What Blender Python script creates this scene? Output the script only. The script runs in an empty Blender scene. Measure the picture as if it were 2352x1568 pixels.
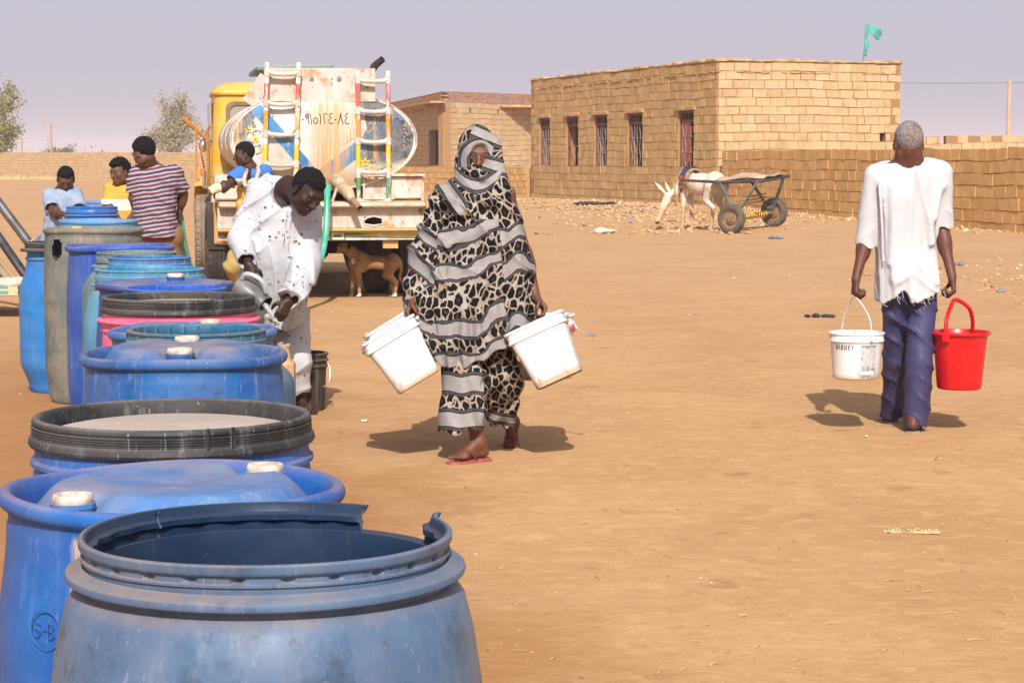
import bpy, math, random
import numpy as np
from mathutils import Vector, Matrix, Euler
RNG = random.Random(7)
SC = bpy.context.scene
COL = SC.collection
R = math.radians

# ---------------------------------------------------------------- camera
FPX, PITCH, EYE = 4800.0, R(5.0), 1.5          # focal length in units of a 2352 px wide frame
cam_d = bpy.data.cameras.new('camera'); cam = bpy.data.objects.new('camera', cam_d); COL.objects.link(cam)
cam.location = (0, 0, EYE); cam.rotation_euler = (R(90) - PITCH, 0, 0)
cam_d.sensor_width = 36; cam_d.lens = FPX * 36 / 2352; cam_d.clip_start = 0.1; cam_d.clip_end = 6000
SC.camera = cam

def P(x, y, d):
    """the real point at distance d (metres along Y) seen at x, y of the 2352 px wide frame"""
    cx = (x - 1176) / FPX; cy = -(y - 784) / FPX
    dy = math.cos(PITCH) + cy * math.sin(PITCH); dz = -math.sin(PITCH) + cy * math.cos(PITCH)
    t = d / dy
    return np.array((cx * t, d, EYE + dz * t))
def G(x, y, z=0.0):
    cx = (x - 1176) / FPX; cy = -(y - 784) / FPX
    dy = math.cos(PITCH) + cy * math.sin(PITCH); dz = -math.sin(PITCH) + cy * math.cos(PITCH)
    t = (z - EYE) / dz
    return np.array((cx * t, dy * t, z))

# ---------------------------------------------------------------- noise
def _hash(ix, iy, iz):
    n = (ix * 374761393 + iy * 668265263 + iz * 2147483647 // 7 + 1442695) & 0x7fffffff
    n = ((n ^ (n >> 13)) * 1274126177) & 0x7fffffff
    return ((n ^ (n >> 16)) & 0xffff) / 65535.0
def vnoise(x, y, z=0.0):
    """value noise in 0..1 for numpy arrays"""
    x, y, z = np.broadcast_arrays(np.asarray(x, float), np.asarray(y, float), np.asarray(z, float))
    ix = np.floor(x).astype(np.int64); iy = np.floor(y).astype(np.int64); iz = np.floor(z).astype(np.int64)
    fx, fy, fz = x - ix, y - iy, z - iz
    fx = fx * fx * (3 - 2 * fx); fy = fy * fy * (3 - 2 * fy); fz = fz * fz * (3 - 2 * fz)
    out = 0
    for dx in (0, 1):
        for dy in (0, 1):
            for dz in (0, 1):
                w = (fx if dx else 1 - fx) * (fy if dy else 1 - fy) * (fz if dz else 1 - fz)
                out = out + w * _hash(ix + dx, iy + dy, iz + dz)
    return out
def fbm(x, y, z=0.0, o=3):
    s, a, t = 0, 1, 0
    for i in range(o):
        s = s + a * vnoise(np.asarray(x) * 2 ** i, np.asarray(y) * 2 ** i, np.asarray(z) * 2 ** i + 7.3 * i); t += a; a *= .5
    return s / t
def sstep(a, b, x):
    t = np.clip((np.asarray(x, float) - a) / (b - a), 0, 1); return t * t * (3 - 2 * t)

# ---------------------------------------------------------------- objects
def thing(name, label, cat, loc=(0, 0, 0), group=None, kind=None):
    o = bpy.data.objects.new(name, None); COL.objects.link(o); o.location = Vector(loc)
    o.empty_display_size = .1
    return tag(o, label, cat, group, kind)
def tag(o, label=None, cat=None, group=None, kind=None):
    if label: o['label'] = label
    if cat: o['category'] = cat
    if group: o['group'] = group
    if kind: o['kind'] = kind
    return o
def wloc(o):
    v = Vector((0, 0, 0))
    while o is not None:
        v += o.location; o = o.parent
    return v
def link_mesh(name, verts, faces, mats, parent=None, world=False, smooth=35, attrs=None, fmat=None, label=None, loc=None):
    """ONE mesh object; world=True: the vertices are world coordinates and the object is parented without moving"""
    v = np.asarray(verts, float).reshape(-1, 3)
    if loc is not None: v = v - np.asarray(loc)
    elif world and parent is not None: v = v - np.array(wloc(parent))
    me = bpy.data.meshes.new(name)
    if isinstance(faces, np.ndarray):
        nf, k = faces.shape
        me.vertices.add(len(v)); me.vertices.foreach_set('co', v.astype(np.float32).ravel())
        me.loops.add(nf * k); me.loops.foreach_set('vertex_index', faces.astype(np.int32).ravel())
        me.polygons.add(nf); me.polygons.foreach_set('loop_start', np.arange(0, nf * k, k, dtype=np.int32))
        me.update(calc_edges=True); me.validate()
    else:
        me.from_pydata(v.tolist(), [], faces); me.update()
    if not isinstance(mats, (list, tuple)): mats = [mats]
    for m in mats: me.materials.append(m)
    if fmat is not None and len(fmat) == len(me.polygons): me.polygons.foreach_set('material_index', np.asarray(fmat, np.int32))
    for k, a in (attrs or {}).items():
        a = np.asarray(a, np.float32)
        if len(a) != len(me.vertices): continue
        if a.ndim == 1:
            at = me.attributes.new(k, 'FLOAT', 'POINT'); at.data.foreach_set('value', a)
        else:
            at = me.attributes.new(k, 'FLOAT_VECTOR', 'POINT'); at.data.foreach_set('vector', a.ravel())
    if smooth:
        me.shade_smooth()
        if smooth < 180: me.set_sharp_from_angle(angle=R(smooth))
    o = bpy.data.objects.new(name, me); COL.objects.link(o)
    if loc is not None: o.location = Vector(loc)
    if parent is not None: o.parent = parent
    if label: o['label'] = label
    return o

class MB:
    """collects simple solids into one mesh"""
    def __init__(s): s.v = []; s.f = []; s.m = []; s.a = []; s.mi = 0; s.av = 0.0
    def add(s, verts, faces):
        b = len(s.v); s.v.extend([tuple(map(float, q)) for q in verts]); s.a.extend([s.av] * len(verts))
        for f in faces: s.f.append([i + b for i in f]); s.m.append(s.mi)
    def box(s, c, size, rot=None, bev=0.0):
        x, y, z = [q / 2 for q in size]
        if bev > 0:
            b = min(bev, x * .9, y * .9, z * .9); vs = []
            for zz, k in ((-z, b), (-z + b, 0), (z - b, 0), (z, b)):
                X, Y = x - k, y - k; q = b if k == 0 else b * .5
                vs += [(-X + q, -Y, zz), (X - q, -Y, zz), (X, -Y + q, zz), (X, Y - q, zz), (X - q, Y, zz), (-X + q, Y, zz), (-X, Y - q, zz), (-X, -Y + q, zz)]
            fs = [list(range(7, -1, -1)), list(range(24, 32))]
            for l in range(3):
                for i in range(8): j = (i + 1) % 8; fs.append([l * 8 + i, l * 8 + j, l * 8 + 8 + j, l * 8 + 8 + i])
        else:
            vs = [(-x, -y, -z), (x, -y, -z), (x, y, -z), (-x, y, -z), (-x, -y, z), (x, -y, z), (x, y, z), (-x, y, z)]
            fs = [[3, 2, 1, 0], [4, 5, 6, 7], [0, 1, 5, 4], [1, 2, 6, 5], [2, 3, 7, 6], [3, 0, 4, 7]]
        if rot is not None:
            M = rot if isinstance(rot, Matrix) else Euler(rot).to_matrix()
            vs = [M @ Vector(q) for q in vs]
        c = Vector(c); s.add([Vector(q) + c for q in vs], fs)
    def beam(s, a, b, w, h, up=(0, 0, 1), bev=0.0):
        a, b = Vector(a), Vector(b); y = (b - a); L = y.length; y.normalize()
        x = y.cross(Vector(up)); x = x.normalized() if x.length > 1e-5 else Vector((1, 0, 0)); z = x.cross(y)
        M = Matrix((x, y, z)).transposed(); s.box((a + b) / 2, (w, L, h), M, bev)
    def tube(s, path, rad, n=10, cap=True, closed=False):
        p = [Vector(q) for q in path]; m = len(p)
        if not hasattr(rad, '__len__'): rad = [rad] * m
        rings = []; prev = None
        for i in range(m):
            if closed: t = p[(i + 1) % m] - p[i - 1]
            else: t = p[min(i + 1, m - 1)] - p[max(i - 1, 0)]
            t.normalize()
            if prev is None:
                a = Vector((0, 0, 1)) if abs(t.z) < .9 else Vector((1, 0, 0)); x = t.cross(a).normalized()
            else:
                x = prev - t * prev.dot(t); x.normalize()
            prev = x; y = t.cross(x)
            rings.append([p[i] + (x * math.cos(2 * math.pi * k / n) + y * math.sin(2 * math.pi * k / n)) * rad[i] for k in range(n)])
        s.loft(rings, cap, closed)
    def loft(s, rings, cap=True, closed=False):
        n = len(rings[0]); m = len(rings); vs = [q for r in rings for q in r]; fs = []
        for i in range(m if closed else m - 1):
            j = (i + 1) % m
            for k in range(n):
                l = (k + 1) % n; fs.append([i * n + k, i * n + l, j * n + l, j * n + k])
        if cap and not closed: fs += [list(range(n - 1, -1, -1)), [(m - 1) * n + k for k in range(n)]]
        s.add(vs, fs)
    def lathe(s, prof, n=48, M=None, rf=None, skip=None):
        """profile of (r, z); rf(r, z, ang, i) may move a point; skip(ang, i) leaves a face out"""
        vs = []; fs = []; m = len(prof)
        for i, (r, z) in enumerate(prof):
            for k in range(n):
                a = 2 * math.pi * k / n; rr, zz = (rf(r, z, a, i) if rf else (r, z))
                vs.append(Vector((rr * math.cos(a), rr * math.sin(a), zz)))
        for i in range(m - 1):
            for k in range(n):
                if skip and skip(2 * math.pi * (k + .5) / n, i): continue
                l = (k + 1) % n; fs.append([i * n + k, i * n + l, (i + 1) * n + l, (i + 1) * n + k])
        if M is not None: vs = [M @ q for q in vs]
        s.add(vs, fs)
    def ball(s, c, r, M=None, n=12, m=8, jit=0, rng=None):
        r = (r, r, r) if not hasattr(r, '__len__') else r; vs = []; fs = []
        for i in range(m + 1):
            th = math.pi * i / m
            for k in range(n):
                a = 2 * math.pi * k / n; j = 1 + (rng.uniform(-jit, jit) if jit else 0)
                q = Vector((r[0] * math.sin(th) * math.cos(a) * j, r[1] * math.sin(th) * math.sin(a) * j, r[2] * math.cos(th) * j))
                vs.append((M @ q if M is not None else q) + Vector(c))
        for i in range(m):
            for k in range(n):
                l = (k + 1) % n; fs.append([i * n + k, (i + 1) * n + k, (i + 1) * n + l, i * n + l])
        s.add(vs, fs)
    def build(s, name, mats, parent=None, world=False, smooth=35, label=None, M=None, loc=None):
        v = s.v if M is None else [M @ Vector(q) for q in s.v]
        at = {'val': s.a} if any(q != 0 for q in s.a) else None
        return link_mesh(name, v, s.f, mats, parent, world, smooth, at, s.m if len(set(s.m)) > 1 else None, label, loc)

# ---------------------------------------------------------------- materials
class NT:
    """small node builder"""
    def __init__(s, name, rough=.7, metal=0.0, spec=None):
        s.m = bpy.data.materials.new(name); s.m.use_nodes = True; s.t = s.m.node_tree; s.b = s.t.nodes['Principled BSDF']
        s.b.inputs['Roughness'].default_value = rough; s.b.inputs['Metallic'].default_value = metal
        if spec is not None: s.b.inputs['Specular IOR Level'].default_value = spec
    def put(s, sock, v):
        if v is None: return
        if isinstance(v, bpy.types.NodeSocket): s.t.links.new(v, sock)
        elif hasattr(v, '__len__') and sock.type == 'RGBA' and len(v) == 3: sock.default_value = (*v, 1)
        else: sock.default_value = v
    def node(s, typ, ins=None, **pr):
        n = s.t.nodes.new(typ)
        for k, v in pr.items(): setattr(n, k, v)
        for k, v in (ins or {}).items(): s.put(n.inputs[k], v)
        return n
    def obj(s): return s.node('ShaderNodeTexCoord').outputs['Object']
    def geo(s, k): return s.node('ShaderNodeNewGeometry').outputs[k]
    def attr(s, k, o='Fac'): return s.node('ShaderNodeAttribute', attribute_name=k).outputs[o]
    def mp(s, v, loc=(0, 0, 0), sc=(1, 1, 1), rot=(0, 0, 0)):
        return s.node('ShaderNodeMapping', {'Vector': v, 'Location': loc, 'Scale': sc, 'Rotation': rot}).outputs[0]
    def noise(s, v, scale, det=3, rough=.55, dist=0.0):
        return s.node('ShaderNodeTexNoise', {'Vector': v, 'Scale': scale, 'Detail': det, 'Roughness': rough, 'Distortion': dist}).outputs['Fac']
    def vor(s, v, scale, feat='F1', out='Distance', rnd=1.0):
        return s.node('ShaderNodeTexVoronoi', {'Vector': v, 'Scale': scale, 'Randomness': rnd}, feature=feat).outputs[out]
    def ramp(s, f, lo, hi, a=0.0, b=1.0, mode='SMOOTHSTEP'):
        return s.node('ShaderNodeMapRange', {'Value': f, 'From Min': lo, 'From Max': hi, 'To Min': a, 'To Max': b}, interpolation_type=mode).outputs[0]
    def mix(s, f, a, b, mode='MIX'):
        n = s.t.nodes.new('ShaderNodeMix'); n.data_type = 'RGBA'; n.blend_type = mode
        s.put(n.inputs[0], f); s.put(n.inputs[6], a); s.put(n.inputs[7], b); return n.outputs[2]
    def math(s, op, a, b=None, c=None):
        n = s.t.nodes.new('ShaderNodeMath'); n.operation = op; s.put(n.inputs[0], a)
        if b is not None: s.put(n.inputs[1], b)
        if c is not None: s.put(n.inputs[2], c)
        return n.outputs[0]
    def sep(s, v): return s.node('ShaderNodeSeparateXYZ', {'Vector': v}).outputs
    def comb(s, x, y, z): return s.node('ShaderNodeCombineXYZ', {'X': x, 'Y': y, 'Z': z}).outputs[0]
    def bump(s, h, st=.3, dist=.01, nrm=None):
        n = s.node('ShaderNodeBump', {'Strength': st, 'Distance': dist, 'Height': h})
        if nrm is not None: s.put(n.inputs['Normal'], nrm)
        return n.outputs[0]
    def out(s, col=None, rough=None, nrm=None):
        s.put(s.b.inputs['Base Color'], col); s.put(s.b.inputs['Roughness'], rough); s.put(s.b.inputs['Normal'], nrm)
        return s.m

def plain(name, col, rough=.6, metal=0.0, var=.15, scale=8, bump=.1, dirt=None, dirt_amt=.35):
    """a real-world surface: base colour, slight mottling, optional dirt patches"""
    n = NT(name, rough, metal); o = n.obj()
    nz = n.noise(o, scale, 4); c = n.mix(n.ramp(nz, .3, .7), tuple(q * (1 - var) for q in col), tuple(min(1, q * (1 + var)) for q in col))
    if dirt is not None:
        c = n.mix(n.math('MULTIPLY', n.ramp(n.noise(o, scale * .45, 5, .65), .45, .68), dirt_amt), c, dirt)
    return n.out(c, n.ramp(nz, .2, .8, max(.05, rough - .1), min(1, rough + .1)), n.bump(n.noise(o, scale * 6, 3), bump, .004) if bump else None)
DUST = (.40, .25, .13)
# ================================================================ light and air
SUN_EL, SUN_AZ = R(39), R(2)
W = bpy.data.worlds.new('World'); SC.world = W; W.use_nodes = True
_t = W.node_tree; _bg = _t.nodes['Background']
_sk = _t.nodes.new('ShaderNodeTexSky'); _sk.sky_type = 'NISHITA'; _sk.sun_disc = False
_sk.sun_elevation = SUN_EL; _sk.sun_rotation = math.pi - SUN_AZ; _sk.altitude = 350
_sk.air_density = 1.0; _sk.dust_density = 6.0; _sk.ozone_density = 1.5
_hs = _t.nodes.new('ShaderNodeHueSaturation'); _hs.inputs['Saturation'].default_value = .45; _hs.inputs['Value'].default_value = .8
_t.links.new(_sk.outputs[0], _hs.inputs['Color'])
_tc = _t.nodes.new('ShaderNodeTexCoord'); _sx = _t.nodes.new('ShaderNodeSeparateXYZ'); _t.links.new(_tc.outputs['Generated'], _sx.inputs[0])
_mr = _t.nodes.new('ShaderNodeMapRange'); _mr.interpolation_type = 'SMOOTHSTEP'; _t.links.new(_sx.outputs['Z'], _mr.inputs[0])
for _k, _v in ((1, .10), (2, .50), (3, .80), (4, .20)): _mr.inputs[_k].default_value = _v       # dust lies thick along the horizon, dimmed overhead to deepen the ground shadows
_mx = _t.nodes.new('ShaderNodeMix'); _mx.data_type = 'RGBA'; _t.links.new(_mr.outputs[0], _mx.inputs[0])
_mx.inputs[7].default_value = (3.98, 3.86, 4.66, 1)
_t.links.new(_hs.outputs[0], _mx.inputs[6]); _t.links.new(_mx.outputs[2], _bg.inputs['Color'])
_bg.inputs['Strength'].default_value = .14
_sl = bpy.data.lights.new('sun', 'SUN'); _sl.energy = 5.0; _sl.angle = R(.55); _sl.color = (1.0, .955, .88)
_so = bpy.data.objects.new('sun', _sl); COL.objects.link(_so)
SUN_DIR = Vector((math.sin(SUN_AZ) * math.cos(SUN_EL), -math.cos(SUN_AZ) * math.cos(SUN_EL), math.sin(SUN_EL)))
_so.rotation_euler = SUN_DIR.to_track_quat('Z', 'Y').to_euler(); _so.location = SUN_DIR * 50
SC.view_settings.view_transform = 'Standard'; SC.view_settings.look = 'None'
SC.view_settings.exposure = 0.12; SC.view_settings.gamma = 1.0; SC.view_settings.use_curve_mapping = False
SC.cycles.max_bounces = 6; SC.cycles.volume_bounces = 1; SC.cycles.use_denoising = True

# ================================================================ ground
def gz(x, y):
    x = np.asarray(x, float); y = np.asarray(y, float)
    h = .016 * (fbm(x * 1.1, y * 1.1, 0, 3) - .5) + .05 * (fbm(x * .17, y * .17, 3, 2) - .5) * sstep(14, 30, y)
    h = h + .006 * (vnoise(x * 7, y * 7, 9) - .5) * (1 - sstep(16, 30, y))
    u = (x - 2.2) / 4.5; w = (y - 64 + (x - 2.2) * 1.2) / 9       # the low rubble bank before the house
    h = h + .16 * np.exp(-u * u - w * w) * (.55 + .9 * fbm(x * .9, y * .9, 5, 2))
    u = (x - 5.75) / 1.0; w = (y - 43.0) / 1.5
    h = h + .13 * np.exp(-u * u - w * w)
    u = (x - 9.6) / 3.2; w = (y - 24) / 4
    return h + .03 * np.exp(-u * u - w * w)
def axis(lo, hi, mid, dense, far):
    a = [mid]; st = dense
    while a[-1] < hi: a.append(a[-1] + st); st = min(far, st * 1.055)
    b = [mid]; st = dense
    while b[-1] > lo: b.append(b[-1] - st); st = min(far, st * 1.055)
    return np.array(b[:0:-1] + a)
_gx = np.concatenate([axis(-1500, -6, -6, .09, 90)[axis(-1500, -6, -6, .09, 90) < -6], np.arange(-6, 6.5, .09), axis(6.5, 1500, 6.5, .09, 90)])
_gx = np.unique(np.round(_gx, 4))
_gy = np.unique(np.round(np.concatenate([-axis(0, 400, 0, .25, 60), np.arange(.0, 18, .1), axis(18, 1500, 18, .1, 90)]), 4))
_gy = _gy[(_gy > -60) & (_gy < 1600)]
_X, _Y = np.meshgrid(_gx, _gy, indexing='ij')
_Z = gz(_X, _Y); _ii = np.arange(_X.size).reshape(_X.shape)
_F = np.stack([_ii[:-1, :-1], _ii[1:, :-1], _ii[1:, 1:], _ii[:-1, 1:]], -1).reshape(-1, 4)
def ground_mat():
    n = NT('sand', .93, spec=.15); o = n.geo('Position')
    big = n.noise(o, .12, 4, .6); mid = n.noise(n.mp(o, sc=(1, 1.0, 1)), .9, 5, .62, .4); fine = n.noise(o, 14, 5, .7)
    c = n.mix(n.ramp(mid, .32, .7), (.415, .230, .107), (.485, .284, .143))
    c = n.mix(n.math('MULTIPLY', n.ramp(big, .4, .7), .5), c, (.50, .285, .135))
    c = n.mix(n.math('MULTIPLY', n.ramp(n.noise(n.mp(o, sc=(1, 2.2, 1), rot=(0, 0, .25)), 2.6, 6, .7, 1.0), .58, .74), .38), c, (.36, .185, .078))
    c = n.mix(n.math('MULTIPLY', n.ramp(fine, .50, .70), .50), c, (.34, .185, .082))
    c = n.mix(n.math('MULTIPLY', n.ramp(n.noise(n.mp(o, loc=(4, 2, 0), sc=(1, 1.3, 1)), 6.5, 6, .72), .50, .62), .55), c, (.56, .335, .165))
    c = n.mix(n.math('MULTIPLY', n.ramp(n.noise(n.mp(o, loc=(9, 2, 0), sc=(1, 1.6, 1)), 4.2, 6, .75, .6), .56, .66), .48), c, (.33, .17, .072))
    c = n.mix(n.math('MULTIPLY', n.ramp(n.vor(o, 7.0, 'F1'), .05, .03), .7), c, (.27, .13, .055))
    c = n.mix(n.math('MULTIPLY', n.ramp(n.vor(n.mp(o, loc=(.3, .7, 0)), 17.0, 'F1'), .09, .05), .6), c, (.60, .42, .26))
    c = n.mix(n.math('MULTIPLY', n.ramp(n.noise(o, 33, 3), .6, .78), .35), c, (.58, .38, .21))
    fp = n.math('MULTIPLY', n.ramp(n.vor(n.mp(o, sc=(1, .75, 1), rot=(0, 0, .3)), 1.7, 'F1'), .15, .08), n.ramp(n.noise(n.mp(o, loc=(7, 7, 0)), 12, 4, .7), .40, .54)); c = n.mix(n.math('MULTIPLY', fp, .6), c, (.30, .145, .06))
    # soil trodden darker and damp round the drums, greyer dusty track in the middle distance
    x, y, z = n.sep(o)
    dx = n.math('ABSOLUTE', n.math('ADD', n.math('ADD', x, n.math('MULTIPLY', y, .19)), n.math('MULTIPLY', n.math('SUBTRACT', mid, .5), 2.2)))
    wet = n.math('MULTIPLY', n.ramp(dx, 1.7, .35), n.ramp(y, 20, 14))
    c = n.mix(n.math('MULTIPLY', wet, .85), c, (.33, .150, .055))
    trk = n.noise(n.mp(o, sc=(.55, 5.5, 1), rot=(0, 0, .5)), 1.5, 4, .6, .3); c = n.mix(n.math('MULTIPLY', n.ramp(trk, .57, .70), .10), c, (.60, .38, .21))
    far = n.math('MULTIPLY', n.ramp(y, 14, 34), n.ramp(big, .3, .62))
    c = n.mix(n.math('MULTIPLY', far, .4), c, (.47, .285, .16))
    h = n.math('ADD', n.math('MULTIPLY', n.noise(o, 5, 6, .7), .6), n.math('MULTIPLY', n.noise(o, 40, 3, .7), .12))
    foot = n.vor(n.mp(o, sc=(1, .7, 1)), 2.6, 'SMOOTH_F1'); h = n.math('ADD', h, n.math('MULTIPLY', n.ramp(foot, .0, .22), .30)); h = n.math('ADD', h, n.math('MULTIPLY', trk, .10))
    return n.out(c, None, n.bump(h, .5, .035))
M_SAND = ground_mat()
tag(link_mesh('ground', np.stack([_X, _Y, _Z], -1).reshape(-1, 3), _F, M_SAND, smooth=180), kind='structure')
def on(x, y): return float(gz(x, y))

# ================================================================ mud block masonry
def block_mat(name, a, b, mortar, pale=None):
    n = NT(name, .95, spec=.1); o = n.geo('Position'); v = n.attr('val')
    c = n.mix(n.ramp(v, 0, 1, mode='LINEAR'), a, b)
    c = n.mix(n.math('MULTIPLY', n.ramp(n.noise(o, 2.5, 5, .65), .42, .72), .45), c, tuple(q * .72 for q in a))
    c = n.mix(n.math('MULTIPLY', n.ramp(n.noise(o, 9, 4, .65), .5, .75), .4), c, tuple(min(1, q * 1.18) for q in b))
    c = n.mix(n.ramp(v, -.2, -.6), c, mortar)
    return n.out(c, None, n.bump(n.noise(o, 16, 5, .7), .7, .03))
M_PALE = block_mat('pale_mud_block', (.44, .305, .160), (.53, .378, .222), (.30, .17, .08))
M_MID = block_mat('weathered_brown_block', (.42, .262, .110), (.54, .36, .17), (.33, .18, .07))
M_BROWN = block_mat('brown_mud_block', (.56, .325, .125), (.70, .43, .18), (.44, .255, .10))
M_FAR = block_mat('weathered_mud_block', (.345, .225, .120), (.405, .275, .155), (.29, .17, .08))

def masonry(mb, a, b, z0, z1, ch, bl, n_out, thick=.34, openings=(), seed=1, wav=.03, gap=.02, rough=.012, top_gaps=0.0, stretch=None):
    """courses of separate blocks on a recessed mortar core; openings: (u0, u1, z0, z1) along the wall"""
    rg = random.Random(seed); a = np.array(a, float); b = np.array(b, float); d = b - a; L = float(np.hypot(*d)); t = d / L
    n = np.array(n_out, float); n = n / np.hypot(*n)
    def W3(u, w, z):                                  # w outwards
        zz = z + wav * (math.sin(u * 1.1 + seed) * .6 + math.sin(u * 2.7 + z * 1.7) * .4) * min(1, (z - z0) * .7)
        q = a + t * u + n * w; return (q[0], q[1], zz)
    flip = (t[0] * n[1] - t[1] * n[0]) > 0
    def hexa(u0, u1, za, zb, w0, w1, j):
        jj = lambda s=1: rg.uniform(-j, j) * s
        vs = [W3(u0, w0, za), W3(u1, w0, za), W3(u1, w0, zb), W3(u0, w0, zb),
              W3(u0 + jj(), w1 + jj(.6), za + jj()), W3(u1 + jj(), w1 + jj(.6), za + jj()), W3(u1 + jj(), w1 + jj(.6), zb + jj()), W3(u0 + jj(), w1 + jj(.6), zb + jj())]
        fs = [[0, 1, 2, 3], [4, 7, 6, 5], [0, 4, 5, 1], [1, 5, 6, 2], [2, 6, 7, 3], [3, 7, 4, 0]]
        if flip: fs = [f[::-1] for f in fs]
        mb.add(vs, fs)
    nc = max(1, round((z1 - z0) / ch)); ch = (z1 - z0) / nc
    for i in range(nc):
        za = z0 + i * ch; zb = za + ch
        op = sorted([(o[0], o[1]) for o in openings if o[2] < zb - ch * .4 and o[3] > za + ch * .4])
        segs = []; u = 0.0
        for o0, o1 in op:
            if o0 > u: segs.append((u, o0))
            u = max(u, o1)
        if u < L: segs.append((u, L))
        for s0, s1 in segs:
            mb.av = -1.0; hexa(s0, s1, za, zb, -thick, -.016, 0.0)
            u = s0; first = True
            while u < s1 - .02:
                w = bl * rg.uniform(.93, 1.07)
                if rg.random() < .10: w *= .5
                if first: w *= (.5 if i % 2 else 1.0); first = False
                e = min(s1, u + w)
                if s1 - e < bl * .22: e = s1
                if not (i == nc - 1 and rg.random() < top_gaps) and e - u > .04:
                    mb.av = min(1, max(0, rg.gauss(.5, .24)))
                    g = gap * rg.uniform(.5, 1.2); hexa(u + g * .5, e - g * .5, za + gap * .5, zb - gap * .45, -.06, rg.uniform(-.008, .012), rough)
                u = e
    mb.av = 0.0
    return L, t, n

M_FRAME = plain('maroon_iron', (.15, .042, .036), .6, 0, .25, 6)
M_GRILLE = plain('iron_grille', (.30, .25, .24), .6, .3, .2, 6)
M_SHUT = plain('red_shutter', (.27, .055, .032), .6, 0, .25, 5, .1, (.3, .16, .1), .5)
M_MUD = plain('mud_plaster', (.41, .255, .115), .95, 0, .3, 5, .8)
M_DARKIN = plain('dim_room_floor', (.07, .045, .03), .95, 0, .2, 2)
def u_of(px, a, b):
    k = (px - 1176) / FPX; a = np.array(a); b = np.array(b); d = b - a; L = np.hypot(*d); t = d / L
    return (k * a[1] - a[0]) / (t[0] - k * t[1])

# ---------------------------------------------------------------- the long block house
cA, cB, cC = np.array((6.25, 64.0)), np.array((.73, 80.2)), np.array((6.25 + .9466 * 6.28, 64.0 + .3225 * 6.28))
H_TOP = 4.42
house = thing('block_house', 'flat roofed pale mud block house with five narrow barred windows and a flag', 'house', (6.25, 64, 0))
nL = np.array((-.9466, -.3225)); nR = np.array((.3225, -.9466))
win_px = [(1239, 1262), (1300, 1327), (1364, 1393), (1440, 1474), (1556, 1591)]
wins = []
for p0, p1 in win_px:
    u0, u1 = sorted((u_of(p0, cA, cB), u_of(p1, cA, cB))); wins.append((u0, u1, 1.19, 2.99))
mb = MB()
tL0 = (cB - cA) / np.hypot(*(cB - cA)); LL, tL, _ = masonry(mb, cA + tL0 * .03, cB, -.1, H_TOP, .262, .44, nL, .36, [(w[0] - .03, w[1] - .03, w[2], w[3]) for w in wins], 3, .03, .019, .010); mb.build('wall', M_MID, house, world=True, smooth=0); mb = MB()
LR, tR, _ = masonry(mb, cA + (cC - cA) / np.hypot(*(cC - cA)) * .03, cC, -.1, H_TOP - .0, .262, .50, nR, .36, [(5.55, 5.75, 1.98, 2.2)], 5, .02, .024, .012)
cD = cB + (cC - cA)
masonry(mb, cC, cD, -.1, H_TOP, .262, .42, -nL, .34, (), 8, .02)
masonry(mb, cD, cB, -.1, H_TOP, .262, .42, -nR, .34, (), 9, .02)
mb.build('wall', M_PALE, house, world=True, smooth=0)
# crumbling mud coping
rg = random.Random(4)
for (p, q, nn) in ((cA, cB, nL), (cA, cC, nR), (cC, cD, -nL), (cB, cD, -nR)):
    mb = MB(); L = np.hypot(*(q - p)); t = (q - p) / L; u = 0
    while u < L:
        w = min(rg.uniform(.25, .7), L - u); c = p + t * (u + w / 2) - nn * .17; h = rg.uniform(.04, .12)
        mb.box((c[0], c[1], H_TOP + h / 2 + .012), (w + .12, .39 + rg.uniform(-.03, .04), h), (rg.uniform(-.02, .02), rg.uniform(-.03, .03), math.atan2(t[1], t[0])), .03); u += w
    u = 0
    while u < L:                                       # a ragged string of mud a course lower
        w = min(rg.uniform(.1, .4), L - u); c = p + t * (u + w / 2) + nn * .005
        if rg.random() < .8: mb.box((c[0], c[1], H_TOP - .30 + rg.uniform(-.02, .02)), (w, .06, rg.uniform(.02, .06)), (rg.uniform(-.1, .1), rg.uniform(-.12, .12), math.atan2(t[1], t[0])), .012)
        u += w
    mb.build('coping', M_MUD, house, world=True, smooth=40)
mb = MB(); cen = (cA + cB + cC + cD) / 4
ang = math.atan2(tL[1], tL[0])
mb.box((cen[0], cen[1], H_TOP - .35), (LL - .5, LR - .6, .16), (0, 0, ang)); q_ = cen + tL * 3.4; mb.box((q_[0], q_[1], 2.2), (.25, LR - .75, 3.9), (0, 0, ang)); q_ = cen - tL * 3.6; mb.box((q_[0], q_[1], 2.2), (.25, LR - .75, 3.9), (0, 0, ang)); mb.build('roof', M_MUD, house, world=True, smooth=0)
mb = MB(); mb.box((cen[0], cen[1], .06), (LL - .8, LR - .8, .1), (0, 0, ang)); mb.build('floor', M_DARKIN, house, world=True, smooth=0)
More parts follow.
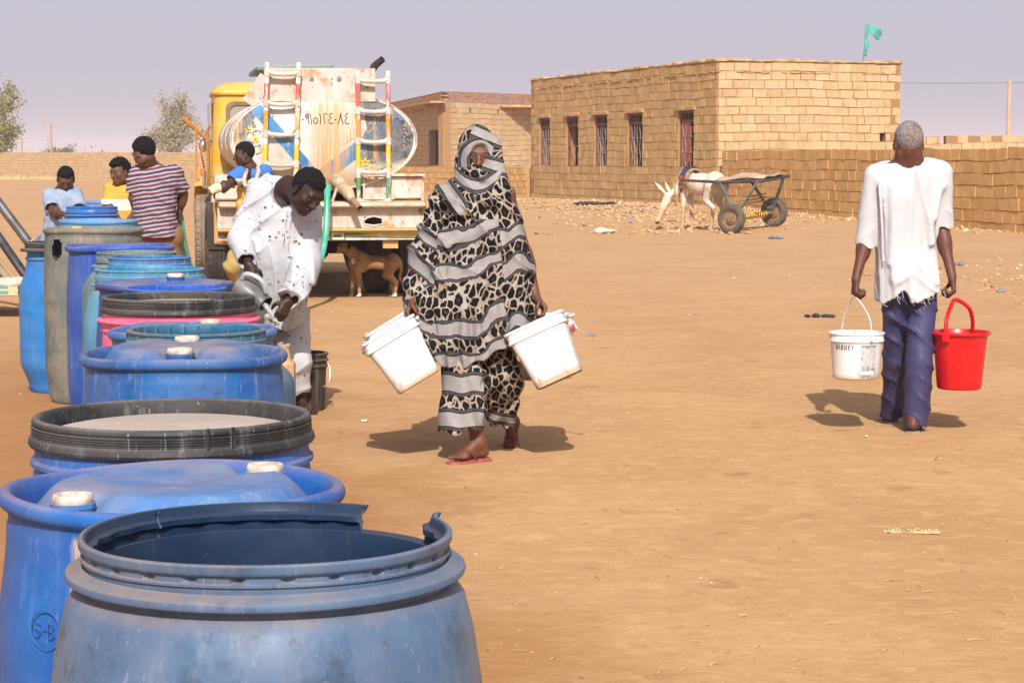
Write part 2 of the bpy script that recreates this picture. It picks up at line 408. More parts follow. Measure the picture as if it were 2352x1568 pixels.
for k, (u0, u1, z0, z1) in enumerate(wins):
    inn = -.12
    def at(u, w, z, a=cA, t=tL, n=nL): q = a + t * u + n * w; return Vector((q[0], q[1], z))
    f = MB(); s = .055
    for u in (u0 + s / 2, u1 - s / 2): f.beam(at(u, inn, z0), at(u, inn, z1), s, .09, (nL[0], nL[1], 0))
    tr = z1 - (z1 - z0) * .17
    for z in (z0 + s / 2, tr, z1 - s / 2): f.beam(at(u0 + s, inn, z), at(u1 - s, inn, z), .085, s)
    um = (u0 + u1) / 2; f.beam(at(um, inn, tr + s / 2), at(um, inn, z1 - s), .04, .07, (nL[0], nL[1], 0))
    fr = f.build('window' if k < 4 else 'door', M_FRAME, house, world=True, smooth=0)
    g = MB(); rg = random.Random(k)
    nb = 5
    if k != 1:
        for i in range(nb):
            u = u0 + s + (u1 - u0 - 2 * s) * (i + .5) / nb
            if k == 4 and i < 3: continue
            g.tube([at(u + .035 * math.sin(j * 1.1 + i * 2), inn + .03, z0 + s + (tr - z0 - s) * j / 12) for j in range(13)], .011, 5)
        for z in (z0 + .5, z0 + 1.0): g.tube([at(u0 + s, inn + .03, z), at(u1 - s, inn + .03, z)], .012, 5)
    else:
        g.tube([at(u0 + s, inn + .03, z0 + .75), at(u1 - s, inn + .03, z0 + .75)], .014, 5)
    g.build('grille', M_GRILLE, fr, world=True)
    if k == 4:
        g = MB(); uu = u1 - s - (u1 - u0) * .30; q = at(uu, inn - .0, (z0 + tr) / 2)
        g.box(q, ((u1 - u0) * .52, .05, tr - z0 - .08), (0, 0, ang)); g.build('shutter', M_SHUT, fr, world=True, smooth=0)
    lt = MB(); c = at((u0 + u1) / 2, .03, z1 + .075); lt.box(c, (u1 - u0 + .3, .10, .13), (0, 0, ang), .02); lt.build('lintel', M_MUD, house, world=True)
# flag on the roof
fp = P(1983, 146, 66.4); ft = P(1990, 54, 66.4); M_POLE = plain('weathered_pole', (.36, .22, .15), .8)
M_FLAG = plain('green_flag_cloth', (.065, .31, .26), .85, 0, .2, 5)
flag = thing('flag', 'small torn green flag flying from a thin leaning pole on the block house roof', 'flag', fp)
mb = MB(); mb.tube([fp - np.array((.02, 0, .2)), ft], .022, 8); mb.build('pole', M_POLE, flag, world=True)
vs = []; nu, nv = 22, 10
for i in range(nu):
    for j in range(nv):
        u = i / (nu - 1); v = j / (nv - 1)
        top = np.array(ft) + np.array((u * .47, 0, -u * .19)); h = (.15 + .24 * math.sin(min(1, u * 1.3) * 1.6)) * (1 if u < .82 else 1 - .55 * (v > .45) * (u - .8) / .2)
        q = top + np.array((u * .03, .06 * math.sin(u * 7 + v * 2), -v * h)); vs.append(q)
fs = [[i * nv + j, (i + 1) * nv + j, (i + 1) * nv + j + 1, i * nv + j + 1] for i in range(nu - 1) for j in range(nv - 1)]
b0 = len(vs)                                            # the strip of cloth wound down the pole
for i in range(16):
    q = np.array(ft) + (np.array(fp) - np.array(ft)) * (i / 15 * .82)
    wd = .05 + .05 * math.sin(i * .5) ** 2 + (.04 if 8 < i < 14 else 0)
    vs += [q + np.array((-.03, -.03, 0)), q + np.array((wd, -.035 + .02 * math.sin(i), 0))]
fs += [[b0 + 2 * i, b0 + 2 * i + 1, b0 + 2 * i + 3, b0 + 2 * i + 2] for i in range(15)]
o = link_mesh('cloth', vs, fs, M_FLAG, flag, world=True, smooth=180)
o.modifiers.new('thick', 'SOLIDIFY').thickness = .006

# ---------------------------------------------------------------- the second building, with its brick lattice parapet
bA, bR, bL = np.array((-3.25, 100.0)), np.array((1.2, 105.5)), np.array((-7.25, 122.0))
h2 = thing('mud_house', 'mud block house with red brick lattice parapet and one dark opening, behind low wall', 'house', (-3.25, 100, 0))
n2R = np.array((.777, -.629)); n2L = np.array((-.984, -.179))
wu = sorted((u_of(986, bA, bL), u_of(1009, bA, bL)))
mb = MB(); zT = 4.15
masonry(mb, bA, bL, -.1, zT, .25, .42, n2L, .34, [(wu[0], wu[1], 1.2, 3.0)], 11, .03, .024, .014)
masonry(mb, bA, bR, -.1, zT, .25, .42, n2R, .34, [(1.9, 2.05, 3.7, 3.9), (4.0, 4.15, 3.75, 3.95)], 12, .03, .024, .014)
bD = bL + (bR - bA)
masonry(mb, bR, bD, -.1, zT, .25, .42, -n2L, .34, (), 13); masonry(mb, bD, bL, -.1, zT, .25, .42, -n2R, .34, (), 14)
mb.build('wall', M_PALE, h2, world=True, smooth=0)
mb = MB(); rg = random.Random(3)
for (p, q, nn) in ((bA, bR, n2R), (bA, bL, n2L)):
    L = np.hypot(*(q - p)); t = (q - p) / L; an = math.atan2(t[1], t[0])
    for i in range(6):
        z = zT + .06 + i * .088; u = .06 if i % 2 else .20
        if i in (0, 5): 
            c = p + t * L / 2 - nn * .12; mb.av = .3; mb.box((c[0], c[1], z), (L + .1, .22, .06), (0, 0, an)); continue
        while u < L:
            c = p + t * u - nn * .10; mb.av = rg.uniform(.2, .9)
            mb.box((c[0], c[1], z), (.19, .20, .07), (0, 0, an + rg.uniform(-.05, .05))); u += .28
mb.build('parapet', block_mat('red_brick', (.30, .13, .07), (.46, .26, .15), (.3, .15, .08)), h2, world=True, smooth=0)
c2 = (bA + bD) / 2
mb = MB(); t2 = (bL - bA) / np.hypot(*(bL - bA)); mb.box((c2[0], c2[1], zT - .08), (np.hypot(*(bL - bA)) - .75, np.hypot(*(bR - bA)) - .75, .12), (0, 0, math.atan2(t2[1], t2[0]))); mb.build('roof', M_MUD, h2, world=True, smooth=0)
q = bA + t2 * 9.5 + n2L * .35; mb = MB(); mb.box((q[0], q[1], zT + .01), (20, .75, .09), (0, 0, math.atan2(t2[1], t2[0]))); mb.build('eave', M_MUD, h2, world=True, smooth=0)

# ---------------------------------------------------------------- garden walls
def wall_thing(label, a, b, z1, nrm, mat, seed, ch=.24, bl=.40, gap=.024, tg=0, thick=.3, wav=.03, rough=.014):
    o = thing('block_wall', label, 'wall', (a[0], a[1], 0)); mb = MB()
    masonry(mb, a, b, -.12, z1, ch, bl, nrm, thick, (), seed, wav, gap, rough, tg)
    mb.build('masonry', mat, o, world=True, smooth=0); return o
lw = np.array((.55, 81.0)); lw2 = np.array((-6.6, 100.5))
wall_thing('low brown mud block wall running from the block house to behind the tanker', lw, lw2, 1.12, (-.94, -.34), M_BROWN, 21, .24, .4)
wall_thing('brown mud block wall behind the donkey cart and the man in the white shirt', (6.36, 63.5), (10.95, 40.3), 1.72, (-.98, -.21), M_BROWN, 22, .248, .50, .020, 0, .3, .035, .012)
wall_thing('far off low mud block wall closing the yard behind the three boys', (-62, 152.5), (-17.0, 153.5), 1.95, (0, -1), M_FAR, 23, .2, .42, .02, .06)
wall_thing('unfinished stepped wall of pale blocks showing above the brown wall at far right', (15.3, 74.0), (25, 76.0), 2.32, (.1, -1), M_PALE, 24, .26, .42, .02, .3)
o = thing('block_stack', 'short stepped pile of pale blocks beyond the brown wall, right of the bare headed man', 'pile', (14.6, 72.5, 0)); mb = MB()
masonry(mb, (13.9, 72.3), (14.8, 72.5), -.1, 2.25, .26, .40, (.1, -1), .35, (), 31); masonry(mb, (14.8, 72.5), (15.05, 72.55), -.1, 1.98, .26, .4, (.1, -1), .35, (), 33)
mb.build('masonry', M_PALE, o, world=True, smooth=0)

# ---------------------------------------------------------------- poles and wire
M_CONC = plain('pole_concrete', (.47, .33, .235), .9, 0, .12, 2)
q0 = P(2316, 330, 92.0); q1 = P(2319, 186, 92.0)
o = thing('pole', 'plain tapering pale pole without wires behind the wall at far right', 'pole', (q0[0], 92, 0)); mb = MB()
mb.tube([(q0[0] - .08, 92, -.2), q0, q1], [.13, .11, .075], 12); mb.build('shaft', M_CONC, o, world=True)
def power_pole(x, ytop, d, label, two=False):
    t = P(x, ytop, d); o = thing('power_pole', label, 'power pole', (t[0], d, 0), 'wooden power poles far beyond the yard wall')
    mb = MB(); mb.tube([(t[0], d, -.3), (t[0], d, t[2])], [.15, .10], 8); mb.build('shaft', M_POLE, o, world=True)
    mb = MB(); mb.beam((t[0] - .95, d - .12, t[2] - .12), (t[0] + .95, d - .12, t[2] - .12), .1, .1)
    if two: mb.beam((t[0] - .8, d - .12, t[2] - .8), (t[0] + .8, d - .12, t[2] - .8), .1, .1)
    ca = mb.build('crossarm', M_POLE, o, world=True, smooth=0)
    for s in (-.85, 0, .85): mb = MB(); mb.tube([(t[0] + s, d - .12, t[2] - .07), (t[0] + s, d - .12, t[2] + .14)], [.05, .03], 6); mb.build('insulator', M_POLE, ca, world=True)
power_pole(117, 285, 250, 'tallest power pole with one crossarm beyond the far wall at left')
power_pole(50, 316, 330, 'small far power pole with two crossarms, leftmost beyond the far wall', True)
power_pole(110, 320, 420, 'faint short power pole just left of the tallest power pole')
w0 = P(1700, 182, 110); w1 = P(2900, 172, 100)
pts = [w0 + (w1 - w0) * t + np.array((0, 0, -.5 * 4 * t * (1 - t) * .6)) for t in np.linspace(0, 1, 24)]
mb = MB(); mb.tube(pts, .012, 5); tag(mb.build('overhead_wire', plain('wire', (.10, .08, .08), .7)), 'thin overhead wire crossing the sky right of the block house', 'wire')

# ---------------------------------------------------------------- trees
def leaf_mat(name, a, b):
    n = NT(name, .7, spec=.2); v = n.attr('val'); return n.out(n.mix(v, a, b))
M_BARK = plain('bark', (.22, .15, .11), .9, 0, .2, 3)
def tree(loc, label, blobs, nleaf, leafs, mats, seed, stems=5, name='acacia_tree', nbr=6, thin=1.0):
    """trunk with limbs growing to points inside the crown blobs (c, r), leaf tufts set about the twig ends"""
    rg = random.Random(seed); o = thing(name, label, 'tree', loc, 'trees and bushes beyond the far wall'); tr = MB(); cr = MB(); tips = []
    def limb(a, b, r0, r1, wob):
        a, b = Vector(a), Vector(b); pts = []; rs = []
        for i in range(6):
            t = i / 5; p = a.lerp(b, t) + Vector((rg.uniform(-1, 1), rg.uniform(-1, 1), rg.uniform(-.5, 1))) * wob * math.sin(t * math.pi); pts.append(p); rs.append(r0 + (r1 - r0) * t)
        tr.tube(pts, rs, 6); return pts
    for s in range(stems):
        c, r = blobs[s % len(blobs)]; e = Vector(c) + Vector((rg.uniform(-.4, .4), rg.uniform(-.4, .4), rg.uniform(-.1, .5))) * r
        p = limb((rg.uniform(-.25, .25), rg.uniform(-.25, .25), -.1), e, .17 * thin, .05 * thin, .35)
        for b in range(nbr):
            c2, r2 = blobs[rg.randrange(len(blobs))] if rg.random() < .5 else (c, r); dv = Vector((rg.gauss(0, 1), rg.gauss(0, 1), rg.gauss(.1, .9))).normalized()
            e2 = Vector(c2) + dv * r2 * rg.uniform(.5, 1.0); st = p[rg.randrange(2, 6)]
            if (e2 - st).length > 3.5: e2 = st + (e2 - st).normalized() * 3.5
            q = limb(st, e2, .05 * thin, .014 * thin, .2); tips += q[2:]
            for k in range(3):
                e3 = q[rg.randrange(2, 6)] + Vector((rg.gauss(0, .5), rg.gauss(0, .5), rg.gauss(.15, .5)))
                tips += limb(q[rg.randrange(2, 5)], e3, .02 * thin, .007 * thin, .08)[2:]
    for i in range(nleaf):
        if rg.random() < .6: p = Vector(rg.choice(tips)) + Vector((rg.gauss(0, .22), rg.gauss(0, .22), rg.gauss(0, .2)))
        else:
            c, r = rg.choice(blobs); dv = Vector((rg.gauss(0, 1), rg.gauss(0, 1), rg.gauss(0, 1))).normalized(); p = Vector(c) + dv * r * rg.uniform(.3, 1.02)
            if vnoise(p.x * 1.3, p.y * 1.3, p.z * 1.3 + seed) < .52: continue
        sz = leafs * rg.uniform(.6, 1.4); M = Euler((rg.uniform(0, 6.3), rg.uniform(0, 6.3), rg.uniform(0, 6.3))).to_matrix()
        cr.av = rg.random(); q = [p + M @ Vector(w) * sz for w in ((-.5, 0, 0), (0, -.28, .1), (.5, 0, 0), (0, .28, .1))]; cr.add(q, [[0, 1, 2, 3]])
    tr.build('trunk', M_BARK, o); cr.build('crown', mats, o, smooth=0); return o
M_LEAF_DRY = leaf_mat('dry_acacia_leaf', (.20, .18, .085), (.42, .37, .22)); M_LEAF_GRN = leaf_mat('olive_leaf', (.13, .135, .035), (.30, .285, .11)); M_LEAF_DK = leaf_mat('dark_leaf', (.05, .06, .03), (.11, .12, .06))
cx = P(398, 364, 176)[0]
tree((cx, 176, 0), 'sparse dry acacia with pale leaves behind the far wall beside the yellow cab', [((-.6, 0, 3.6), 1.5), ((.9, 0, 4.4), 1.6), ((-.2, .3, 5.6), 1.35), ((1.9, 0, 3.2), 1.4), ((-1.9, .2, 3.1), 1.2), ((1.1, .2, 5.9), 1.1), ((.3, -.3, 2.8), 1.5)], 8000, .17, M_LEAF_DRY, 5, 9, nbr=7)
cx = P(-18, 364, 165)[0]
tree((cx, 165, 0), 'leafy green tree with drooping clumps cut by the left edge of the view', [((.2, 0, 6.6), 1.9), ((1.2, 0, 5.6), 1.25), ((-1.6, 0, 5.2), 2.0), ((1.1, 0, 3.0), 1.25), ((0, .4, 2.4), 1.6), ((-1.8, .4, 2.6), 1.6), ((1.5, 0, 6.4), .9)], 10500, .21, M_LEAF_GRN, 8, 6)
for x, yt, d, w, lb in ((137, 339, 330, 1.1, 'small round dark bush on the skyline by the power poles'), (152, 336, 340, .9, 'tiny upright bush right next to the round skyline bush'), (216, 343, 300, 1.9, 'wide low bush on the skyline above the boy in pale blue'), (112, 346, 340, 1.0, 'lowest faint bush at the foot of the tallest power pole')):
    q = P(x, yt, d); zc = q[2]
    tree((q[0], d, 0), lb, [((0, 0, zc - w * .7), w), ((w * .8, 0, zc - w * 1.1), w * .8), ((-w * .9, 0, zc - w * 1.15), w * .8)], 700, .34, M_LEAF_DK, int(x), 3, 'bush', 3)
# fine dust hanging in the air
HAZE = True
if HAZE:
    mb = MB(); mb.box((0, 780, 6.5), (3400, 1900, 17)); hz = mb.build('haze', None, smooth=0); hz.data.materials.clear()
    m = bpy.data.materials.new('haze_air'); m.use_nodes = True; nt = m.node_tree; nt.nodes.remove(nt.nodes['Principled BSDF'])
    pv = nt.nodes.new('ShaderNodeVolumePrincipled'); pv.inputs['Density'].default_value = .0006; pv.inputs['Color'].default_value = (.93, .87, .95, 1); pv.inputs['Anisotropy'].default_value = .0
    nt.links.new(pv.outputs[0], nt.nodes['Material Output'].inputs['Volume']); hz.data.materials.append(m); tag(hz, kind='stuff')
# ================================================================ plastic water drums
def plastic(name, base, faded=None, dust=.5, stain=.25, scratch=.5, seed=0, rough=.42, streak=None, dustc=DUST):
    n = NT(name, rough, spec=.28); o = n.mp(n.obj(), loc=(seed * 3.1, seed * 1.7, seed * .9)); ow = n.obj(); faded = faded or tuple(min(1, q * 1.25 + .03) for q in base)
    a = n.noise(o, 4, 4, .6); c = n.mix(n.ramp(a, .35, .7), base, faded)
    x, y, z = n.sep(ow)
    nrm = n.sep(n.geo('Normal'))[2]
    # chalky scuffs running up and down, dark grime blotches, fine scratches
    sc = n.noise(n.mp(o, sc=(26, 26, 1.6)), 1.0, 4, .7); c = n.mix(n.math('MULTIPLY', n.ramp(sc, .54, .76), .30 * scratch), c, tuple(min(1, q * .5 + .42) for q in faded))
    g = n.noise(o, 7, 5, .7); c = n.mix(n.math('MULTIPLY', n.ramp(g, .51, .68), stain), c, tuple(q * .28 for q in base))
    g2 = n.noise(n.mp(o, loc=(5, 5, 5)), 19, 4, .75); c = n.mix(n.math('MULTIPLY', n.ramp(g2, .56, .68), stain * .9), c, (.03, .03, .035))
    for k, (rx, ry) in enumerate(((.5, .3), (-.6, .8))):
        s = n.noise(n.mp(o, loc=(k * 4, 0, 0), sc=(120, 120, 5), rot=(rx, ry, 0)), 1.0, 3, .65); c = n.mix(n.math('MULTIPLY', n.ramp(s, .64, .74), .42 * scratch), c, (.50, .55, .62))
    d1 = n.ramp(n.noise(n.mp(o, loc=(2, 8, 1)), 3.2, 5, .65), .36, .66); d2 = n.ramp(nrm, .35, .9)
    c = n.mix(n.math('MULTIPLY', n.math('MULTIPLY', d2, n.ramp(d1, 0, 1, .35, 1)), dust), c, dustc)
    c = n.mix(n.math('MULTIPLY', d1, dust * .30), c, dustc)
    c = n.mix(n.math('MULTIPLY', n.ramp(n.noise(o, 90, 2), .66, .78), dust * .35), c, (.55, .44, .34))
    if streak is not None:                                # dried mud run down the side at one angle
        ang = n.math('ARCTAN2', y, x); w = n.math('ADD', n.math('ABSOLUTE', n.math('SUBTRACT', ang, streak)), n.math('MULTIPLY', n.math('SUBTRACT', n.noise(n.mp(o, sc=(40, 40, 3)), 1, 4, .7), .5), .16))
        c = n.mix(n.math('MULTIPLY', n.math('MULTIPLY', n.ramp(w, .085, .05), n.ramp(z, .865, .85)), .75), c, (.46, .34, .22))
    r = n.ramp(d1, 0, 1, rough, min(1, rough + .25)); r = n.math('ADD', r, n.math('MULTIPLY', d2, .18))
    h = n.math('ADD', n.math('MULTIPLY', n.noise(o, 9, 3), .6), n.math('MULTIPLY', sc, .4))
    return n.out(c, r, n.bump(h, .22, .008))
BLUE = (.007, .080, .315); SLATE = (.055, .108, .20)
M_BLACKPL = plastic('black_plastic', (.010, .010, .012), (.028, .027, .029), .42, .0, .7, 3, .5, dustc=(.25, .22, .205))
M_BUNG = plain('dusty_bung_cap', (.60, .50, .42), .8, 0, .25, 40, .3, (.36, .19, .10), .6)
M_BUNGY = plain('yellow_bung_cap', (.62, .40, .10), .7, 0, .3, 30, .4, (.4, .2, .08), .5)
M_PANEL = plastic('dust_covered_lid', (.33, .27, .25), (.44, .37, .35), .25, .10, .6, 31, .8, dustc=(.50, .38, .29)); M_PANEL2 = plastic('earth_covered_lid', (.25, .18, .12), (.33, .25, .17), .5, .2, .3, 32, .85)
DRUMS = 'water drums standing in a line'
def drum(label, px, d, mat, name='water_drum'):
    X = (px - 1176) / FPX * (d * math.cos(PITCH) + 0) * 1.0
    return thing(name, label, 'drum', (X, d, on(X, d)), DRUMS)
def torus_prof(r, z, a, b, n=8, a0=0, a1=360): return [(r + a * math.cos(R(a0 + (a1 - a0) * k / n)), z + b * math.sin(R(a0 + (a1 - a0) * k / n))) for k in range(n + 1)]
def bung(parent, x, y, z, r=.036, mat=None, ringmat=None):
    M = Matrix.Translation((x, y, z)); mb = MB()
    mb.lathe([(0, -.03), (r * 1.15, -.03), (r * 1.15, .0), (r * 1.22, .002), (r * 1.22, .010), (r * 1.12, .012), (r * 1.12, .020), (r * 1.18, .022), (r * 1.18, .03), (0, .03)], 28, M); ne = mb.build('bung_neck', ringmat, parent)
    mb = MB(); mb.lathe([(0, .03), (r * 1.02, .03), (r * 1.06, .033), (r * 1.06, .041), (r, .045), (r * .75, .045), (r * .72, .040), (r * .22, .040), (r * .18, .046), (0, .046)], 28, M)
    mb.box((x, y, z + .0425), (r * 1.3, .006, .004), (0, 0, .5))
    mb.build('bung_cap', mat or M_BUNG, ne)
def body_prof(zt, rt, rb=.29, rmax=.305, base=.27, ribs=(.33, .62), rh=.004, zmax=None):
    """profile from the ground up to (rt, zt)"""
    p = [(0, .012), (base - .02, .012), (base - .012, 0), (base, .006), (base + .012, .03)]
    for k in range(1, 61):
        t = k / 60; z = .03 + (zt - .03) * t
        r = (base + .012) * (1 - sstep(0, .22, t)) + rmax * sstep(0, .22, t)
        r = r * (1 - sstep(.74, 1.0, t)) + rt * sstep(.74, 1.0, t)
        for q in ribs: r += rh * math.exp(-((t - q) / .018) ** 2)
        p.append((float(r), z))
    return p
def closed_drum(label, px, d, zr, mat, rim=.297, base=.268, rmax=.297, dome=.05, ang=.3, headmat=None, buck=0.0, bungs=((0, 0),), bungr=.035, rt=.285, ribs=(.33, .62), bungmat=None, hole=None, hh=0.0, lidgap=False, nb0=0, nb1=2, bf=.74):
    o = drum(label, px, d, mat); mb = MB()
    p = body_prof(zr - .055, rt, rmax=rmax, base=base, ribs=ribs) + [(rt - .004, zr - .045), (rt - .002, zr - .03), (rim - .006, zr - .022)]
    p += torus_prof(rim - .012, zr - .008, .014, .016, 10, -70, 130) + [(rim - .030, zr - .018), (rim - .034, zr - .05)]
    sk = None
    if hole:                                           # (angle, z, half width, half height)
        ha, hz, hw, hhh = hole; pz = [q[1] for q in p]
        def sk(a, i):
            da = (a - ha + math.pi) % (2 * math.pi) - math.pi; zz = (pz[i] + pz[min(i + 1, len(pz) - 1)]) / 2
            return p[i][0] > .2 and (da / hw) ** 2 + ((zz - hz) / hhh) ** 2 < 1 and zz < zr - .05
        # finer rows around the hole
        q = []
        for i in range(len(p) - 1):
            q.append(p[i]); 
            if p[i + 1][1] - p[i][1] > .03:
                for k in range(1, 5): t = k / 5; q.append((p[i][0] + (p[i + 1][0] - p[i][0]) * t, p[i][1] + (p[i + 1][1] - p[i][1]) * t))
        p = q + [p[-1]]; pz = [q[1] for q in p]
    mb.lathe(p, 128 if hole else 96, rf=lambda r, z, a, i: (r * (1 + .004 * math.sin(2 * a + px)), z + .003 * math.sin(3 * a + d) * (z > .5)), skip=sk); mb.build('body', mat, o)
    # the head: raised panel with pockets round the bungs and a trough between them
    R0 = rim - .036; nr, na = 22, 96; vs = [(0, 0, 0)]; rr = [R0 * (k / nr) ** .85 for k in range(1, nr + 1)]
    B = [(R0 * bf * math.cos(ang + math.pi * k), R0 * bf * math.sin(ang + math.pi * k)) for k in range(2)]
    def hz(x, y):
        r = math.hypot(x, y) / R0; th = math.atan2(y, x) - ang
        h = dome * (1 - sstep(.72, 1.0, r)) * (1 + .04 * math.sin(2 * th + 1))
        pk = 1.0
        for bx, by in B: pk = min(pk, 1 - .5 * math.exp(-(((x - bx) ** 2 + (y - by) ** 2) / (.058 ** 2)) ** 2))
        u = x * math.sin(ang) - y * math.cos(ang); pk *= 1 - .14 * math.exp(-(u / .045) ** 2)
        h *= pk
        h += buck * (math.cos(2 * (math.atan2(y, x) - .0)) + .25) * r ** 2 * (1 if r > .2 else r / .2)
        return zr - .045 + hh + h
    vs = [(0, 0, hz(0, 0))]
    for r in rr:
        for k in range(na): a = 2 * math.pi * k / na; x, y = r * math.cos(a), r * math.sin(a); vs.append((x, y, hz(x, y)))
    fs = [[0, 1 + k, 1 + (k + 1) % na] for k in range(na)]
    for i in range(nr - 1):
        for k in range(na):
            l = (k + 1) % na; a0 = 1 + i * na
            if lidgap and i > nr * .45 and -.9 < ((2 * math.pi * k / na + 2.2 + math.pi) % (2 * math.pi) - math.pi) < .75: continue
            fs.append([a0 + k, a0 + na + k, a0 + na + l, a0 + l])
    hd = link_mesh('head', vs, fs, headmat or mat, o, smooth=50)
    so = hd.modifiers.new('thick', 'SOLIDIFY'); so.thickness = .006; so.offset = -1
    for bx, by in (B[nb0:nb1]): bung(o, bx, by, hz(bx, by) + .002, bungr, bungmat, headmat or mat)
    return o
def ring_drum(label, px, d, zt, mat, rr=.21, fl=.245, rmax=.305, base=.27, zf=None, teeth=24, ribs=(.3, .6), collar=.075, shoulder=.13, th=.006):
    """open drum with a narrow toothed neck ring above a shoulder"""
    o = drum(label, px, d, mat); zf = zf or zt - collar; mb = MB()
    zs = zf - shoulder
    p = body_prof(zs, rmax - .004, rmax=rmax, base=base, ribs=ribs)
    for k in range(1, 9):
        t = k / 8; p.append((rmax - .004 - (rmax - .004 - rr - .004) * t ** 1.25, zs + (zf - .02 - zs) * (1 - (1 - t) ** 1.6)))
    p += [(rr + .004, zf - .012), (fl - .004, zf - .008), (fl, zf - .003), (fl, zf + .004), (fl - .006, zf + .007), (rr + .006, zf + .010)]
    mb.lathe(p, 96); bd = mb.build('body', mat, o)
    mb = MB(); q = [(rr, zf + .006), (rr, zf + .018), (rr + th, zf + .022), (rr + th, zt - .032), (rr + .001, zt - .028), (rr + .001, zt - .012), (rr + th, zt - .008), (rr + th, zt - .002), (rr, zt),
         (rr - .012, zt), (rr - .014, zt - .006), (rr - .014, zt - .03), (rr - .011, zt - .035), (rr - .013, zf), (rr - .014, zf - .06), (rr - .03, zf - .16), (.2, zf - .30)]
    def rf(r, z, a, i):
        if i in (4, 5) or i in (10, 11): return (r + (.0045 if math.cos(a * teeth) > .72 else 0) * (1 if i < 9 else -1), z)
        return (r, z)
    mb.lathe(q, teeth * 8, rf=rf); mb.build('neck_ring', mat, o)
    # water standing a little way down inside
    return o
def lid_drum(label, px, d, zf, mat, lidmat, R_f=.31, R_l=.292, base=.27, rmax=.305, lift=.0, spikes=0, tilt=(0, 0), rbody=.292, panel=None):
    """wide mouthed drum under a ridged lid with a sunken middle"""
    o = drum(label, px, d, mat); mb = MB()
    p = body_prof(zf - .07, rbody, rmax=rmax, base=base) + [(rbody - .003, zf - .055), (rbody + .006, zf - .05), (rbody + .006, zf - .042), (rbody - .002, zf - .036), (rbody - .004, zf - .02)]
    if lift > .015: p += [(R_f + .008, zf - .018), (R_f + .012, zf - .012), (R_f + .008, zf - .006), (rbody - .004, zf - .002)]
    p += [(rbody - .006, zf + .03), (rbody - .02, zf + .03), (rbody - .022, zf - .1)]
    mb.lathe(p, 96); mb.build('body', mat, o)
    z = zf + lift; mb = MB()
    q = [(R_l, z - .012), (R_f - .003, z - .010), (R_f, z - .004), (R_f - .002, z + .004), (R_l + .008, z + .010), (R_l + .004, z + .014)]
    for k in range(4): zz = z + .013 + k * .0052; q += [(R_l + .007, zz), (R_l + .007, zz + .0028), (R_l + .003, zz + .0034), (R_l + .003, zz + .0048)]
    zt = z + .013 + 4 * .0052
    q += torus_prof(R_l - .004, zt + .004, .010, .011, 8, 0, 170) + [(R_l - .022, zt - .006), (R_l - .024, zt - .026), (R_l - .034, zt - .028), (R_l - .036, zt - .05)]
    mb.lathe(q, 128)
    if spikes:
        for k in range(spikes):
            a = 2 * math.pi * (k + .5) / spikes; r = R_l - .03
            mb.beam((r * math.cos(a), r * math.sin(a), zt - .03), ((r + .006) * math.cos(a), (r + .006) * math.sin(a), zt), .004, .012, (math.cos(a), math.sin(a), 0))
    ld = mb.build('lid', lidmat, o)
    pn = MB(); pn.lathe([(R_l - .035, zt - .034), (R_l - .036, zt - .018), (R_l - .05, zt - .019), (R_l - .056, zt - .014), (R_l - .085, zt - .013), (R_l - .09, zt - .009), (.1, zt - .006), (0, zt - .005)], 96); pn.build('lid_panel', panel or M_PANEL, ld)
    for s in (-.09, .09):
        lb = MB(); a = R(-62) + s; lb.box(((R_l + .0085) * math.cos(a), (R_l + .0085) * math.sin(a), z + .03), (.004, .006, .042), (0, 0, a))
        lb.build('lid_latch', lidmat, ld)
    return o
# --- 1: the broad open drum in the foreground with a snapped neck ring
PL = {}
PL[1] = plastic('slate_blue_plastic', SLATE, (.085, .145, .245), .40, .45, .40, 1, .38)
d1 = drum('slate blue open drum with a snapped neck ring, nearest to the viewer', 604, 3.17, PL[1])
zf = .878; mb = MB()
p = [(0, .012), (.25, .012), (.27, 0), (.285, .03), (.312, .12), (.330, .27), (.336, .42), (.336, .58), (.330, .70), (.318, .78), (.304, .835), (.292, .852), (.282, .858), (.282, .864), (.297, .868), (.304, .872), (.3055, .877), (.304, .882), (.298, .886), (.288, .888), (.280, .892)]
mb.lathe(p, 160)
bd = mb.build('body', PL[1], d1)
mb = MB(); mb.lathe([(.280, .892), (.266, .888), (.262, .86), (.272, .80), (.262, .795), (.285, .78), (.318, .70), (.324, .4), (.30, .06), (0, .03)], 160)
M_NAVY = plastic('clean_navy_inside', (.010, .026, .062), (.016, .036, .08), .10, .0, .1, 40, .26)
mb.build('inner_wall', M_NAVY, bd)
